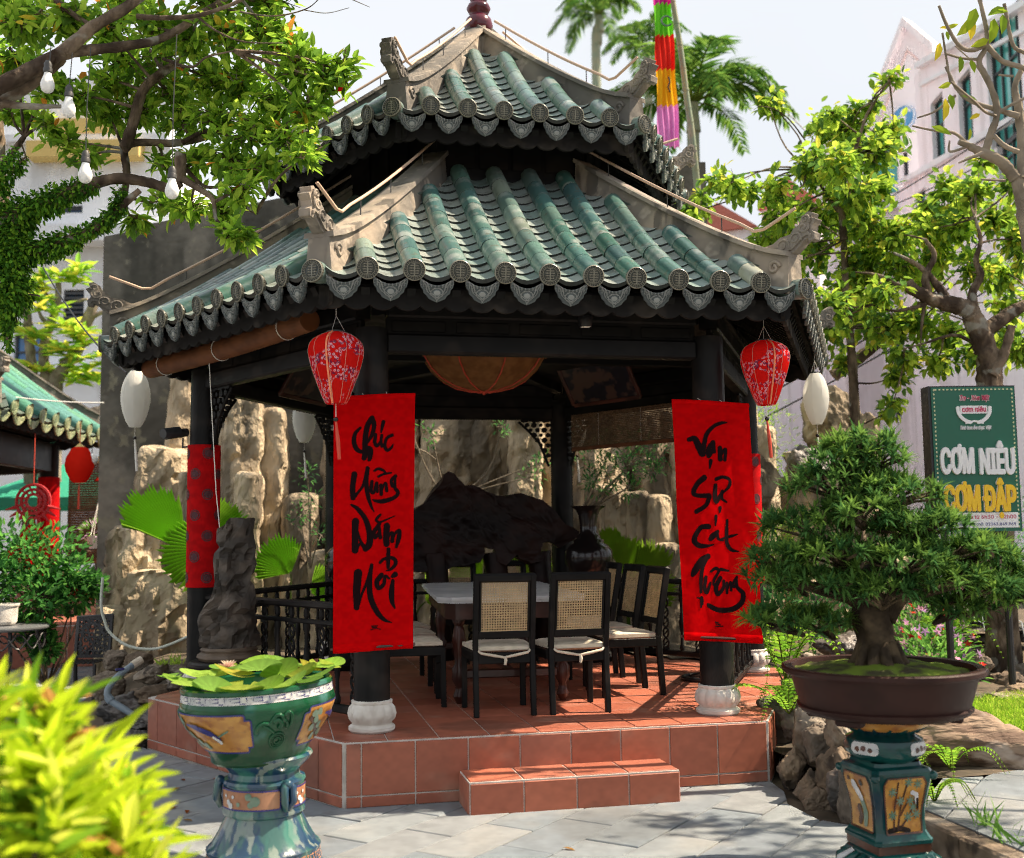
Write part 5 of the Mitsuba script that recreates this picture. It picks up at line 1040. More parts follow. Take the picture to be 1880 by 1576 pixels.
LT_LIMBS = [[[[-3.3,-2.46,3.86],[-3.14,-2.45,3.98],[-2.98,-2.45,4.08],[-2.82,-2.44,4.2],[-2.68,-2.44,4.35],[-2.51,-2.43,4.48],[-2.31,-2.44,4.67]],0.068,0.045],[[[-3.35,-2.24,3.84],[-3.18,-2.29,3.95],[-3.0,-2.34,4.06],[-2.84,-2.39,4.19]],0.06,0.045],[[[-2.86,-2.48,4.15],[-2.77,-2.38,4.23],[-2.52,-2.32,4.31],[-2.32,-2.25,4.41],[-2.08,-2.2,4.62],[-1.9,-2.14,4.82]],0.045,0.028],[[[-2.44,-2.49,4.41],[-2.3,-2.52,4.4],[-2.12,-2.56,4.41],[-1.94,-2.61,4.46],[-1.77,-2.65,4.55]],0.02,0.012],[[[-3.15,-2.39,3.9],[-2.98,-2.43,3.88],[-2.83,-2.46,3.88]],0.03,0.014],[[[-2.96,-2.2,4.64],[-2.83,-2.21,4.53],[-2.73,-2.23,4.46]],0.025,0.02],[[[-2.31,-1.71,4.48],[-2.42,-1.67,4.41],[-2.51,-1.65,4.3],[-2.56,-1.62,4.11],[-2.61,-1.59,3.97]],0.035,0.05],[[[-2.61,-1.59,3.97],[-2.55,-1.55,4.02],[-2.28,-1.55,4.04],[-2.05,-1.54,4.12],[-1.85,-1.54,4.24],[-1.64,-1.53,4.35]],0.04,0.012],[[[-2.63,-1.49,4.0],[-2.61,-1.48,3.84],[-2.63,-1.45,3.63]],0.035,0.03],[[[-2.75,-1.84,3.66],[-2.95,-1.79,3.57],[-3.15,-1.74,3.5],[-3.22,-1.71,3.36],[-3.23,-1.69,3.24],[-3.21,-1.68,3.07],[-3.24,-1.66,2.92]],0.055,0.05],[[[-2.77,-1.83,3.65],[-2.62,-1.87,3.68],[-2.45,-1.9,3.66],[-2.3,-1.93,3.62],[-2.24,-1.95,3.65]],0.045,0.035],[[[-3.22,-1.7,3.24],[-3.01,-1.74,3.28],[-2.87,-1.78,3.32],[-2.7,-1.83,3.41],[-2.59,-1.86,3.51],[-2.48,-1.89,3.61]],0.05,0.025],[[[-3.29,-1.69,3.39],[-3.23,-1.72,3.47],[-3.15,-1.74,3.5]],0.05,0.05],[[[-2.24,-1.97,3.83],[-2.24,-1.95,3.65]],0.045,0.042],[[[-2.24,-1.95,3.68],[-2.1,-2.05,3.57],[-2.04,-2.13,3.5],[-2.02,-2.2,3.37],[-1.96,-2.28,3.28]],0.03,0.008],[[[-2.05,-1.98,3.54],[-1.93,-2.0,3.52],[-1.8,-2.03,3.46]],0.012,0.005],[[[-2.25,-1.86,3.8],[-2.12,-1.87,3.67],[-2.03,-1.89,3.65]],0.02,0.01],[[[-2.25,-1.77,3.96],[-2.1,-1.81,4.03],[-1.94,-1.84,3.98],[-1.8,-1.85,3.83]],0.02,0.007],[[[-2.32,-2.3,4.26],[-2.16,-2.33,4.21],[-2.07,-2.35,4.27],[-1.92,-2.39,4.3]],0.012,0.006],[[[-2.13,-2.36,4.5],[-2.01,-2.38,4.41],[-1.86,-2.41,4.35],[-1.65,-2.45,4.34]],0.01,0.004],[[[-1.96,-2.31,4.58],[-1.71,-2.36,4.54],[-1.52,-2.4,4.58],[-1.43,-2.43,4.65]],0.008,0.003],[[[-3.51,-1.08,3.88],[-3.41,-1.11,3.99],[-3.29,-1.15,4.16]],0.05,0.02],[[[-3.56,-0.82,4.46],[-3.54,-0.79,4.09],[-3.52,-0.75,3.72]],0.08,0.08],[[[-1.52,-2.2,4.67],[-1.39,-2.23,4.65],[-1.26,-2.26,4.68]],0.004,0.002],[[[-1.25,-2.27,4.73],[-1.14,-2.29,4.68]],0.004,0.002]]
LT_CL = [[-3.15,-1.94,4.58,0.193,0.161],[-2.88,-2.1,4.54,0.19,0.142],[-2.71,-1.64,4.71,0.205,0.136],[-3.28,-1.5,4.53,0.17,0.136],[-3.04,-1.53,4.34,0.17,0.102],[-2.41,-2.0,4.58,0.196,0.13],[-2.19,-2.04,4.51,0.196,0.13],[-1.96,-2.19,4.5,0.193,0.145],[-1.74,-2.14,4.51,0.179,0.163],[-1.57,-2.26,4.3,0.161,0.161],[-1.39,-2.29,4.2,0.145,0.161],[-1.31,-2.31,4.26,0.096,0.128],[-1.49,-2.25,4.04,0.161,0.128],[-1.64,-2.02,4.16,0.199,0.132],[-1.87,-1.89,4.33,0.202,0.151],[-2.07,-1.75,4.38,0.205,0.136],[-2.33,-1.49,4.39,0.175,0.14],[-2.54,-1.33,4.33,0.178,0.142],[-2.75,-1.28,4.3,0.16,0.124],[-2.89,-1.46,4.34,0.138,0.121],[-2.7,-1.41,4.47,0.175,0.105],[-2.29,-1.48,4.22,0.175,0.123],[-2.03,-1.83,4.12,0.202,0.134],[-1.83,-2.07,3.96,0.196,0.13],[-1.61,-2.31,3.85,0.174,0.111],[-1.52,-2.42,3.7,0.093,0.062],[-1.96,-2.02,3.8,0.196,0.114],[-2.16,-1.78,3.83,0.134,0.101],[-2.38,-1.53,3.9,0.138,0.104],[-1.8,-2.15,3.7,0.161,0.112],[-1.89,-2.22,3.54,0.142,0.095],[-2.2,-1.64,3.6,0.153,0.085],[-2.02,-1.98,3.49,0.13,0.082],[-2.38,-1.51,3.66,0.138,0.086],[-1.93,-2.29,3.27,0.078,0.078],[-1.85,-2.3,3.24,0.062,0.047],[-2.99,-1.41,4.05,0.104,0.104],[-3.09,-1.4,4.16,0.086,0.069],[-2.85,-1.43,3.95,0.138,0.086],[-3.4,-1.05,4.38,0.108,0.108],[-3.28,-0.97,4.36,0.146,0.091],[-2.66,-1.24,4.69,0.216,0.108],[-2.41,-1.39,4.65,0.213,0.124],[-3.38,-1.22,5.01,0.213,0.142],[-2.67,-1.27,5.05,0.216,0.108],[-2.08,-1.69,4.9,0.207,0.104],[-1.74,-1.86,4.85,0.205,0.102],[-2.52,-1.67,3.5,0.067,0.067]]
LT_FRUIT = [[-1.34,-2.3,4.21],[-1.31,-2.3,4.19],[-1.32,-2.3,4.17],[-1.36,-2.3,4.2],[-1.3,-2.31,4.21],[-1.33,-2.3,4.18]]
BULBS = [[[-2.87,-2.61,3.95],[-2.88,-2.57,4.04]],[[-2.76,-2.62,3.82],[-2.77,-2.6,4.12]],[[-2.67,-2.61,3.47],[-2.68,-2.62,4.16]],[[-2.22,-2.7,3.38],[-2.23,-2.73,4.23]]]
VINE = [[[-2.75,-1.84,3.66],[-2.95,-1.79,3.57],0.09,200],[[-2.95,-1.79,3.57],[-3.15,-1.74,3.5],0.13,260],[[-3.15,-1.74,3.5],[-3.22,-1.71,3.36],0.14,240],[[-3.22,-1.71,3.36],[-3.23,-1.69,3.24],0.14,240],[[-3.23,-1.69,3.24],[-3.21,-1.68,3.07],0.16,300],[[-3.21,-1.68,3.07],[-3.24,-1.66,2.92],0.16,300],[[-3.22,-1.7,3.24],[-3.01,-1.74,3.28],0.13,220],[[-3.01,-1.74,3.28],[-2.87,-1.78,3.32],0.11,160],[[-2.87,-1.78,3.32],[-2.7,-1.83,3.41],0.07,110],[[-2.7,-1.83,3.41],[-2.59,-1.86,3.51],0.07,90],[[-3.24,-1.66,2.92],[-3.25,-1.64,2.78],0.05,60],[[-3.25,-1.64,2.78],[-3.24,-1.64,2.68],0.03,24],[[-3.31,-1.67,3.13],[-3.29,-1.65,2.94],0.18,240],[[-3.3,-1.72,3.68],[-3.19,-1.76,3.81],0.1,120],[[-3.31,-1.72,3.65],[-3.3,-1.7,3.46],0.14,140],[[-2.62,-1.85,3.51],[-2.59,-1.87,3.61],0.06,50],[[-3.29,-1.65,2.94],[-3.16,-1.68,2.99],0.1,120]]
RT_LIMBS = [[[[5.0,0.62,2.4],[4.98,0.59,2.71],[4.97,0.57,2.9],[4.95,0.55,3.16],[4.88,0.55,3.38],[4.81,0.55,3.53],[4.74,0.55,3.61],[4.55,0.59,3.67],[4.39,0.62,3.73],[4.27,0.64,3.79],[4.2,0.65,3.87]],0.14,0.045],[[[4.84,0.54,3.58],[4.81,0.53,3.74],[4.88,0.49,3.93],[4.84,0.49,4.07],[4.88,0.46,4.26],[4.83,0.45,4.47]],0.05,0.012],[[[4.95,0.53,3.41],[5.19,0.46,3.58],[5.39,0.41,3.69]],0.07,0.05],[[[4.4,0.62,3.73],[4.37,0.6,3.91],[4.45,0.57,4.12],[4.37,0.57,4.27]],0.05,0.015],[[[4.58,0.58,3.67],[4.49,0.59,3.83],[4.32,0.6,4.01],[4.07,0.65,4.15]],0.05,0.012],[[[4.27,0.64,3.79],[4.12,0.67,3.84],[3.92,0.7,3.94],[3.72,0.74,3.97]],0.035,0.008],[[[4.38,0.63,3.67],[4.28,0.65,3.63],[4.07,0.7,3.6],[3.87,0.74,3.66]],0.025,0.007],[[[4.36,0.63,3.65],[4.34,0.66,3.45],[4.33,0.68,3.24]],0.02,0.005],[[[4.93,0.47,2.96],[5.04,0.43,3.16],[5.11,0.39,3.42]],0.05,0.04],[[[4.84,0.57,3.28],[4.63,0.6,3.36],[4.38,0.66,3.29],[4.18,0.71,3.24]],0.02,0.006],[[[3.86,1.18,4.41],[3.84,1.16,4.63],[3.81,1.15,4.79],[3.89,1.11,5.06],[3.99,1.06,5.38],[4.07,1.01,5.65]],0.04,0.012],[[[4.51,2.69,3.27],[4.93,2.57,3.57],[5.23,2.48,3.88],[5.47,2.41,4.06]],0.07,0.05],[[[3.84,1.16,4.63],[3.59,1.18,5.01],[3.49,1.19,5.12]],0.02,0.006],[[[4.07,1.01,5.65],[4.17,0.98,5.81],[4.29,0.93,5.98]],0.012,0.004],[[[3.49,1.17,5.39],[3.32,1.18,5.61],[3.16,1.2,5.72],[3.0,1.23,5.75]],0.008,0.004],[[[3.96,1.36,4.47],[3.98,1.4,4.02],[4.03,1.44,3.47],[4.08,1.5,2.7]],0.03,0.045]]
RT_CL = [[4.37,1.86,5.82,0.294,0.235],[4.19,1.14,5.32,0.33,0.275],[4.86,1.81,5.83,0.266,0.148],[3.48,0.54,4.95,0.256,0.204],[3.68,1.44,5.22,0.251,0.195],[3.85,1.01,4.86,0.322,0.215],[4.47,1.64,5.09,0.23,0.23],[3.51,0.65,5.48,0.13,0.104],[4.38,1.7,5.97,0.174,0.116],[4.39,1.09,6.08,0.155,0.099],[4.11,1.93,4.86,0.35,0.204],[4.11,1.17,4.59,0.328,0.219],[4.38,1.04,4.45,0.298,0.244],[5.07,1.53,4.68,0.344,0.258],[5.57,1.76,4.89,0.296,0.266],[5.05,0.74,4.84,0.215,0.188],[5.95,1.65,4.87,0.266,0.266],[5.39,1.67,5.21,0.205,0.176],[5.25,0.4,4.26,0.208,0.26],[4.23,1.41,4.32,0.335,0.223],[4.66,1.51,4.25,0.34,0.198],[5.29,1.79,4.46,0.294,0.235],[4.12,1.57,4.07,0.31,0.197],[3.94,0.65,3.75,0.258,0.181],[4.67,1.18,3.61,0.274,0.192],[4.93,1.13,3.49,0.274,0.192],[4.4,1.25,3.56,0.274,0.165],[4.51,2.04,3.89,0.295,0.177],[4.68,0.95,3.18,0.241,0.134],[4.23,0.81,3.21,0.21,0.157],[4.43,1.33,3.07,0.193,0.138],[5.63,1.19,4.15,0.28,0.224],[6.04,1.67,3.92,0.235,0.235],[5.73,1.13,3.35,0.194,0.278],[4.9,0.75,3.21,0.185,0.132],[4.02,2.03,4.53,0.235,0.205],[3.43,1.38,4.22,0.192,0.164],[3.69,1.69,3.97,0.226,0.169],[3.63,1.37,3.56,0.191,0.137],[4.13,0.87,2.74,0.131,0.078],[3.31,1.61,5.95,0.198,0.113],[3.45,1.72,5.94,0.069,0.086],[2.56,0.95,4.83,0.182,0.182],[2.6,1.42,5.03,0.136,0.109],[2.89,1.19,4.87,0.188,0.134],[3.0,0.83,4.76,0.208,0.156],[3.1,0.92,4.52,0.209,0.157],[2.83,2.29,5.09,0.118,0.177],[3.86,1.94,4.97,0.233,0.175],[5.49,0.66,4.95,0.215,0.215],[5.57,1.26,5.38,0.199,0.142],[3.4,0.61,3.62,0.254,0.203],[5.15,1.72,4.97,0.234,0.176]]
FR_LIMBS = [[[[3.05,-2.61,2.93],[3.02,-2.63,3.24],[2.96,-2.65,3.5],[2.94,-2.66,3.62],[2.92,-2.66,3.74],[2.94,-2.67,3.73]],0.06,0.042],[[[2.91,-2.66,3.74],[2.82,-2.65,3.84],[2.7,-2.63,3.9],[2.62,-2.62,3.94],[2.55,-2.61,3.97]],0.05,0.02],[[[2.72,-2.63,3.9],[2.76,-2.66,4.04],[2.79,-2.67,4.14],[2.78,-2.68,4.24],[2.73,-2.68,4.37],[2.68,-2.68,4.48],[2.72,-2.7,4.57],[2.72,-2.71,4.69],[2.68,-2.72,4.87],[2.67,-2.73,4.97]],0.032,0.014],[[[2.72,-2.7,4.58],[2.61,-2.72,4.53],[2.5,-2.75,4.53],[2.4,-2.79,4.61],[2.31,-2.83,4.74]],0.02,0.011],[[[2.73,-2.7,4.57],[2.82,-2.71,4.48],[2.94,-2.73,4.44],[2.99,-2.74,4.41]],0.022,0.02],[[[2.94,-2.67,3.73],[2.97,-2.66,3.91],[2.96,-2.66,4.18],[2.95,-2.65,4.34],[3.01,-2.65,4.47]],0.045,0.02],[[[2.93,-2.7,4.13],[2.85,-2.64,4.18],[2.71,-2.56,4.26],[2.64,-2.51,4.35],[2.59,-2.46,4.53]],0.025,0.011],[[[2.79,-2.67,4.13],[2.65,-2.74,4.13],[2.5,-2.82,4.17],[2.32,-2.89,4.23]],0.014,0.008],[[[2.32,-2.47,4.11],[2.47,-2.49,4.08],[2.59,-2.52,4.06],[2.68,-2.53,3.98]],0.007,0.014],[[[2.41,-2.39,4.2],[2.52,-2.42,4.24],[2.65,-2.46,4.34]],0.006,0.012],[[[2.83,-2.75,4.84],[2.86,-2.74,4.69],[2.89,-2.74,4.57],[2.95,-2.75,4.53],[2.99,-2.75,4.52]],0.014,0.018],[[[2.71,-2.74,3.97],[2.77,-2.75,3.91],[2.86,-2.76,3.87]],0.02,0.02],[[[2.63,-2.7,3.7],[2.78,-2.73,3.69]],0.008,0.012],[[[2.5,-2.63,4.35],[2.47,-2.64,4.54],[2.45,-2.65,4.66]],0.01,0.008],[[[2.47,-2.64,4.53],[2.57,-2.66,4.5],[2.67,-2.68,4.49]],0.008,0.012],[[[2.89,-2.72,4.38],[2.8,-2.7,4.39]],0.01,0.008],[[[2.79,-2.67,4.14],[2.86,-2.69,4.19],[2.96,-2.72,4.24]],0.012,0.012],[[[2.61,-2.62,3.94],[2.5,-2.59,3.91],[2.5,-2.59,3.98]],0.012,0.008],[[[2.97,-2.42,4.35],[2.91,-2.42,4.47],[2.84,-2.42,4.58],[2.71,-2.4,4.71]],0.008,0.005],[[[2.58,-2.8,3.83],[2.5,-2.78,3.8],[2.43,-2.77,3.77]],0.018,0.006]]
FR_LEAF = [[2.6,-2.74,4.72,2.56,-2.75,4.64,0.19],[2.56,-2.73,4.67,2.5,-2.74,4.61,0.18],[2.6,-2.73,4.66,2.58,-2.75,4.57,0.156],[2.79,-2.78,4.69,2.77,-2.8,4.61,0.156],[2.73,-2.76,4.65,2.7,-2.78,4.57,0.207],[2.65,-2.74,4.57,2.56,-2.74,4.53,0.138],[2.39,-2.68,4.52,2.36,-2.69,4.44,0.138],[2.53,-2.7,4.44,2.51,-2.72,4.36,0.131],[2.61,-2.71,4.43,2.61,-2.74,4.35,0.104],[2.44,-2.66,4.31,2.35,-2.67,4.27,0.104],[2.44,-2.65,4.16,2.42,-2.67,4.08,0.173],[2.48,-2.66,4.21,2.47,-2.69,4.13,0.121],[2.42,-2.63,4.03,2.47,-2.67,3.99,0.138],[2.59,-2.67,4.0,2.57,-2.68,3.92,0.09],[2.62,-2.69,4.11,2.54,-2.69,4.07,0.086],[2.75,-2.78,4.77,2.67,-2.79,4.73,0.145],[2.78,-2.78,4.77,2.83,-2.82,4.76,0.086],[2.48,-2.71,4.68,2.53,-2.75,4.69,0.076],[2.43,-2.7,4.67,2.34,-2.71,4.66,0.069],[2.59,-2.69,4.23,2.64,-2.73,4.2,0.104],[2.45,-2.7,4.62,2.45,-2.72,4.54,0.069]]
FL_LIMBS = [[[[-4.26,4.09,3.14],[-4.29,4.05,3.62],[-4.32,4.02,3.97],[-4.37,4.01,4.21],[-4.32,3.98,4.35]],0.07,0.025],[[[-4.11,4.06,3.14],[-4.14,4.02,3.55],[-4.08,3.98,3.85],[-4.0,3.94,4.08],[-3.99,3.91,4.32]],0.07,0.03],[[[-4.02,4.04,3.14],[-3.92,3.99,3.4],[-3.77,3.94,3.61],[-3.68,3.89,3.9],[-3.58,3.84,4.17]],0.085,0.05],[[[-3.68,3.89,3.9],[-3.54,3.85,3.99],[-3.45,3.83,3.96]],0.03,0.02],[[[-4.0,3.94,4.08],[-3.86,3.91,4.11],[-3.68,3.87,4.14]],0.02,0.015],[[[-4.0,3.94,4.08],[-4.09,3.95,4.17],[-4.18,3.96,4.26],[-4.26,3.97,4.32]],0.025,0.012],[[[-4.32,4.02,3.97],[-4.44,4.03,4.09],[-4.5,4.04,4.18]],0.02,0.012],[[[-4.08,3.98,3.85],[-4.18,3.99,3.97],[-4.21,3.98,4.12]],0.025,0.012],[[[-3.77,3.94,3.61],[-3.56,3.88,3.72],[-3.39,3.84,3.75]],0.03,0.015]]
FL_CL = [[-3.98,3.91,4.38,0.207,0.13],[-3.8,3.87,4.35,0.178,0.107],[-4.26,3.99,4.2,0.178,0.119],[-4.05,3.75,4.04,0.146,0.117],[-3.93,3.75,3.81,0.175,0.117],[-4.22,3.82,3.7,0.175,0.146],[-3.76,3.72,3.69,0.175,0.117],[-3.62,3.71,3.51,0.204,0.146],[-3.93,3.78,3.52,0.175,0.117],[-4.44,4.06,3.85,0.148,0.119],[-3.56,3.92,3.31,0.148,0.148],[-3.74,3.96,3.31,0.148,0.089],[-4.26,4.06,3.44,0.148,0.089]]
PALM1 = [[10.21,30.24,18.97],[10.3,30.01,21.14]]
PALM2 = [[7.23,13.45,8.1],[7.17,13.2,10.82]]
PALM3 = [[9.51,22.54,15.21],[9.5,22.44,16.29]]
FLAG = [[2.65,3.14,8.04],[2.84,3.1,8.03],[2.98,3.27,6.05],[2.72,3.32,6.05]]
POLE = [[2.92,3.29,8.0],[3.03,3.33,7.35],[3.12,3.38,6.7],[3.19,3.41,6.18],[3.26,3.46,5.53],[3.32,3.51,4.95]]
BR_A = [16.39,20.61,0.0]
BR_U = [-0.263,-0.965,0.0]
BR_TOP = [[0.76,13.94],[3.37,14.17],[3.35,14.04],[6.24,13.33],[7.65,12.98],[10.07,12.42],[11.36,12.12]]
BR_WIN = [[2.43,13.76,2.94,11.38],[3.99,12.78,4.93,10.99],[6.01,12.56,6.89,10.73],[7.91,12.93,9.74,10.09],[8.23,10.09,9.75,9.19],[1.84,12.31,2.08,11.51],[2.36,10.79,3.22,10.15],[5.15,10.06,5.66,9.48]]
BR_LEDGE = [[0.92,11.49],[10.3,10.11]]
BG_A = [15.01,24.93,0.0]
BG_U = [0.444,-0.896,0.0]
BG_OUT = [[0.24,1.07],[1.29,14.27],[2.16,14.69],[3.87,14.95],[4.9,16.82],[5.35,16.26],[5.85,15.65],[5.05,1.07]]
BG_WIN = [[3.38,14.04,4.37,11.82],[4.53,13.01,4.73,12.24],[1.58,10.03,1.78,9.01],[2.23,7.79,2.58,6.86],[3.79,7.89,4.3,6.97],[5.7,8.07,5.92,7.38],[2.4,7.24,2.47,6.19],[3.86,5.52,4.1,4.83]]
BG_LOGO = [4.85,14.49]
BG_LOW = [[1.18,7.41],[5.37,6.82],[3.13,6.11]]
# ---------------------------------------------------------------- terrain beside the pavilion
def field(x0, x1, y0, y1, n, m, h, keep=None):
    X, Y = np.meshgrid(np.linspace(x0, x1, n), np.linspace(y0, y1, m)); Zt = h(X, Y); v = np.stack([X, Y, Zt], -1).reshape(-1, 3); f = []
    for i in range(m-1):
        for j in range(n-1):
            a = i*n+j; q = [a, a+1, a+n+1, a+n]
            if keep is None or keep(v[q, 0].mean(), v[q, 1].mean()): f.append(q)
    return v, np.array(f)
HP = Polygon([tuple(hexp(RP-.03, a)[:2]) for a in ANG])
ss = lambda a, b, x: np.clip((x-a)/(b-a), 0, 1)**2*(3-2*np.clip((x-a)/(b-a), 0, 1))
def hL(X, Y): return .34*ss(.6, 2.6, Y)*ss(-3.5, -2.7, X)*(1-.5*ss(3, 6, Y)) - .015 + .05*meshkit.fbm(np.stack([X*3, Y*3, X*0], -1), 3)*ss(.2, 1.2, Y)
struct('rockery_bed', field(-3.6, 3.4, -.6, 6.2, 50, 50, hL, lambda x, y: not HP.contains(Point(x, y)) and not (x > -2.9 and y < .1)), 'soil', smooth=True)
LAWN = Polygon([(2.50, -2.60), (2.66, -2.60), (4.33, -.93), (5.6, .1), (4.9, -.1), (4.2, -.62), (3.6, -.75), (2.9, -1.5)])
def hR(X, Y): return .13 + .20*ss(-1.9, -.2, Y)*ss(3.2, 2.2, X) + .05*ss(-.8, .6, Y) + .04*meshkit.fbm(np.stack([X*2, Y*2, X*0], -1), 3)
struct('garden_bed', field(1.2, 14, -3.0, 10, 60, 60, hR, lambda x, y: not HP.contains(Point(x, y)) and x > 1.32+.2*max(0, -y-2.2) and (x-1.25)*.9 > -(y+2.25)-.62), 'soil', smooth=True)
PATH = Polygon([(1.46, -3.55), (1.95, -3.0), (2.23, -3.03), (4.36, -.95), (7.5, .8), (9, -6), (1.46, -6.5)])
t = trimesh.creation.triangulate_polygon(PATH, engine='earcut')
pm = trimesh.creation.extrude_polygon(PATH, .125, engine='earcut'); struct('path', (np.array(pm.vertices), np.array(pm.faces)), 'joint')
pave('path', PATH.buffer(-.01), (.60, .42), PI/4, (.03, .14), .148, 'slate', seed=5, stuff_after=120)
r4 = random.Random(9); y = -3.58
while y > -6.3:
    L = r4.uniform(.35, .6); part('path', 'kerbstone', box((1.405, y-L/2, .072), (.12, L-.012, .155+r4.uniform(-.005, .008)), r4.uniform(-.02, .02), .012), 'garden_stone', uv=(.42, .5)); y -= L
# lawn: a sheet with grass blades on it
def hW(X, Y): return .165+.02*meshkit.fbm(np.stack([X*4, Y*4, X*0], -1), 3)
lv_, lf_ = trimesh.creation.triangulate_polygon(LAWN, engine='earcut'); lm = trimesh.remesh.subdivide_to_size(np.c_[lv_, np.zeros(len(lv_))], lf_, .12); lvv = lm[0]; lvv[:, 2] = hW(lvv[:, 0], lvv[:, 1])
struct('lawn', (lvv, lm[1]), 'lawn', smooth=True)
rg = np.random.default_rng(3); pts = []
x0, y0, x1, y1 = LAWN.bounds
P_ = np.stack([rg.uniform(x0, x1, 60000), rg.uniform(y0, y1, 60000)], 1)
import shapely
P_ = P_[shapely.contains_xy(LAWN, P_[:, 0], P_[:, 1])][:17000]; n = len(P_)
pos = np.c_[P_, hW(P_[:, 0], P_[:, 1])-.004]; d = rdir(n, rg)*.55+[0, 0, .8]
GB = MB(); leaves(GB, pos, d, rdir(n, rg), rg.uniform(.03, .075, n), .0065, tints(n, [(.16, .27, .02), (.22, .33, .03), (.11, .21, .02), (.30, .36, .06)], rg), 'blade')
kg_ = put('grass', GB, 'leaf', col='v', stuff=True); labels['grass'].update({'label': 'short bright green grass beside the slab path', 'category': 'grass'})

# ---------------------------------------------------------------- concrete wall and artificial cliff behind
wl = [(0, 0), (0, 5.33), (.26, 5.38), (.28, 5.43), (2.38, 5.83), (3.9, 6.2), (7.6, 6.19), (7.6, 0)]
v, f = prism(Polygon(wl), .25); a0 = np.array([-3.77, 5.83, 0]); ud = np.array([.9774, -.2115, 0]); nd = np.array([.2115, .9774, 0])
kw = thing('concrete_wall', 'tall rough dark concrete wall behind the rock columns', 'wall'); put(kw, (a0 + v[:, :1]*ud + v[:, 1:2]*nd + v[:, 2:]*[0, 0, 1.], f), 'concrete')
kc = thing('rock_cliff', 'artificial cliff of pale brown rock columns behind the pavilion', 'rock cliff')
def pillar(cx, cy, hw, zt, seed, dz=-.1, dd=1.0, lean=0.0):
    n = 44; hs = np.linspace(dz, zt, max(8, int((zt-dz)/.055))); rings = []
    top = [(zt+.0, .985), (zt+.035, .93), (zt+.06, .80), (zt+.075, .55), (zt+.08, .02)]
    for z, s in [(z, 1+.10*(zt-z)/max(zt, .5)) for z in hs[:-1]] + top:
        a = np.linspace(0, 2*PI, n, endpoint=False); sq_ = (np.abs(np.cos(a))**3+np.abs(np.sin(a))**3)**(-1/3)
        rings.append(np.stack([cx+lean*z+hw*s*sq_*np.cos(a), cy+hw*dd*s*sq_*np.sin(a), np.full(n, z)], 1))
    v = np.vstack(rings); o = np.array([seed*5.1, seed*2.3, 0])
    c2 = np.array([cx, cy]); big = meshkit.fbm(v*[2.6, 2.6, .8]+o, 3)-.5; sm = meshkit.fbm(v*[9, 9, 6]+o, 4)-.5
    cr = np.minimum(1, np.abs(meshkit.noise(v*[5, 5, .5]+o)-.5)*5)
    rg_ = 1-np.abs(meshkit.fbm(v*[4.5, 4.5, 1.1]+o+9, 4)-.5)*4; st_ = np.floor(v[:, 2]*2.3+3*big)/2.3-v[:, 2]; fi = np.abs(meshkit.fbm(v*[15, 15, 10]+o, 3)-.5); k_ = 1+.55*big+.26*sm-.13*fi-.12*(1-cr)-.12*np.clip(rg_, 0, 1)**3+.22*(st_+.2)
    v[:, :2] = c2+(v[:, :2]-c2)*k_[:, None]; v[:, 2] += .10*big*(v[:, 2] > zt-.1)
    i = np.arange(n); f = np.vstack([np.stack([q*n+i, q*n+(i+1) % n, (q+1)*n+(i+1) % n, (q+1)*n+i], 1) for q in range(len(rings)-1)])
    return v, f
PILLARS = [(-3.15,4.63,.38,1.63),(-2.86,4.25,.42,1.13),(-2.97,4.99,.28,2.53),(-2.78,5.26,.16,3.82),(-2.68,4.62,.09,2.23),(-2.21,4.72,.14,2.73),(-2.03,4.38,.2,3.38),(-1.72,4.41,.16,2.94),(-1.96,3.95,.15,2.18),(-1.39,4.14,.19,1.95),(-.74,4.72,.33,3.77),(-.21,4.5,.29,3.88),(.27,4.19,.29,3.71),(.77,4.19,.27,3.84),(1.09,3.6,.19,3.56),(1.56,3.91,.24,3.69),(1.98,3.62,.31,2.46),(2.67,3.78,.36,2.92),(2.25,3.05,.13,1.91),(2.43,2.9,.14,1.87),(2.4,2.6,.15,1.35),(1.97,3.31,.23,2.01),(3.05,3.28,.25,2.62),(3.75,3.5,.18,3.0),(3.8,3.1,.14,2.65),(-3.35,4.1,.22,.75),(-2.4,4.3,.25,.9),(-1.0,4.0,.3,1.3),(.1,3.7,.3,1.1),(1.2,3.2,.3,.9),(3.4,3.0,.22,2.2)]
for i, (x, y, w, z) in enumerate(PILLARS): part(kc, 'rock_column', pillar(x, y, w*1.10, z, i+1, dd=1.25), 'cliff', smooth=30)
# boulders: each its own
def boulder(c, w, h, seed, label, mat_='garden_stone', dd=1.0, group=None, sub=3, uv=None, amp=.26):
    k = thing('boulder', label, 'rock', group); v, f = rock(seed, (w*1.08, w*dd*1.08, h*1.08), amp*1.2, 4); put(k, (v+np.array(c), f), mat_, smooth=45, uv=uv if uv is not None else (((seed*37) % 100)/100, .5)); return k
RL = [((-2.84,1.57,.46),.13,.09,'rounded tan boulder by the pipe bend'),((-3.06,2.03,.45),.12,.10,'small rounded boulder at the foot of the left rock column'),((-2.65,1.23,.40),.15,.09,'pale boulder behind the pipe bend'),((-2.54,.81,.27),.25,.12,'broad flat rock above the platform corner'),((-2.37,.76,.38),.16,.10,'grey rounded rock beside the left column'),((-2.81,.77,.16),.22,.15,'dark boulder under the grey pipe'),((-2.58,.31,.15),.17,.11,'dark rock before the platform corner'),((-2.66,.10,.04),.12,.10,'small dark rock touching the left platform corner'),((-2.86,.55,.0),.16,.12,'low dark rock beside the water spout'),((-2.37,1.27,.42),.15,.09,'flat rock behind the left column'),((-3.05,1.42,.30),.14,.13,'brown boulder beside the iron chair')]
for i, (c_, w, h, l) in enumerate(RL): boulder(c_, w, h, i+3, l, 'garden_stone' if i not in (5, 6, 7, 8) else 'dark_rock')
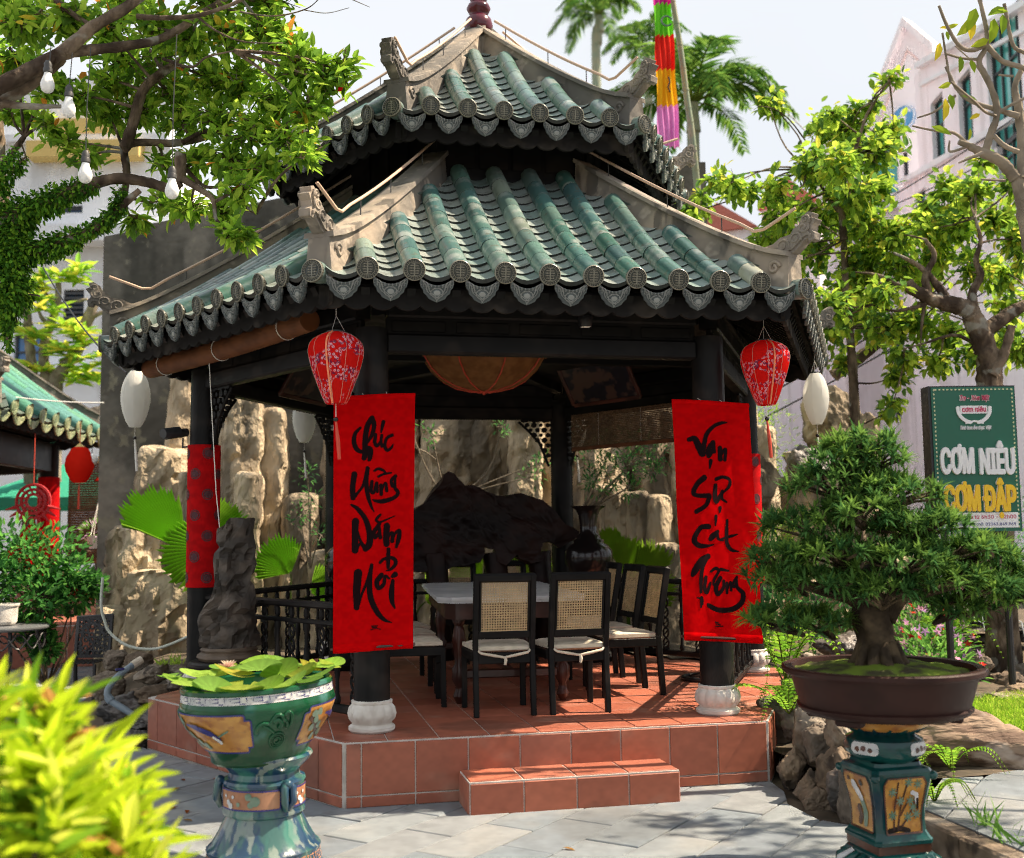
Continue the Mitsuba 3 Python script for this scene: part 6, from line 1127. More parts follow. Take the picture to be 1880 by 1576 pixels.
RR = [((1.75,-1.79,.50),.12,.14,'dark grey rock at the top of the rock pile right of the platform','dark_rock'),((1.55,-2.24,.28),.13,.18,'brown upright rock against the platform corner',0),((1.45,-2.82,.15),.14,.19,'large brown rock between the platform and the pedestal',0),((1.30,-3.20,.12),.10,.25,'upright weathered log-like rock beside the pedestal',0),((1.34,-2.44,.12),.10,.13,'small tan rock at the platform corner',0),((1.36,-2.62,.05),.10,.10,'low rock at the edge of the paving',0),((1.60,-2.03,.30),.12,.16,'brown rock under the fern',0),((1.66,-2.45,.30),.15,.14,'pale rock behind the bonsai pedestal',0),((1.55,-3.0,.12),.13,.16,'mossy stone left of the pedestal',0),((1.62,-1.75,.30),.16,.18,'dark rock beside the platform edge','dark_rock'),((1.8,-1.5,.30),.18,.14,'grey stone at the foot of the right column','dark_rock'),
      ((1.47,-2.55,.30),.12,.14,'brown jagged rock high in the pile by the platform',0),((1.50,-2.75,.38),.11,.15,'upper rock of the pile behind the pedestal',0),((1.40,-3.02,.10),.13,.15,'wide dark rock low in the pile','dark_rock'),((1.58,-2.85,.10),.16,.2,'dark rock filling the pile behind the pedestal','dark_rock'),((1.42,-2.35,.02),.10,.10,'dark rock at the platform foot','dark_rock'),((1.30,-2.78,.0),.09,.08,'small rock at the slab edge',0),
      ((3.08,.08,.52),.22,.17,'layered grey rock seen left of the bonsai trunk','dark_rock'),((2.39,-.59,.45),.16,.11,'flat stone beside the right column',0),((4.42,.22,.30),.13,.13,'round mossy stone by the pool',0),((4.11,.51,.20),.16,.09,'low stone in the flower bed',0),((4.01,-.70,.17),.20,.06,'flat edging stone at the far side of the lawn',0),((3.72,-.66,.17),.18,.055,'grey edging stone beside the lawn',0),((4.35,-.55,.17),.22,.07,'long edging stone right of the lawn',0),((4.75,-.3,.16),.22,.07,'edging stone at the right end of the lawn',0),((5.1,.3,.16),.28,.15,'brown boulder at the pool edge',0),((4.6,.05,.14),.2,.12,'wet brown boulder under the pool',0),
      ((5.2,4.0,2.85),.40,.44,'big tan boulder on top of the rockery by the white lantern','cliff'),((5.5,3.75,2.6),.2,.32,'narrow tan boulder at the right of the big one','cliff'),((4.75,3.75,2.3),.26,.3,'dark boulder below the white lantern','dark_rock'),((3.55,2.6,2.1),.2,.32,'brown boulder beside the right banner','cliff')]
for i, (c_, w, h, l, m_) in enumerate(RR): boulder(c_, w, h, i+31, l, m_ or 'garden_stone')
for i, (x, y, w, z) in enumerate([(5.2, 4.3, .5, 2.5), (4.6, 4.1, .35, 2.1), (3.6, 3.0, .25, 1.9), (5.8, 4.3, .4, 1.7), (6.3, 4.5, .45, 1.1)]): part(kc, 'rock_column', pillar(x, y, w, z, i+60, dd=1.1), 'cliff', smooth=40)
k = thing('driftwood_log', 'weathered brown root log lying by the path behind the pedestal', 'log')
P_ = spline([(1.75, -2.75, .30), (2.05, -2.66, .34), (2.35, -2.66, .28), (2.62, -2.86, .17), (2.75, -2.98, .14)], 40); v, f = tube(P_, np.interp(np.linspace(0, 1, 40), [0, .3, .6, 1], [.15, .20, .17, .06]), 28)
v = v + .10*(np.stack([meshkit.fbm(v*[5, 11, 11]+o, 4) for o in (0, 20, 40)], -1)-.5); v[:, 2] = np.maximum(v[:, 2], .10); put(k, (v, f), 'driftwood', smooth=50)
mat('driftwood', bump(prin(proc(lambda p, n, uv: mix(mix((.26, .185, .13), (.13, .085, .06), smoothstep(.4, .62, fbm(p.x*4+p.z*3, p.y*16, p.z*22, 4))), (.42, .35, .29), .7*smoothstep(.58, .75, fbm(p.x*5, p.y*9, p.z*9, 4)))), .8, .3), lambda p, n, uv: .03*fbm(p.x*6, p.y*26, p.z*30, 4), 2e-3))
# waterfall ledges of black slate and the brown pool
kf = thing('waterfall_ledge', 'stack of wet black slate slabs with water running over them', 'waterfall'); rr_ = random.Random(4)
for i in range(11):
    w, d_, z = rr_.uniform(.3, .55), rr_.uniform(.25, .4), .22+i*.055; v, f = rock(80+i, (w, d_, .05), .3, 3); part(kf, 'slab', (v+[5.9+rr_.uniform(-.3, .3), 2.3+rr_.uniform(-.25, .25)+i*.03, z], f), 'dark_rock', smooth=30)
for i in range(4): v, f = rock(95+i, (.4, .3, .09), .3, 3); part(kf, 'slab', (v+[6.6+i*.35, 2.2-i*.25, .35+.1*(i % 2)], f), 'dark_rock', smooth=30)
m = MB()
for i in range(12): x = 5.55+rr_.random()*.8; y = 1.75+rr_.random()*.25; z = rr_.uniform(.45, .75); m.mesh(tube([(x, y+.12, z+.03), (x, y, z), (x+.01, y-.03, z-.18)], [.003, .006, .004], 5))
put(kf + '__falling_water', m, 'water_white', stuff=True)
mat('water_white', {'type': 'principledthin', 'base_color': C(.8, .85, .88), 'roughness': .25, 'diff_trans': .7})
struct('pool', field(3.9, 6.2, -.2, 1.9, 24, 24, lambda X, Y: .185+.004*meshkit.fbm(np.stack([X*9, Y*9, X*0], -1), 2), lambda x, y: (x-5.0)**2/1.2+(y-.95)**2/.7 < 1), 'wet_bed', smooth=True)
# pond pipe and white hose on the left
k = thing('water_pipe', 'bent grey plastic pipe spilling water among the left rocks', 'pipe')
P_ = spline([(-2.70, .66, .58), (-2.78, .60, .53), (-2.87, .55, .46), (-2.93, .52, .37), (-2.91, .50, .30), (-2.80, .46, .23), (-2.66, .42, .14)], 24)
put(k + '__tube', tube(P_, .026, 12), 'grey_pipe', smooth=True); put(k + '__joint', tube(P_[14:17], .033, 12), 'grey_pipe'); put(k + '__socket', tube(P_[:4], .031, 12), 'cushion'); put(k + '__valve', box(P_[5]+[-.04, -.03, .01], (.07, .02, .02), .3, .005), 'blue_glaze')
put(k + '__water', tube([P_[-1], P_[-1]+[.06, -.02, -.03], P_[-1]+[.09, -.04, -.12]], [.02, .014, .008], 8), 'water_white', smooth=True)
k = thing('white_hose', 'pale garden hose looping along the foot of the rock columns', 'hose'); put(k, tube(spline([(-3.15,1.68,1.2),(-3.16,1.70,.96),(-3.13,1.71,.82),(-3.08,1.71,.71),(-2.93,1.68,.60),(-2.74,1.65,.565),(-2.58,1.61,.60),(-2.30,1.56,.72)], 30), .013, 8), 'hose', smooth=True)
# petrified stump on its stand at the left edge of the platform
k = thing('carved_stump', 'dark jagged petrified stump standing on a stone foot', 'stump'); c = np.array([-1.97, -.86, 0]); sd = np.random.default_rng(2)
hs = np.linspace(.80, 1.665, 22); n = 30; V = []
for i, z in enumerate(hs):
    t_ = i/21; a = np.linspace(0, 2*PI, n, endpoint=False); r = np.interp(t_, [0, .2, .45, .8, 1], [.185, .19, .145, .125, .13]); V.append(np.stack([c[0]+.045*t_+r*np.cos(a), c[1]+r*.85*np.sin(a), np.full(n, z)-.10*np.maximum(0, -np.cos(a+.3))*(t_ > .93)], 1))
V.append(np.tile([[c[0]+.045, c[1], 1.63]], (n, 1))); v = np.vstack(V); kx = meshkit.fbm(v*[11, 11, 5], 4)-.5; rd = np.abs(meshkit.noise(v*[9, 9, 14]+3)-.5); cc = np.array([c[0], c[1]]); v[:, :2] = cc+(v[:, :2]-cc)*(1+.75*kx-.35*(rd < .06))[:, None]; v[:, 2] += .07*kx*(v[:, 2] > .9)
i = np.arange(n); f = np.vstack([np.stack([q*n+i, q*n+(i+1) % n, (q+1)*n+(i+1) % n, (q+1)*n+i], 1) for q in range(len(V)-1)]); put(k + '__stone', (v, f), 'stump_rock', smooth=28)
mat('stump_rock', bump(prin(mottle((.045, .038, .032), (.12, .095, .075), 9, 5, lo=.4, hi=.75), .6, .35), lambda p, n, uv: .04*fbm(p.x*16, p.y*16, p.z*16, 5), 3e-3))
put(k + '__foot', lathe([(0, .715), (.19, .715), (.205, .735), (.20, .755), (.175, .77), (.185, .785), (.17, .80), (0, .80)], 28, c, lambda a, i: 1+.04*math.cos(8*a)), 'clay_foot', smooth=35)
mat('clay_foot', prin(mottle((.13, .095, .065), (.085, .06, .042), 9), .6))
k = thing('round_stand', 'dark round wooden stand under the petrified stump', 'stand')
put(k + '__top', lathe([(0, .672), (.25, .672), (.268, .685), (.268, .70), (.25, .713), (0, .713)], 40, c), 'dark_wood', smooth=35)
for a in np.arange(5)*2*PI/5: part(k, 'leg', tube([c+[.21*math.cos(a), .21*math.sin(a), .672], c+[.23*math.cos(a), .23*math.sin(a), .55], c+[.17*math.cos(a), .17*math.sin(a), .44], c+[.20*math.cos(a), .20*math.sin(a), FZ+.01]], [.022, .026, .018, .02], 8), 'dark_wood', smooth=True)

# ---------------------------------------------------------------- plants round the rocks
def fan(k, c, tip, R, nrm, span, seed, root, col=(.20, .42, .03)):
    """a round pleated fan leaf on its stalk"""
    r = np.random.default_rng(seed); c, tip, nrm = [np.asarray(q, float) for q in (c, tip, nrm)]; x = tip/np.linalg.norm(tip); z = nrm-x*(nrm@x); z /= np.linalg.norm(z); y = np.cross(z, x)
    n = 46; a = np.linspace(-span/2, span/2, n+1); b = MB(); v = []; cols = []
    for i, q in enumerate(a):
        for s in (.04, .35, .7, 1.0):
            rr = R*s*(1 if s < 1 else (.93+.07*(-1)**i-.10*(i % 5 == 2)+.05*r.uniform(-1, 1)))*(1-.12*(abs(q)/(span/2))**3); up = ((-1)**i)*.030*R*s*1.5 + .10*R*s*s*math.cos(2*q) - .12*R*s**3 + .10*R*s*abs(math.sin(q*.5))
            v.append(c + x*rr*math.cos(q) + y*rr*math.sin(q) + z*up)
    f = [[i*4+j, i*4+j+1, i*4+5+j, i*4+4+j] for i in range(n) for j in range(3)]
    col = np.array(col)*r.uniform(.85, 1.15)
    part(k, 'fan_leaf', (np.array(v), np.array(f)), 'leaf', col=np.clip(np.repeat(np.where(np.arange(n+1) % 2 == 0, 1.25, .62), 4)[:, None]*np.tile([1.15, 1.05, .95, .85], n+1)[:, None]*col, 0, 1))  # pleat shading painted in: ribs alternate lighter and darker
    part(k, 'stalk', tube(spline([root, (np.asarray(root)+c)/2+[0, 0, .12], c], 9), np.linspace(.011, .007, 9), 6), 'leaf', col=(.10, .17, .03), smooth=True)
k1 = thing('fan_palm', 'fan palm with round pleated leaves beside the left column', 'palm')
for i, (c_, tp_, R, nr, sp, rt_) in enumerate([((-2.56,3.14,1.40),(-.62,.15,.78),.82,(.62,-.70,.35),1.25,(-2.3,3.2,.4)),((-2.28,2.95,1.42),(-.85,0,-.12),.55,(.1,-.85,.5),2.4,(-2.3,3.2,.4)),((-2.43,3.2,1.50),(.75,.1,.65),.55,(-.3,-.85,.45),1.7,(-2.3,3.2,.4)),((-2.40,3.25,1.35),(.9,0,-.1),.5,(-.1,-.8,.6),2.0,(-2.3,3.2,.4)),((-1.5,3.35,1.15),(-.4,0,.5),.45,(.1,-.8,.6),2.2,(-1.5,3.4,.4)),((-1.3,3.4,.95),(.6,0,.2),.45,(.1,-.8,.6),2.2,(-1.5,3.4,.4))]): fan(k1, c_, tp_, R, nr, sp, i, rt_)
k2 = thing('fan_palm', 'bright fan palm with sunlit pleated leaves behind the right rear balustrade', 'palm')
for i, (c_, tp_, R, nr, sp, rt_) in enumerate([((1.80,2.16,1.22),(-.42,.1,.75),.42,(.45,-.75,.4),1.7,(1.85,2.2,.4)),((1.82,2.1,1.00),(.10,.05,.95),.50,(.55,-.8,.2),1.5,(1.85,2.15,.4)),((1.95,2.05,1.0),(.35,.05,.9),.48,(-.6,-.75,.2),1.3,(1.85,2.1,.4)),((1.9,2.0,.95),(.8,-.1,.25),.40,(0,-.8,.6),2.0,(1.85,2.1,.4)),((.9,2.8,1.05),(.3,0,.5),.40,(.1,-.8,.5),2.2,(.8,2.9,.4)),((.45,2.9,1.0),(-.5,0,.5),.40,(.1,-.8,.5),2.2,(.6,3.0,.4)),((-.45,2.8,1.0),(-.4,0,.6),.42,(.1,-.8,.5),2.2,(-.4,2.9,.4)),((-.15,2.75,.85),(.6,0,.3),.40,(.1,-.8,.5),2.2,(-.3,2.9,.4))]): fan(k2, c_, tp_, R, nr, sp, i+20, rt_, (.25, .42, .035))
def shrub(name, label, cat, clusters, Ls, Ws, cols, seed, kind='oval', root=None, n_per=60, stem='pale_bark', up=.25, group=None, spread=.9):
    r = np.random.default_rng(seed); k = thing(name, label, cat, group); b = MB(); s = MB()
    for c_, rad in clusters:
        c_ = np.asarray(c_, float); n = n_per; d = rdir(n, r); p0 = c_+d*rad*r.random((n, 1))**.45; dd = d*spread+rdir(n, r)*.7+[0, 0, up]
        leaves(b, p0, dd, rdir(n, r)*.5+[0, 0, 1]+d*.3, r.uniform(*Ls, n), r.uniform(*Ws, n), tints(n, cols, r), kind)
        if root is not None:
            rt_ = np.asarray(root, float)
            s.mesh(tube(spline([rt_, (rt_+c_)/2+r.normal(size=3)*.06, c_], 7), np.linspace(.014, .005, 7), 5))
            for q in range(5): i = int(r.integers(n)); s.mesh(tube([c_, p0[i]], [.005, .002], 4))
    put(k + '__leaves', b, 'leaf', col='v')
    if not s.empty(): put(k + '__stems', s, stem)
    return k
G1 = [(.035, .10, .035), (.05, .14, .04), (.075, .18, .05), (.028, .075, .03)]
shrub('rock_shrub', 'small leaved shrub growing across the rocks at the right rear', 'shrub', [((1.55,2.5,2.30),.22),((1.80,2.45,2.42),.22),((2.05,2.4,2.45),.22),((2.25,2.35,2.35),.2),((1.75,2.5,2.15),.2),((2.0,2.45,2.25),.2),((2.2,2.4,2.2),.15),((1.6,2.5,2.05),.14),((1.95,2.4,2.0),.13)], (.05, .09), (.018, .028), G1+[(.12, .20, .09)], 51, root=(1.5, 2.7, 1.7), n_per=80)
shrub('rock_shrub', 'thin twisted shrub on the rocks above the root wood screen', 'shrub', [((-.25,3.3,2.75),.16),((.0,3.2,2.6),.12),((.75,3.1,2.7),.12),((1.05,3.0,2.15),.14),((1.15,2.95,2.3),.10),((-.35,3.3,2.55),.12)], (.05, .09), (.02, .03), G1, 52, root=(.2, 3.5, 1.9), n_per=30)
shrub('rock_shrub', 'sparse dark shrub on the rocks left of the left banner', 'shrub', [((-1.34,3.1,2.18),.14),((-1.30,3.0,1.95),.12),((-1.42,3.0,1.75),.12),((-1.2,3.0,1.55),.12)], (.05, .08), (.018, .026), G1, 53, root=(-1.3, 3.3, 1.2), n_per=34)
def fern(label, c, n, L, seed, up=.8, col=((.10, .22, .02), (.17, .30, .03))):
    r = np.random.default_rng(seed); k = thing('fern', label, 'fern', None); c = np.asarray(c, float)
    for i in range(n):
        a = r.uniform(0, 2*PI); d = np.array([math.cos(a), math.sin(a), 0]); Lq = L*r.uniform(.7, 1.1); p = spline([c, c+d*Lq*.3+UP*Lq*up*.6, c+d*Lq*.7+UP*Lq*up*.7, c+d*Lq*1.0+UP*Lq*(up*.3-.15)], 22); b = MB()
        t_ = np.gradient(p, axis=0); t_ /= np.linalg.norm(t_, axis=1, keepdims=True); sd_ = np.cross(t_, UP); sd_ /= np.linalg.norm(sd_, axis=1, keepdims=True)
        w = np.interp(np.linspace(0, 1, 22), [0, .15, .5, 1], [.3, .9, 1, .15])*Lq*.13
        for s in (-1, 1): leaves(b, p[2:], sd_[2:]*s+t_[2:]*.35, np.cross(t_, sd_)[2:]*-1, w[2:], w[2:]*.30+.004, tints(20, col, r, .15), 'blade')
        b.add(*tube(p, np.linspace(.004, .0015, 22), 4), (.12, .16, .03)); part(k, 'frond', b, 'leaf', col='v')
fern('bright sword fern arching beside the right column', (1.62, -1.80, .50), 13, .55, 1, 1.1); fern('sword fern hanging over the rocks right of the platform', (1.50, -2.08, .38), 11, .48, 2, .5); fern('small fern at the foot of the pedestal rocks', (1.72, -2.9, .18), 9, .28, 3, .7); fern('small fern sprouting behind the kerb stone', (1.62, -3.45, .14), 9, .22, 4, .8); fern('fern in the flower bed beside the pool', (4.5, .8, .3), 10, .6, 5, .9); fern('fern sprouting beside the driftwood log', (2.05, -2.95, .18), 8, .3, 6, .6)
def tuft(label, c, n, L, seed, cols=((.07, .16, .03), (.12, .22, .05)), W=.012):
    r = np.random.default_rng(seed); k = thing('weed_tuft', label, 'plant'); b = MB(); d = rdir(n, r)*.8+[0, 0, .75]; leaves(b, np.tile(np.asarray(c, float), (n, 1))+r.normal(size=(n, 3))*[.03, .03, 0], d, rdir(n, r)+[0, 0, 1], r.uniform(.6, 1.1, n)*L, W, tints(n, cols, r), 'blade'); put(k, b, 'leaf', col='v')
for i, (l, c_, n, L) in enumerate([('spiky pale tuft on the rocks left of the left column', (-2.46, .98, .50), 26, .10), ('small pale tuft on the left rocks', (-2.58, 1.15, .48), 20, .08), ('weed growing between kerb and path', (1.58, -3.9, .15), 18, .16), ('weed with long leaves on the kerb stone', (1.5, -4.2, .15), 16, .18), ('weed by the end of the driftwood log', (2.72, -3.02, .15), 20, .20), ('succulent tuft growing between the roof tiles', (-2.02, -.52, 3.32), 40, .10), ('second succulent tuft between the roof tiles', (-1.86, -.55, 3.42), 26, .09), ('grassy tuft beside the pedestal foot', (1.5, -3.35, .14), 22, .18)]): tuft(l, c_, n, L, i+70, ((.20, .30, .04), (.30, .38, .06)) if 'tuft' in l else ((.07, .16, .03), (.12, .22, .05)), .014)
def flowers(label, c, R, seed, pet, nl=500, nf=70):
    r = np.random.default_rng(seed); k = thing('flower_bed', label, 'flowers'); b = MB(); c = np.asarray(c, float); d = rdir(nl, r); d[:, 2] = abs(d[:, 2]); p = c+d*np.array(R)*r.random((nl, 1))**.4
    leaves(b, p, d+rdir(nl, r)*.6, rdir(nl, r)*.5+[0, 0, 1], r.uniform(.06, .11, nl), r.uniform(.025, .04, nl), tints(nl, [(.05, .13, .03), (.08, .20, .04), (.12, .25, .05)], r)); put(k + '__leaves', b, 'leaf', col='v')
    for i in range(nf):
        q = rdir(1, r)[0]; q[2] = abs(q[2]); p0 = c+q*np.array(R)*1.02; nn = np.array([0, -.7, .6])+.5*r.normal(size=3); nn /= np.linalg.norm(nn); x = np.cross(nn, UP); x /= np.linalg.norm(x); y = np.cross(nn, x); b = MB(); col = np.array(pet[int(r.integers(len(pet)))])
        a = np.arange(5)*2*PI/5+r.random(); dd = np.cos(a)[:, None]*x+np.sin(a)[:, None]*y; leaves(b, np.tile(p0, (5, 1)), dd+.15*nn, np.tile(nn, (5, 1)), .042, .022, np.tile(col, (5, 1)), 'oval'); part(k, 'blossom', b, 'petal', col='v')
flowers('bed of pink and lilac flowers beside the bonsai trunk', (4.45, 1.1, .30), (.55, .45, .48), 1, [(.33, .16, .29), (.29, .17, .33), (.40, .21, .29), (.37, .03, .02)]); flowers('bed of lilac and pink flowers right of the bonsai pot', (3.85, -.05, .24), (.42, .32, .46), 3, [(.33, .16, .30), (.30, .18, .34), (.40, .22, .30), (.38, .03, .02)], 420, 40); flowers('bed of pink flowers above the black waterfall slabs', (6.5, 2.6, .70), (.75, .5, .40), 2, [(.40, .13, .21), (.42, .24, .29), (.37, .05, .08), (.32, .16, .32)])
shrub('garden_bush', 'mixed green bush behind the bonsai', 'bush', [((3.3, .9, .7), .45), ((3.9, 1.3, .9), .5), ((5.2, 2.2, 1.1), .6), ((6.2, 3.0, 1.3), .7), ((7.2, 3.4, 1.4), .8), ((4.6, 2.0, 1.3), .5), ((2.7, .6, .8), .3)], (.06, .11), (.025, .045), G1, 61, n_per=420)
shrub('garden_bush', 'yellow green feathery bush behind the right red lantern', 'bush', [((3.9, 4.0, 2.8), .45), ((4.2, 4.4, 3.1), .5), ((4.0, 3.8, 2.4), .35), ((4.6, 4.8, 2.7), .55), ((3.2, 1.7, 1.45), .25), ((3.3, 1.5, 1.2), .25)], (.05, .09), (.014, .024), [(.15, .24, .03), (.24, .33, .04), (.10, .19, .03)], 62, n_per=420)
# ---------------------------------------------------------------- the second pavilion and what stands on the left
p2 = thing('far_pavilion', 'second garden pavilion with a green tiled roof at the left edge', 'pavilion'); C2 = np.array([-7.83, 7.15, 0])
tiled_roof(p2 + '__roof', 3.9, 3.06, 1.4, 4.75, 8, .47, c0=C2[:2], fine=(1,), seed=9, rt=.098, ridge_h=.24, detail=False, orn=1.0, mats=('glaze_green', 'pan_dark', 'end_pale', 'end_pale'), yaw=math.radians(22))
def h2(R, a, z): return C2+hexp(R, a+22, z)
for a in ANG: part(p2, 'column', lathe([(.13, .4), (.13, 2.9)], 18, h2(3.2, a, 0)), 'dark_wood', smooth=True)
for i in range(6): part(p2, 'beam', obox(h2(3.2, ANG[i], 2.72), h2(3.2, ANG[(i+1) % 6], 2.72), .14, .42, b=.01), 'dark_wood')
v, f = hexplate(3.6, .0, .42); put(p2 + '__platform', xf((v, f), C2, math.radians(22)), 'terracotta', uv=(.6, .5))
v, f = hexplate(3.3, 2.95, 2.99); put(p2 + '__ceiling', xf((v, f), C2, math.radians(22)), 'dark_wood')
for a in (0, -60):
    k = thing('column_wrap', ['red cloth wrapped round the right column of the far pavilion', 'red cloth wrapped round the near column of the far pavilion'][a != 0], 'cloth', 'red cloths on the far pavilion'); put(k, lathe([(.14, .9), (.15, .92), (.15, 2.42), (.14, 2.44)], 20, h2(3.2, a, 0)), 'red_wrap', smooth=40)
k = thing('bamboo_blind', 'brown bamboo blind hanging at the side of the far pavilion', 'blind'); a, b = np.array([-4.52, 7.95, 0]), np.array([-4.05, 7.80, 0])
m = MB()
for i in range(40): m.mesh(tube([a+[0, 0, 2.62-i*.034], b+[0, 0, 2.62-i*.034]], .017, 5))
put(k + '__slats', m, 'blind'); put(k + '__bottom_rail', obox(a+[0, 0, 1.25], b+[0, 0, 1.25], .04, .05), 'blind_roll'); put(k + '__fringe', obox(a+[0, -.03, 2.66], b+[0, -.03, 2.66], .03, .09), 'gold_paint')
for x, y, z, n_ in [(-4.72, 6.3, 1.70, 0), (-4.75, 6.25, 1.0, 1)]:
    pass
k = thing('paper_ornament', 'red round paper ornament hanging in the far pavilion', 'decoration'); c = np.array([-4.62, 6.1, 2.02]); m = MB()
for i in range(3): r = .21-.06*i; m.mesh(tube([c+r*(math.cos(t)*RV+math.sin(t)*UP) for t in np.linspace(0, 2*PI, 26)], .02, 5))
for t in np.arange(12)*PI/6: m.mesh(tube([c+.08*(math.cos(t)*RV+math.sin(t)*UP), c+.21*(math.cos(t+.3)*RV+math.sin(t+.3)*UP)], .014, 5))
for t in np.linspace(PI*1.1, PI*1.9, 9): m.mesh(tube([c+.2*(math.cos(t)*RV+math.sin(t)*UP), c+.36*(math.cos(t)*RV+math.sin(t)*UP*.9)], [.03, .008], 5))
put(k + '__wheel', m, 'dark_red2'); mat('dark_red2', prin(C(.42, .02, .025), .6))
put(k + '__diamond', box(c-[0, 0, .62], (.03, .42, .42), -.2), 'red_wrap'); v, f = prism(Polygon([(0, .42), (.36, 0), (0, -.42), (-.36, 0)]), .02); put(k + '__tail', c-UP*.62+v[:, :1]*RV+v[:, 2:]*UP+v[:, 1:2]*FV if False else (c-UP*.66+v[:, :1]*RV+v[:, 1:2]*FV+v[:, 2:]*UP, f), 'red_wrap'); put(k + '__cord', tube([c+UP*.2, c+UP*.85], .006, 4), 'cord_red')
def plain_lantern(label, c, prof, cat='lantern'):
    k = thing('hanging_lantern', label, cat); c = np.array(c); put(k + '__shade', lathe(prof, 32, c, lambda a, i: 1-.03*abs(math.sin(a*5))), 'lantern_plain', smooth=40); z1 = prof[-1][1]; z0 = prof[0][1]
    put(k + '__cord', tube([c+[0, 0, z1], c+[0, 0, z1+.30]], .006, 4), 'lamp_seam'); put(k + '__cap', lathe([(prof[-1][0], z1), (.03, z1+.03), (.0, z1+.05)], 16, c), 'gold_paint'); put(k + '__tassel', tube([c+[0, 0, z0], c+[0, 0, z0-.10], c+[0, 0, z0-.32]], [.004, .012, .016], 6), 'cord_red')
plain_lantern('red barrel lantern hanging beside the far pavilion', (-4.02, 5.7, 2.23), [(.06, 0), (.10, .03), (.16, .14), (.175, .22), (.16, .31), (.10, .42), (.06, .44)])
plain_lantern('red bell shaped lantern half hidden by the concrete wall', (-3.93, 7.9, 2.36), [(.25, 0), (.235, .024), (.155, .12), (.13, .24), (.13, .40), (.07, .47)])
k = thing('white_globe', 'small white globe lamp beside the red barrel lantern', 'lamp')
put(k + '__globe', trimesh.creation.icosphere(3, .075).apply_translation([-3.88, 5.72, 2.52]), 'bulb_white', smooth=True); put(k + '__cord', tube([(-3.88, 5.72, 2.58), (-3.88, 5.72, 2.75)], .005, 4), 'iron')
k = thing('parasol', 'green garden parasol beyond the far pavilion', 'parasol'); c = np.array([-5.3, 12.6, 0]); n = 8; a = np.arange(n)*PI/4+.2; R = 1.75; v = [c+[0, 0, 2.95]]; f = []
v += [c+[R*math.cos(x), R*math.sin(x), 2.25] for x in a]+[c+[R*math.cos(x), R*math.sin(x), 2.10] for x in a]
for i in range(n): j = (i+1) % n; f += [[0, 1+i, 1+j]]; f += [[1+i, 9+i, 9+j], [1+i, 9+j, 1+j]]
put(k + '__canopy', (np.array(v), np.array(f)), 'parasol_green'); put(k + '__pole', tube([c, c+[0, 0, 2.95]], .03, 10), 'iron')
for x in a: part(k, 'rib', tube([c+[0, 0, 2.93], c+[R*math.cos(x), R*math.sin(x), 2.235]], .012, 5), 'iron')
# steps, brick planter and pots
k = thing('tile_steps', 'terracotta tiled steps before the far pavilion', 'steps'); a = np.array([-4.45, 5.55, 0])
for i, (x0, x1, y0, y1, z) in enumerate([(-5.6, -3.72, 5.6, 7.0, .52), (-5.0, -3.62, 6.6, 7.2, .30)]):
    put(num(k + '__block'), box(((x0+x1)/2, (y0+y1)/2, z/2), (x1-x0, y1-y0, z-.012)), 'grout')
    for j in range(5): w = (x1-x0)/5; part(k, 'tread_tile', box((x0+(j+.5)*w, (y0+y1)/2, z), (w-.012, y1-y0, .02), 0, .004), 'terracotta', uv=(.9, .6)); part(k, 'riser_tile', box((x0+(j+.5)*w, y0-.006, z/2), (w-.012, .02, z-.04), 0, .004), 'terracotta', uv=(.9, .5))
    for j in range(3): w = (y1-y0)/3; part(k, 'side_tile', box((x1+.006, y0+(j+.5)*w, z/2), (.02, w-.012, z-.04), 0, .004), 'terracotta', uv=(.9, .5))
k = thing('brick_planter', 'low weathered brick planter wall by the far pavilion', 'planter'); put(k + '__core', box((-4.75, 8.9, .5), (1.28, .7, 1.0)), 'grout'); put(k + '__coping', box((-4.75, 8.9, 1.03), (1.45, .85, .07), 0, .01), 'terracotta', uv=(.9, .5))
for i in range(12):
    for j in range(7):
        x = -5.39+j*.20+(i % 2)*.1; x1 = min(x+.19, -4.10)
        if x1-x > .05: part(k, 'brick', box(((x+x1)/2, 8.545, .045+i*.080), (x1-x, .03, .070), 0, .006), 'brick')
    for j in range(4): part(k, 'brick', box((-4.10, 8.64+j*.18, .045+i*.080), (.03, .17, .070), 0, .006), 'brick')
shrub('flowering_bush', 'leafy bush with red flowers in the left background', 'bush', [((-4.55,3.6,1.25),.34),((-4.25,3.5,1.45),.33),((-3.95,3.6,1.35),.34),((-4.35,3.4,1.05),.3),((-4.0,3.4,.98),.3),((-3.75,3.6,1.15),.26),((-3.72,3.7,.95),.2),((-4.05,3.5,.62),.16),((-3.95,3.5,.45),.13),((-4.7,3.5,1.5),.25),((-3.55,3.7,1.05),.12)], (.07, .115), (.038, .06), [(.035, .12, .03), (.06, .18, .04), (.10, .25, .05), (.03, .08, .025)], 71, root=(-3.98, 3.8, .0), n_per=330, stem='bark')
k = thing('red_blossoms', 'cluster of red blossoms at the right of the left bush', 'flowers'); b = MB(); r5 = np.random.default_rng(5); n = 40; p0 = np.array([-3.66, 3.62, .98])+r5.normal(size=(n, 3))*[.06, .05, .04]; leaves(b, p0, rdir(n, r5), rdir(n, r5), .05, .025, tints(n, [(.34, .015, .015), (.40, .04, .025)], r5)); put(k, b, 'petal', col='v')
k = thing('plant_pot', 'pale round pot on the black iron table at the left edge', 'plant pot'); put(k, lathe([(0, .72), (.13, .72), (.15, .75), (.155, .88), (.17, .90), (.17, .92), (.15, .92), (.14, .89), (0, .89)], 28, (-4.28, 3.05, 0)), 'white_stone', smooth=40)
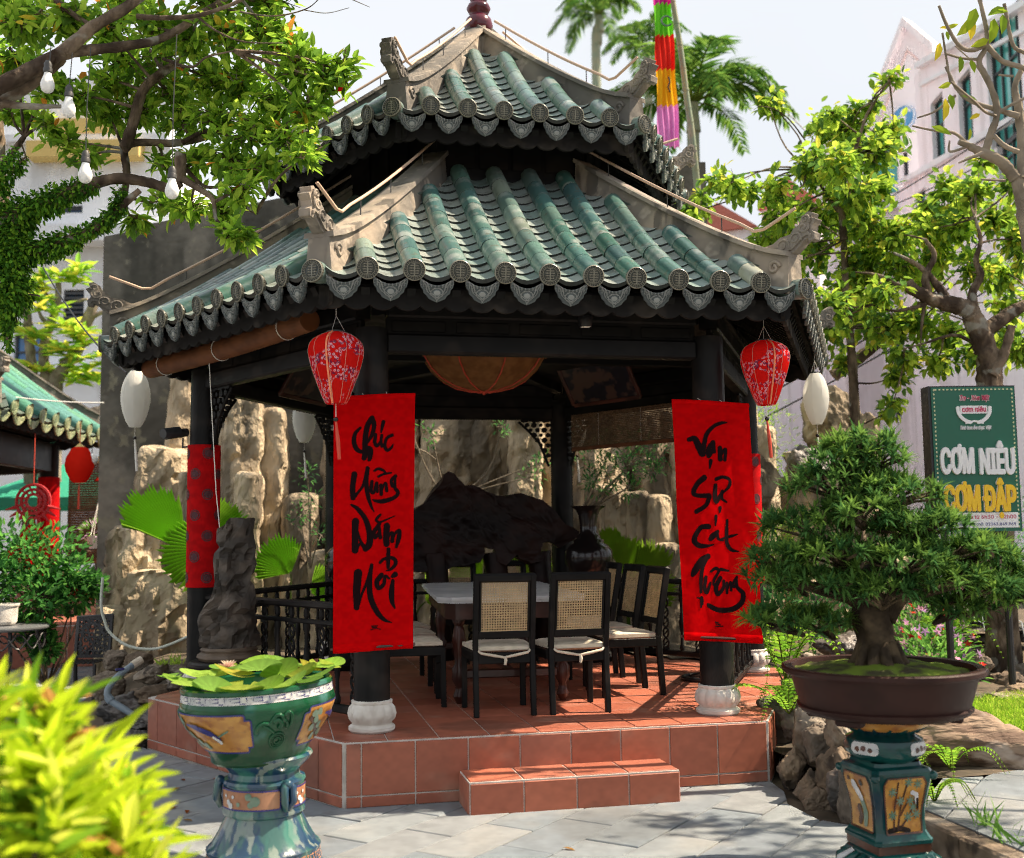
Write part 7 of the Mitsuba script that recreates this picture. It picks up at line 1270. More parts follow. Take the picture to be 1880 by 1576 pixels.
k = thing('iron_table', 'round black cast iron table at the left edge', 'table'); put(k + '__top', lathe([(0, .67), (.40, .67), (.42, .685), (.42, .70), (.40, .712), (0, .712)], 36, (-4.25, 3.05, 0)), 'stone_top', smooth=35); mat('stone_top', prin(C(.10, .105, .11), .35))
for a in np.arange(4)*PI/2+.4: part(k, 'leg', tube([(-4.25+.30*math.cos(a), 3.05+.30*math.sin(a), .67), (-4.25+.36*math.cos(a), 3.05+.36*math.sin(a), .4), (-4.25+.22*math.cos(a), 3.05+.22*math.sin(a), .2), (-4.25+.34*math.cos(a), 3.05+.34*math.sin(a), 0)], .02, 7), 'black_iron', smooth=True)
m = MB()
for a in np.arange(16)*PI/8: m.mesh(tube([(-4.25+.38*math.cos(a+t*.12), 3.05+.38*math.sin(a+t*.12), .57+.07*math.sin(t)) for t in np.linspace(0, 6.3, 10)], .009, 5))
put(k + '__scroll_band', m, 'black_iron')
# cast iron chair with a lattice back
k = thing('iron_chair', 'black cast iron garden chair with an openwork lattice back', 'chair'); o = np.array([-3.46, 2.36, 0]); u = np.array([.975, -.22, 0]); w = np.array([-.22, -.975, 0])
q = lambda x, y, z: o+u*x+w*y+UP*z
for x in (0, .31): part(k, 'post', tube([q(x, .0, 0), q(x, .03, .42), q(x, -.03, .80)], .02, 7), 'black_iron')
for x in (.01, .30): part(k, 'front_leg', tube([q(x, .36, 0), q(x, .34, .42)], .016, 7), 'black_iron')
put(k + '__top_rail', obox(q(-.02, -.03, .80), q(.33, -.03, .82), .025, .05, b=.008), 'black_iron'); put(k + '__lower_rail', obox(q(0, .02, .46), q(.31, .02, .46), .02, .03), 'black_iron')
m = MB(); r6 = random.Random(8)
for i in range(6):
    for j in range(8):
        if r6.random() < .85:
            cx, cz = .03+i*.052, .49+j*.040; rr = r6.uniform(.016, .026); m.mesh(tube([q(cx+rr*math.cos(t), .02-.06*(cz-.46)/.46, cz+rr*1.15*math.sin(t)) for t in np.linspace(0, 2*PI, 10)], .0095, 5))
for i in range(9): m.mesh(tube([q(.01+r6.random()*.29, .01, .47), q(.01+r6.random()*.29, -.01, .7), q(.01+r6.random()*.29, -.03, .80)], .010, 5))
put(k + '__lattice', m, 'black_iron')
m = MB()
for i in range(7): m.mesh(obox(q(.02+i*.045, .03, .43), q(.02+i*.045, .36, .43), .02, .012))
put(k + '__seat', m, 'black_iron')
k = thing('hanging_pot', 'white hanging pot of flowers by the concrete wall', 'plant pot'); c = np.array([-3.86, 6.2, 1.42]); put(k + '__pot', lathe([(0, 0), (.10, 0), (.14, .16), (.15, .17), (.13, .17), (0, .14)], 22, c), 'white_stone', smooth=40)
for a in (0, 2.1, 4.2): part(k, 'chain', tube([c+[.14*math.cos(a), .14*math.sin(a), .17], c+[0, 0, .62]], .005, 4), 'cord_white')
b = MB(); n = 160; d = rdir(n, r5, .3); leaves(b, c+[0, 0, .2]+d*[.2, .2, .14], d, rdir(n, r5)+[0, 0, 1], .07, .02, tints(n, [(.07, .18, .03), (.12, .26, .05), (.6, .35, .55)], r5, w=[.45, .35, .2])); put(k + '__plant', b, 'leaf', col='v')
k = thing('gnarled_root', 'gnarled brown root wood behind the blind of the far pavilion', 'log'); v, f = rock(5, (.5, .4, .38), .5, 4, 2.6); put(k, (v+[-4.1, 8.2, 1.55], f), 'driftwood', smooth=45); k = thing('dark_planter', 'dark planter box beside the brick wall', 'planter'); put(k + '__box', box((-3.95, 8.9, 1.18), (.62, .5, .30), 0, .02), 'black_iron'); put(k + '__rim', box((-3.95, 8.9, 1.34), (.68, .56, .04), 0, .01), 'black_iron')
# blurred yellow-green shrub near the camera, in its tall square planter
k = thing('planter_box', 'grey box planter at the lower left corner', 'planter'); put(k, box((-2.25, -5.92, .33), (.42, .42, .66), .2, .02), 'stone_top')
rf = np.random.default_rng(13); k = thing('yellow_shrub', 'out of focus yellow green shrub in the near lower left corner', 'shrub'); b = MB(); s = MB()
for i in range(92):
    a, e = rf.uniform(-.48, .27), rf.random(); top = np.array([-2.22+a, -5.92+rf.uniform(-.22, .22), 0.66+.64*(1-((a+.24)/.60)**2)*rf.uniform(.30, 1.0)])
    base = np.array([-2.25+a*.25, -5.92, .62]); s.mesh(tube(spline([base, (base+top)/2+rf.normal(size=3)*.03, top], 6), [.008]*3+[.006, .005, .004], 5))
    n = 24; d = rdir(n, rf); d[:, 2] = np.abs(d[:, 2])*.8+.15; t_ = rf.random(n)
    leaves(b, top-[0, 0, .22]*rf.random((n, 1)), d, rdir(n, rf)*.5+[0, 0, 1], rf.uniform(.08, .15, n), rf.uniform(.024, .036, n), np.where((rf.random(n) < .04)[:, None], [.40, .20, .08], np.where((t_ < .62)[:, None], [.29, .36, .018], np.where((t_ < .85)[:, None], [.13, .23, .018], [.38, .40, .06])))*(1+.3*(rf.random((n, 1))-.5)), 'round')
put(k + '__leaves', b, 'leaf', col='v'); put(k + '__stems', s, 'bark')
# fallen leaves on the slabs
r7 = np.random.default_rng(17)
for i, (x, y) in enumerate([(-2.05, -1.25), (-2.23, -1.45), (-2.20, -1.95), (-2.14, -2.05), (-2.10, -2.30), (-2.22, -1.25), (-2.0, -.9), (-.3, -3.3), (.9, -2.6), (-2.5, -2.2)]):
    b = MB(); leaves(b, np.array([[x, y, .016]]), rdir(1, r7)*[1, 1, .15], np.array([[.1, .1, 1]]), .07, .03, np.array([[(.16, .05, .015), (.19, .10, .03), (.12, .04, .015)][i % 3]])); kk = thing('fallen_leaf', 'dry brown leaf lying on the grey slabs', 'leaf', 'fallen leaves on the slabs'); put(kk, b, 'petal', col='v')
# ---------------------------------------------------------------- trees
def crown(k, clusters, per, Ls, Wr, cols, seed, kind='oval', droop=.15, limbs=None, w=None, twig='bark', split=1, flat=.85):
    """leaf clusters with twigs from the nearest limb; clusters are (x, y, z, rx, ry) with rx, ry half sizes in metres"""
    r = np.random.default_rng(seed); b = MB(); tw = MB(); LP = np.vstack([spline(l[0], 14) for l in limbs]) if limbs else None
    for x, y, z, rx, ry in clusters:
        c = np.array([x, y, z]); dens = per*max(rx*ry, .01); n = int(min(1500, max(40, dens))); nt = max(5, n//7)
        d = rdir(nt, r); tips = c + (d*r.random((nt, 1))**.5)*np.array([1, 1, 0])*rx*[1, .9, 0] + np.c_[np.zeros((nt, 2)), d[:, 2]*r.random(nt)**.5*ry]
        if LP is not None:
            near = LP[np.argmin(((LP-c)**2).sum(1))]
            if np.linalg.norm(near-c) < 2.2: tw.mesh(tube(spline([near, (near+c)/2+r.normal(size=3)*.05*np.linalg.norm(near-c), c], 8), np.linspace(.012, .005, 8), 5))
            for t in tips: tw.mesh(tube([c, (c+t)/2+r.normal(size=3)*.03, t], [.005, .004, .002], 4))
        for t in tips:
            m = 7; ax = (t-c)/(np.linalg.norm(t-c)+1e-6); p0 = t-ax*r.random((m, 1))*.5*rx+r.normal(size=(m, 3))*.20*rx; dd = ax*.6+rdir(m, r)*.9+[0, 0, -droop]
            leaves(b, p0, dd, rdir(m, r)*.6+[0, 0, 1], r.uniform(*Ls, m), r.uniform(.85, 1.1, m)*Wr*np.mean(Ls), tints(m, cols, r, .3, w), kind)
    put(k + '__crown', b, 'leaf', col='v')
    if not tw.empty(): put(k + '__twigs', tw, twig)
def limbs_(k, limbs, bark, nm='limb', kn=12, wob=.16, seed=1):
    r = np.random.default_rng(seed)
    for pts, r0, r1 in limbs:
        P_ = spline(pts, 6*len(pts)); rr = np.linspace(r0, r1, len(P_))*(1+wob*(r.random(len(P_))-.5)); v, f = tube(P_, rr, kn if r0 > .03 else 7)
        v = v+(.35*r0)*(np.stack([meshkit.fbm(v*9+o, 3) for o in (0, 20, 40)], -1)-.5); part(k, nm, (v, f), bark, smooth=50)
def rooted(l, dx=0.0, dy=0.0): x, y, z = l[0][0]; return [[[x+dx, y+dy, 0.0], [x+dx*.6, y+dy*.6, z*.5]]+l[0], l[1]*1.15, l[2]]
RT_LIMBS[0] = rooted(RT_LIMBS[0]); RT_LIMBS[-1] = rooted(RT_LIMBS[-1][:1]+RT_LIMBS[-1][1:]) if RT_LIMBS[-1][0][0][2] < 3 else [RT_LIMBS[-1][0]+[[RT_LIMBS[-1][0][-1][0], RT_LIMBS[-1][0][-1][1], 0.0]], RT_LIMBS[-1][1], RT_LIMBS[-1][2]*1.3]
C0_ = np.array([-1.68, -8.645, 1.528]); far2 = lambda p: (C0_+(np.array(p)-C0_)*1.6).tolist()   # the left frangipani stands behind the far pavilion
FL_LIMBS = [[[far2(p) for p in l[0]], l[1]*1.6, l[2]*1.6] for l in FL_LIMBS]; FL_CL = [far2(q[:3])+[q[3]*1.6, q[4]*1.6] for q in FL_CL]
FR_LIMBS[0] = rooted(FR_LIMBS[0], .45, .1); FL_LIMBS[:3] = [rooted(l) for l in FL_LIMBS[:3]]
k = thing('leafy_tree', 'old tree reaching in from the upper left with crooked brown limbs', 'tree')
LT_LIMBS = [[a, b*.78, c*.75] for a, b, c in LT_LIMBS]; VINE = [[a, b, r*.72, n] for a, b, r, n in VINE]
for i in (0, 2):      # the big limbs go on above the view, and all of them grow from one trunk on the left
    p, q = np.array(LT_LIMBS[i][0][-1]), np.array(LT_LIMBS[i][0][-2]); e1, e2 = p+(p-q)*1.2+[.1, .1, .25], p+(p-q)*2.2+[.2, .3, .75]; LT_LIMBS[i][0] += [e1.tolist(), e2.tolist()]; LT_LIMBS[i][2] *= .45
    LT_CL += [[*e1, .45, .3], [*e2, .5, .35], [*(e2+[.4, .2, .1]), .4, .3], [*(e1+[-.5, .2, .35]), .45, .3]]
LT_LIMBS += [[[(-5.1, -1.1, 0), (-4.9, -1.3, 1.6), (-4.3, -1.9, 3.0), LT_LIMBS[0][0][0]], .20, .055], [[(-4.9, -1.3, 1.6), (-4.6, -1.2, 2.6), LT_LIMBS[12][0][0]], .11, .05], [[(-4.9, -1.3, 1.6), (-4.5, -1.6, 2.9), LT_LIMBS[1][0][0]], .11, .05]]
limbs_(k, LT_LIMBS, 'bark', seed=2)
crown(k, LT_CL, 8200, (.06, .115), .50, [(.12, .22, .024), (.18, .30, .032), (.26, .36, .045), (.07, .14, .022), (.36, .28, .03), (.46, .18, .03)], 81, limbs=[l for l in LT_LIMBS if l[1] > .008], w=[.27, .29, .23, .19, .012, .008])
b = MB(); rr5 = np.random.default_rng(33)
for p in LT_FRUIT: b.mesh(rock(int(p[0]*100) % 50, (.022, .022, .03), .1, 2)); b.v[-1] += np.array(p)
put(k + '__red_blossom', b, 'red_wrap', stuff=True)
kv = thing('climbing_vine', 'dense dark green vine covering the lower left tree limbs', 'vine'); b = MB(); s = MB()
for p, q, rad, n in VINE:
    p, q = np.array(p), np.array(q); n = int(n*3.4); t = rr5.random((n, 1)); d = rdir(n, rr5); ctr = p+(q-p)*t; pos = ctr+d*rad*(.45+.55*rr5.random((n, 1)))
    leaves(b, pos, d*.6+rdir(n, rr5)*.5+[0, 0, -.5], d+[0, 0, .3], rr5.uniform(.028, .045, n), rr5.uniform(.016, .024, n), tints(n, [(.045, .12, .015), (.08, .19, .02), (.14, .26, .025), (.025, .07, .012)], rr5, .3))
    for _ in range(4): x = p+(q-p)*rr5.random(); s.mesh(tube([x+rdir(1, rr5)[0]*rad*.5, x+rdir(1, rr5)[0]*rad*.7+(q-p)*.3, x+rdir(1, rr5)[0]*rad*.6+(q-p)*.6], .006, 5))
put(kv + '__leaves', b, 'leaf', col='v'); put(kv + '__stems', s, 'bark')
for i, (c_, top) in enumerate(BULBS):
    c_, top = np.array(c_), np.array(top); k = thing('light_bulb', ['white bulb half hidden under the left tree limb', 'white bulb hanging nearest the thick limb', 'white bulb on a long wire before the vine covered limb', 'white bulb on a long wire at the end of the bare limb'][i], 'light bulb', 'bulbs hanging in the left tree')
    put(k + '__glass', lathe([(0, -.060), (.016, -.056), (.029, -.045), (.036, -.025), (.036, -.008), (.028, .018), (.021, .035), (.0185, .05)], 24, c_), 'bulb_white', smooth=True)
    put(k + '__socket', lathe([(.019, .05), (.024, .055), (.024, .075), (.020, .08), (.021, .10), (.012, .118), (0, .12)], 18, c_), 'iron', smooth=40); put(k + '__wire', tube([c_+[0, 0, .115], (c_+top)/2+[.006, 0, 0], [c_[0]+.012, c_[1], max(top[2], c_[2]+.2)]], .0028, 5), 'iron')
GR = [(.12, .205, .026), (.19, .29, .034), (.28, .36, .045), (.06, .125, .03), (.38, .36, .05)]
RT_CL = RT_CL + [[x+q[0], y+q[1], z+q[2], rx, ry] for i, (x, y, z, rx, ry) in enumerate(RT_CL) if i % 3 == 0 for q in [(.25*math.sin(i*3.1), .5, .22*math.cos(i*2.3))]]
k = thing('broadleaf_tree', 'large broadleaf tree with a forked trunk behind the green sign', 'tree'); limbs_(k, RT_LIMBS, 'bark', seed=3)
crown(k, RT_CL, 4300, (.075, .13), .66, GR, 82, limbs=[l for l in RT_LIMBS if l[1] > .01], kind='oval', droop=.5, w=[.26, .28, .2, .2, .06])
k = thing('trunk_behind_sign', 'rough dark tree trunk behind the right side of the sign', 'tree trunk'); v, f = tube([(5.6, .35, .1), (5.55, .4, .9), (5.5, .45, 1.7), (5.55, .6, 2.45)], [.34, .26, .22, .15], 26); v = v+.16*(np.stack([meshkit.fbm(v*[7, 7, 2]+o, 4) for o in (0, 20, 40)], -1)-.5); put(k, (v, f), 'dark_bark', smooth=40)
k = thing('frangipani_tree', 'nearly bare frangipani with stubby pale branches at the upper right', 'tree'); FR_LIMBS = [[a, b*.8, c*.8] for a, b, c in FR_LIMBS]; limbs_(k, FR_LIMBS, 'pale_bark', 'branch', wob=.22, seed=4)
for i, q in enumerate(FR_LEAF):
    b = MB(); p, t_, L = np.array(q[:3]), np.array(q[3:6]), q[6]; d = t_-p; d /= np.linalg.norm(d); leaves(b, (p-d*L*.5)[None], d[None], np.array([[.25*math.sin(i*2.1), -.8, .35*math.cos(i*1.7)]]), L, L*.42, np.array([[(.16, .23, .02), (.24, .28, .025), (.42, .34, .03), (.12, .19, .02)][i % 4]])); part(k, 'leaf', b, 'leaf', col='v')
k = thing('frangipani_tree', 'frangipani with many pale limbs behind the far pavilion roof', 'tree'); limbs_(k, FL_LIMBS, 'pale_bark', 'branch', seed=5); r8 = np.random.default_rng(8); b = MB()
for x, y, z, rx, ry in FL_CL:
    for _ in range(5):
        p = np.array([x, y, z])+r8.normal(size=3)*[rx*.5, rx*.5, ry*.5]; n = 12; a = r8.uniform(0, 2*PI, n); d = np.stack([np.cos(a), np.sin(a), r8.uniform(-.15, .6, n)], 1); leaves(b, np.tile(p, (n, 1)), d, np.tile([0, 0, 1.], (n, 1))+.3*rdir(n, r8), r8.uniform(.24, .42, n), .104, tints(n, [(.20, .32, .03), (.30, .40, .05), (.12, .24, .03), (.42, .40, .06)], r8))
put(k + '__crown', b, 'leaf', col='v')
def palm(label, base, top, R, n, seed, trunk_r, stiff=.5, lean=None):
    r = np.random.default_rng(seed); k = thing('palm_tree', label, 'palm tree'); base, top = np.array(base), np.array(top); foot = np.array([base[0], base[1], 0.])
    put(k + '__trunk', tube(spline([foot, base, (base+top)/2, top], 20), np.linspace(trunk_r*1.2, trunk_r, 20), 12), 'bamboo', smooth=True)
    put(k + '__crownshaft', tube([top-[0, 0, R*.35], top], [trunk_r*1.25, trunk_r*.8], 12), 'bamboo', smooth=True)
    for i in range(n):
        a = i*2.4+r.uniform(-.2, .2); e = r.uniform(-.1, 1.15); d = np.array([math.cos(a)*math.cos(e), math.sin(a)*math.cos(e), math.sin(e)]); h = np.array([math.cos(a), math.sin(a), 0]); L = R*r.uniform(.85, 1.1)
        p = spline([top, top+d*L*.4+UP*L*.06, top+d*L*.65+h*L*.15-UP*L*.04*(1-e), top+d*L*.7+h*L*.40-UP*L*(.42-.18*e)], 26); t_ = np.gradient(p, axis=0); t_ /= np.linalg.norm(t_, axis=1, keepdims=True); sd = np.cross(t_, UP); sd /= np.linalg.norm(sd, axis=1, keepdims=True)+1e-9; b = MB(); nn = np.cross(sd, t_)
        w = np.interp(np.linspace(0, 1, 26), [0, .12, .2, .5, .85, 1], [0, .05, .8, 1, .7, .35])*L*.34
        for s in (-1, 1):
            for rep in range(2): m = slice(3, 26); leaves(b, p[m]+t_[m]*L*.015*rep, sd[m]*s*.9+t_[m]*.75+r.normal(size=(23, 3))*.10-[0, 0, .25], nn[m]+sd[m]*s*.4, w[m]*r.uniform(.85, 1.1, 23), L*.034, tints(23, [(.035, .09, .018), (.06, .13, .025), (.11, .19, .035)], r, .2), 'blade')
        b.add(*tube(p, np.linspace(L*.014, L*.003, 26), 5), (.16, .22, .04)); part(k, 'frond', b, 'leaf', col='v')
palm('tall slender palm left of the festival flag', PALM1[0], PALM1[1], 1.85, 17, 1, .16); palm('full dark green palm behind the bamboo pole', PALM2[0], PALM2[1], 1.85, 20, 2, .13); palm('small palm seen between the two taller ones', PALM3[0], PALM3[1], 1.5, 13, 3, .12)
# a neighbouring tree outside the frame on the right, which throws the dappled shade on the slabs
k = thing('shade_tree', 'garden tree standing right of the view, its shade dappling the slabs', 'tree')
tl = [[[(7.2, -5.6, 0), (7.0, -5.4, 2.0), (6.4, -4.9, 3.6), (5.6, -4.3, 4.9)], .16, .05], [[(6.4, -4.9, 3.6), (5.4, -4.2, 4.4), (4.6, -3.75, 4.9)], .05, .015]]
limbs_(k, tl, 'bark', seed=6); crown(k, [(4.25, -3.35, 5.1, .38, .22), (4.7, -3.6, 5.2, .35, .2), (4.3, -4.1, 4.9, .4, .25), (5.3, -4.2, 5.4, .5, .3), (3.9, -4.2, 4.9, .25, .2)], 900, (.08, .135), .55, GR, 83, limbs=tl)
# ---------------------------------------------------------------- buildings, sign, flag and wires
def plane_(A_, u_): A_, u_ = np.array(A_), np.array(u_); return lambda s, z, o=0.0: A_ + np.asarray(s, float)[..., None]*u_ + np.asarray(z, float)[..., None]*UP + o*np.array([u_[1], -u_[0], 0])
def wallpoly(pl, pts, depth, out=0.0):
    v, f = prism(Polygon(pts), depth); return pl(v[:, 0], v[:, 2]) + (v[:, 1:2]+depth/2+out-depth*0)*-1*np.array([pl.n]) if False else None
class Face:
    """a facade: s runs along it, z up, positive depth comes out of it towards the garden"""
    def __init__(f, A_, u_): f.A, f.u = np.array(A_), np.array(u_)/np.linalg.norm(u_); f.n = np.array([f.u[1], -f.u[0], 0])
    def at(f, s, z, o): return f.A+np.outer(s, f.u)+np.outer(z, UP)+np.outer(o, f.n)
    def slab(f, poly, d0, d1):
        v, t = prism(poly if hasattr(poly, 'area') else Polygon(poly), d1-d0); v2 = f.at(v[:, 0], v[:, 2], v[:, 1]+(d0+d1)/2); m = trimesh.Trimesh(v2, t, process=False); trimesh.repair.fix_normals(m) if False else None; return v2, t
    def rect(f, s0, z0, s1, z1, d0, d1): return f.slab(sbox(min(s0, s1), min(z0, z1), max(s0, s1), max(z0, z1)), d0, d1)
def windows(k, F, rects, wall_, pane='teal_pane', mull=True):
    for s0, z1, s1, z0 in rects:
        w = part(k, 'window', F.rect(s0, z0, s1, z1, -.22, -.19), pane); fr_ = MB(); t = .06
        for r_ in ((s0, z0, s0+t, z1), (s1-t, z0, s1, z1), (s0+t, z0, s1-t, z0+t), (s0+t, z1-t, s1-t, z1)): fr_.mesh(F.rect(*r_, -.19, -.12))
        part(w, 'frame', fr_, 'window_frame')
        n = max(1, int((s1-s0)/.55)) if mull else 1
        for i in range(1, n+1): x = s0+(s1-s0)*i/(n+1); part(w, 'mullion', F.rect(x-.025, z0+t, x+.025, z1-t, -.19, -.14), 'window_frame')
        part(w, 'transom', F.rect(s0+t, z0+(z1-z0)*.62-.025, s1-t, z0+(z1-z0)*.62+.025, -.19, -.135), 'window_frame')
def facade(k, F, outline, rects, mat_, th=.3):
    poly = Polygon(outline)
    for s0, z1, s1, z0 in rects: poly = poly.difference(sbox(s0, z0, s1, z1))
    put(k + '__wall', F.slab(poly, -th, 0), mat_)
    for s0, z1, s1, z0 in rects: pass
kb = thing('pink_building', 'pale pink building with teal windows and a gabled parapet on the right', 'building')
F1 = Face(BR_A, BR_U); wr = [r for r in BR_WIN if r[0] > 3 or r[1] < 11]
tp_ = [(0.9, 0), (0.9, 11.4), (2.8, 11.4), (2.8, 14.1)] + [(s, z) for s, z in BR_TOP[2:]] + [(13, 11.7), (13, 0)]
facade(kb, F1, tp_, wr, 'pink_plaster'); windows(kb, F1, wr, 'pink_plaster')
cop = [(s, z) for s, z in BR_TOP[2:]]
for (a, b) in zip(cop[:-1], cop[1:]): part(kb, 'cornice', F1.slab(Polygon([a, b, (b[0], b[1]+.16), (a[0], a[1]+.16)]), -.05, .18), 'white_plaster'); part(kb, 'cornice', F1.slab(Polygon([(a[0], a[1]-.5), (b[0], b[1]-.5), (b[0], b[1]-.40), (a[0], a[1]-.40)]), 0, .08), 'white_plaster')
part(kb, 'ledge', F1.slab(Polygon([tuple(BR_LEDGE[0]), tuple(BR_LEDGE[1]), (BR_LEDGE[1][0], BR_LEDGE[1][1]+.15), (BR_LEDGE[0][0], BR_LEDGE[0][1]+.15)]), 0, .12), 'white_plaster')
put(kb + '__side_roof', F1.rect(.2, 11.0, 13, 11.2, -8, -.3), 'pink_plaster')
kg2 = thing('gabled_wing', 'pink gabled wing with a round blue emblem and teal windows', 'building'); F2 = Face(BG_A, BG_U); wg = BG_WIN
facade(kg2, F2, [(s, z) for s, z in BG_OUT[:1]]+[(BG_OUT[1][0], BG_OUT[1][1])]+[(s, z) for s, z in BG_OUT[2:]], wg, 'pink_plaster'); windows(kg2, F2, wg, 'pink_plaster')
gp = [BG_OUT[3], BG_OUT[4], BG_OUT[6]]
for a, b in zip(gp[:-1], gp[1:]): part(kg2, 'gable_coping', F2.slab(Polygon([a, b, (b[0], b[1]+.30), (a[0], a[1]+.30)]), -.3, .22), 'pink_plaster'); part(kg2, 'gable_trim', F2.slab(Polygon([(a[0], a[1]-.75), (b[0], b[1]-.75), (b[0], b[1]-.66), (a[0], a[1]-.66)]), 0, .05), 'trim_pink')
ls, lz = BG_LOGO; em = num(kg2 + '__emblem'); put(em, F2.slab(Point(ls-.18, lz-.45).buffer(.40, 20), .01, .06), 'logo_blue'); mat('logo_blue', prin(C(.08, .28, .55), .4))
for sgn in (1, -1): q = np.array([[ls-.18+.10*sgn+.15*math.cos(t)*sgn, lz-.45+.12*sgn+.13*math.sin(t)] for t in np.linspace(.2, 4.6, 16)]); part(em, 'stroke', F2.slab(LineString(q).buffer(.035), .062, .075), 'white_plaster')
part(em, 'ring', F2.slab(Point(ls-.18, lz-.45).buffer(.40).difference(Point(ls-.18, lz-.45).buffer(.36)), .062, .075), 'white_plaster')
for z in (11.3, 8.6): part(kg2, 'ledge', F2.rect(.9, z, 5.2, z+.14, 0, .15), 'white_plaster')
put(kg2 + '__body', F2.rect(1.3, 0, 5.0, 13.5, -6, -.35), 'pink_plaster'); part(kg2, 'lower_wing', F2.rect(-1.5, 0, 1.25, 7.9, -4, .8), 'pink_plaster')
# white building on the left
kw2 = thing('white_building', 'white building with a blue ribbon window and gold roof trim behind the left tree', 'building'); F3 = Face((-16.5, 24.2, 0), (.9774, -.2115, 0)); S0 = lambda px: (px+550)/850*12.6
wl3 = [(9.05, 10.52, 9.95, 10.30), (9.50, 8.2, 10.05, 7.35), (8.2, 7.0, 9.0, 5.8)]
facade(kw2, F3, [(0, 0), (0, 12.2), (4, 12.2), (4, 14.2), (12.3, 14.0), (12.3, 0)], wl3, 'white_plaster'); windows(kw2, F3, wl3, 'white_plaster', 'blue_pane')
for z, h, o in [(9.35, .45, .7), (5.9, .25, .3), (12.2, .2, .3)]: part(kw2, 'ledge', F3.rect(.2, z, 12.3, z+h, 0, o), 'white_plaster')
part(kw2, 'gold_trim', F3.rect(8.6, 11.7, 11.6, 12.15, 0, .5), 'gold_paint'); part(kw2, 'gold_trim', F3.rect(8.9, 12.4, 10.8, 12.8, 0, .35), 'gold_paint'); put(kw2 + '__body', F3.rect(.1, 0, 12.2, 12, -8, -.31), 'white_plaster')
for i in range(6): part(kw2, 'louvre', F3.rect(9.52, 7.42+i*.13, 10.03, 7.49+i*.13, -.12, -.02), 'window_frame')
kr = thing('red_roof_house', 'distant house with a red tiled gable seen past the roof ridge', 'house')
for (x, y, z, w, h) in [(10.9, 18.8, 8.75, 1.0, .75), (14.4, 21.9, 10.6, .9, .8)]:
    v, f = prism(Polygon([(-w, -h), (0, 0), (w, -h)]), 5.0); part(kr, 'roof', (np.array([x, y, z+1.1])+v[:, :1]*np.array([.75, -.66, 0])+v[:, 1:2]*np.array([.66, .75, 0])+v[:, 2:]*UP, f), 'roof_red'); v, f = prism(Polygon([(-w*.9, -h-9), (-w*.9, -h*.95), (0, -.08), (w*.9, -h*.95), (w*.9, -h-9)]), 4.7); part(kr, 'wall', (np.array([x, y, z+1.1])+v[:, :1]*np.array([.75, -.66, 0])+v[:, 1:2]*np.array([.66, .75, 0])+v[:, 2:]*UP, f), 'pink_plaster')
# the green sign
kS = thing('restaurant_sign', 'green lightbox sign with raised white and yellow letters on the right', 'sign'); F4 = Face((3.665, -.465, 0), (.9774, -.19, 0)); W, Z0, Z1 = .70, 1.50, 2.70
put(kS + '__case', F4.rect(-.02, Z0, W+.01, Z1+.012, -.16, -.004), 'black_iron'); put(kS + '__face', F4.rect(0, Z0, W, Z1, -.002, .006), 'sign_green'); mat('sign_green', prin(C(.006, .105, .062), .35)); mat('sign_white', prin(C(.74, .74, .76), .45)); mat('sign_yellow', prin(C(.80, .50, .015), .45)); mat('sign_red', prin(C(.50, .03, .10), .5)); mat('sign_navy', prin(C(.04, .04, .22), .5))
dots = MB()
for i in range(34):
    for x in (.022, W-.022): dots.mesh(F4.rect(x-.005, Z0+.03+i*.0345, x+.005, Z0+.045+i*.0345, .0065, .012))
for i in range(20): dots.mesh(F4.rect(.03+i*.0335, Z1-.026, .045+i*.0335, Z1-.016, .0065, .012))
put(kS + '__border_lights', dots, 'bamboo_pale', stuff=True); mat('bamboo_pale', prin(C(.62, .62, .40), .4))
def sign_text(text, s, z, w, h, depth, mat_, o=.0065, bold=True, part_='lettering', lab=None, shear=0):
    m = meshkit.text_mesh(text, .1, 1.0, bold); v = np.array(m.vertices); v[:, 0] -= v[:, 0].min(); zmin, zmax = 0.0, v[:, 1].max()
    v[:, 0] *= w/v[:, 0].max(); v[:, 1] *= h/.1; v[:, 0] += shear*v[:, 1]
    b = MB()
    for dx, dz, dd in ([(0, 0, 0), (-.006, 0, -.0006), (.006, 0, -.0006), (0, .005, -.0012), (0, -.005, -.0012)] if h > .15 else [(0, 0, 0)]): b.add(F4.at(s+v[:, 0]+dx, z+v[:, 1]+dz, o+v[:, 2]*(depth+dd)), np.array(m.faces))
    part(kS, part_, b, mat_, label=lab)
sign_text('CƠM', .05, 1.985, .27, .20, .026, 'sign_white', lab='raised white letters reading CƠM NIÊU'); sign_text('NIÊU', .375, 1.978, .285, .20, .026, 'sign_white')
sign_text('CƠM', .06, 1.675, .29, .20, .012, 'sign_white'); sign_text('ĐẬP', .385, 1.672, .265, .20, .012, 'sign_white')
sign_text('CƠM', .064, 1.675, .29, .20, .026, 'sign_yellow', lab='raised yellow letters reading CƠM ĐẬP'); sign_text('ĐẬP', .389, 1.672, .265, .20, .026, 'sign_yellow')
put(kS + '__info_panel', F4.rect(.05, Z0+.03, W-.028, Z0+.155, .0065, .012), 'sign_white'); sign_text('Giờ mở cửa từ 6h30 - 22h00', .07, Z0+.105, .585, .030, .003, 'sign_red', .0125, False); sign_text('Điện thoại đặt chỗ: 02363.849.969', .09, Z0+.048, .56, .024, .003, 'sign_navy', .0125, False)
LG = unary_union([LineString([(.35+.135*math.cos(t), 2.515+.115*math.sin(t)) for t in np.linspace(PI*.97, PI*1.42, 14)]).buffer(.014), LineString([(.35+.135*math.cos(t), 2.515+.115*math.sin(t)) for t in np.linspace(PI*1.58, PI*2.03, 14)]).buffer(.014), LineString([(.28, 2.398), (.35, 2.415), (.42, 2.398)]).buffer(.008)])
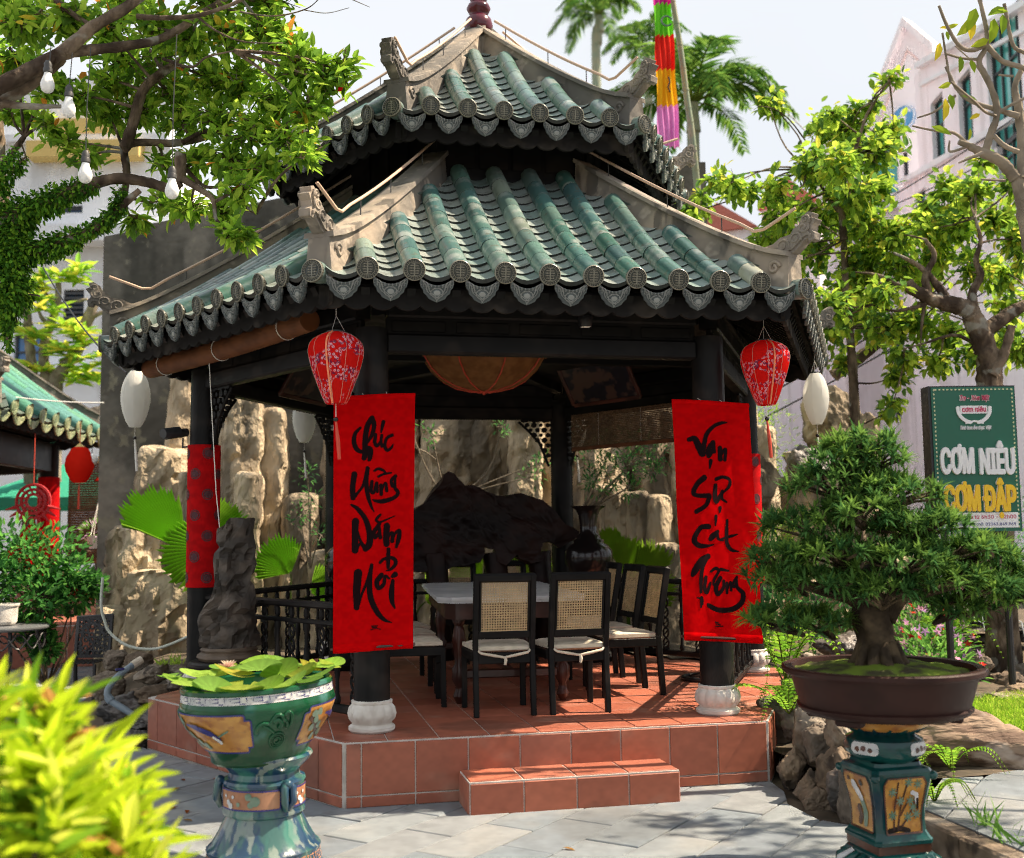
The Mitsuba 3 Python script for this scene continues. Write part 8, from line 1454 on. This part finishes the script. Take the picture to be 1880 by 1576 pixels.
put(num(kS + '__logo'), F4.slab(LG, .0065, .018), 'sign_white'); sign_text('Tre - Xóm Việt', .225, 2.585, .255, .045, .012, 'sign_white', .0065, True, 'logo_lettering', None, .2); sign_text('Tre - Xóm Việt', .230, 2.587, .247, .043, .016, 'sign_red', .0065, False, 'logo_lettering', None, .2)
put(kS + '__logo_plate', F4.slab(sbox(.245, 2.485, .455, 2.535).buffer(.008), .0065, .014), 'sign_white'); sign_text('cơm niêu', .25, 2.492, .20, .042, .004, 'sign_red', .0145, True, 'logo_lettering'); sign_text('Tinh hoa ẩm thực Việt', .225, 2.345, .26, .030, .010, 'sign_white', .0065, True, 'logo_lettering', None, .2)
part(kS, 'post', tube([F4.at([.1], [0], [-.1])[0], F4.at([.1], [1.6], [-.1])[0]], .03, 10), 'black_iron'); part(kS, 'post', tube([F4.at([.6], [0], [-.1])[0], F4.at([.6], [1.6], [-.1])[0]], .03, 10), 'black_iron')
# festival flag on its leaning bamboo pole
kP = thing('bamboo_pole', 'tall leaning green bamboo pole behind the roof', 'pole'); pp_ = np.array(POLE); base_ = pp_[-1]+(pp_[-1]-pp_[-2])/np.linalg.norm(pp_[-1]-pp_[-2])*0; foot = np.array([pp_[-1][0]+.35, pp_[-1][1], .2]); Pq = spline([foot, pp_[-1], pp_[3], pp_[2], pp_[1], pp_[0], pp_[0]+[-.12, 0, .8]], 60)
put(kP + '__cane', tube(Pq, np.linspace(.046, .028, 60), 10), 'bamboo', smooth=True)
for i in range(3, 58, 4): part(kP, 'node', tube([Pq[i]-(Pq[i+1]-Pq[i])*.08, Pq[i]+(Pq[i+1]-Pq[i])*.08], .05-.018*i/60, 10), 'bamboo')
kF = thing('festival_flag', 'long striped festival flag in pink, green, red and yellow', 'flag'); fl = np.array(FLAG)
FC = [((.72, .05, .40), .0, .155), ((.25, .70, .06), .155, .34), ((.78, .05, .035), .34, .545), ((.85, .52, .03), .545, .755), ((.80, .34, .68), .755, 1.0)]
for i, (col, v0, v1) in enumerate(FC):
    mat(f'flag_{i}', {'type': 'principledthin', 'base_color': C(*col), 'roughness': .8, 'diff_trans': 1.0, 'eta': 1.2}); nu, nv = 25, 10; U, V = np.meshgrid(np.linspace(0, 1, nu), np.linspace(v0, v1, nv)); top_ = fl[0]*(1-U)[..., None]+fl[1]*U[..., None]; bot = fl[3]*(1-U)[..., None]+fl[2]*U[..., None]; g = top_*(1-V)[..., None]+bot*V[..., None]; g = g+np.stack([0*U, .045*np.sin(U*26)+.02*np.sin(V*16+U*5), 0*U], -1)
    put(f'{kF}__stripe' + (f'_{i:03d}' if i else ''), (g.reshape(-1, 3), np.array([[a*nu+b, a*nu+b+1, (a+1)*nu+b+1, (a+1)*nu+b] for a in range(nv-1) for b in range(nu-1)])), f'flag_{i}', smooth=True)
fp2 = lambda u, v: (fl[0]*(1-u)+fl[1]*u)*(1-v)+(fl[3]*(1-u)+fl[2]*u)*v+[0, -.07, 0]
put(kF + '__ring_sign', tube([fp2(.55+.28*math.cos(t), .27+.028*math.sin(t)) for t in np.linspace(.6, 6.0, 24)], .012, 5), 'leaf_glaze'); put(kF + '__brush_sign', tube([fp2(.50, .60), fp2(.56, .63), fp2(.45, .66), fp2(.55, .69)], .009, 5), 'black_glaze'); put(kF + '__line', tube([fp2(.5, -.05), fp2(.5, -.4)], .004, 4), 'cord_white')
for i, (a, b, s, l) in enumerate([((4.78,4.16,3.49),(7.61,3.37,5.24),.10,'lower of the cables crossing to the right tree'),((5.53,5.02,3.48),(8.27,4.27,5.13),.10,'cable running to the right behind the tree'),((8.11,11.02,10.02),(8.86,10.93,9.25),.02,'short cable beside the palm leaves'),((8.88,9.06,7.36),(10.8,8.52,8.56),.06,'upper cable before the pink building'),((9.36,8.94,7.45),(11.57,8.36,8.5),.06,'lower cable before the pink building'),((-6.0,5.5,3.55),(-3.65,4.99,3.14),.10,'pale cable sagging below the far pavilion eave'),((-4.1,3.1,4.5),(-2.95,1.4,2.98),.12,'black cable running from the left trees to the eave')]):
    k = thing('cable', l, 'cable'); a, b = np.array(a), np.array(b); d = (b-a); a2 = a-d*.25 if i in (0, 1, 3, 4) else a; b2 = b+d*.4 if i in (0, 1, 3, 4) else b
    put(k, tube([a2+(b2-a2)*t-UP*s*4*t*(1-t) for t in np.linspace(0, 1, 20)], .012 if i < 5 else .008, 5), 'black_iron' if i != 5 else 'cord_white')
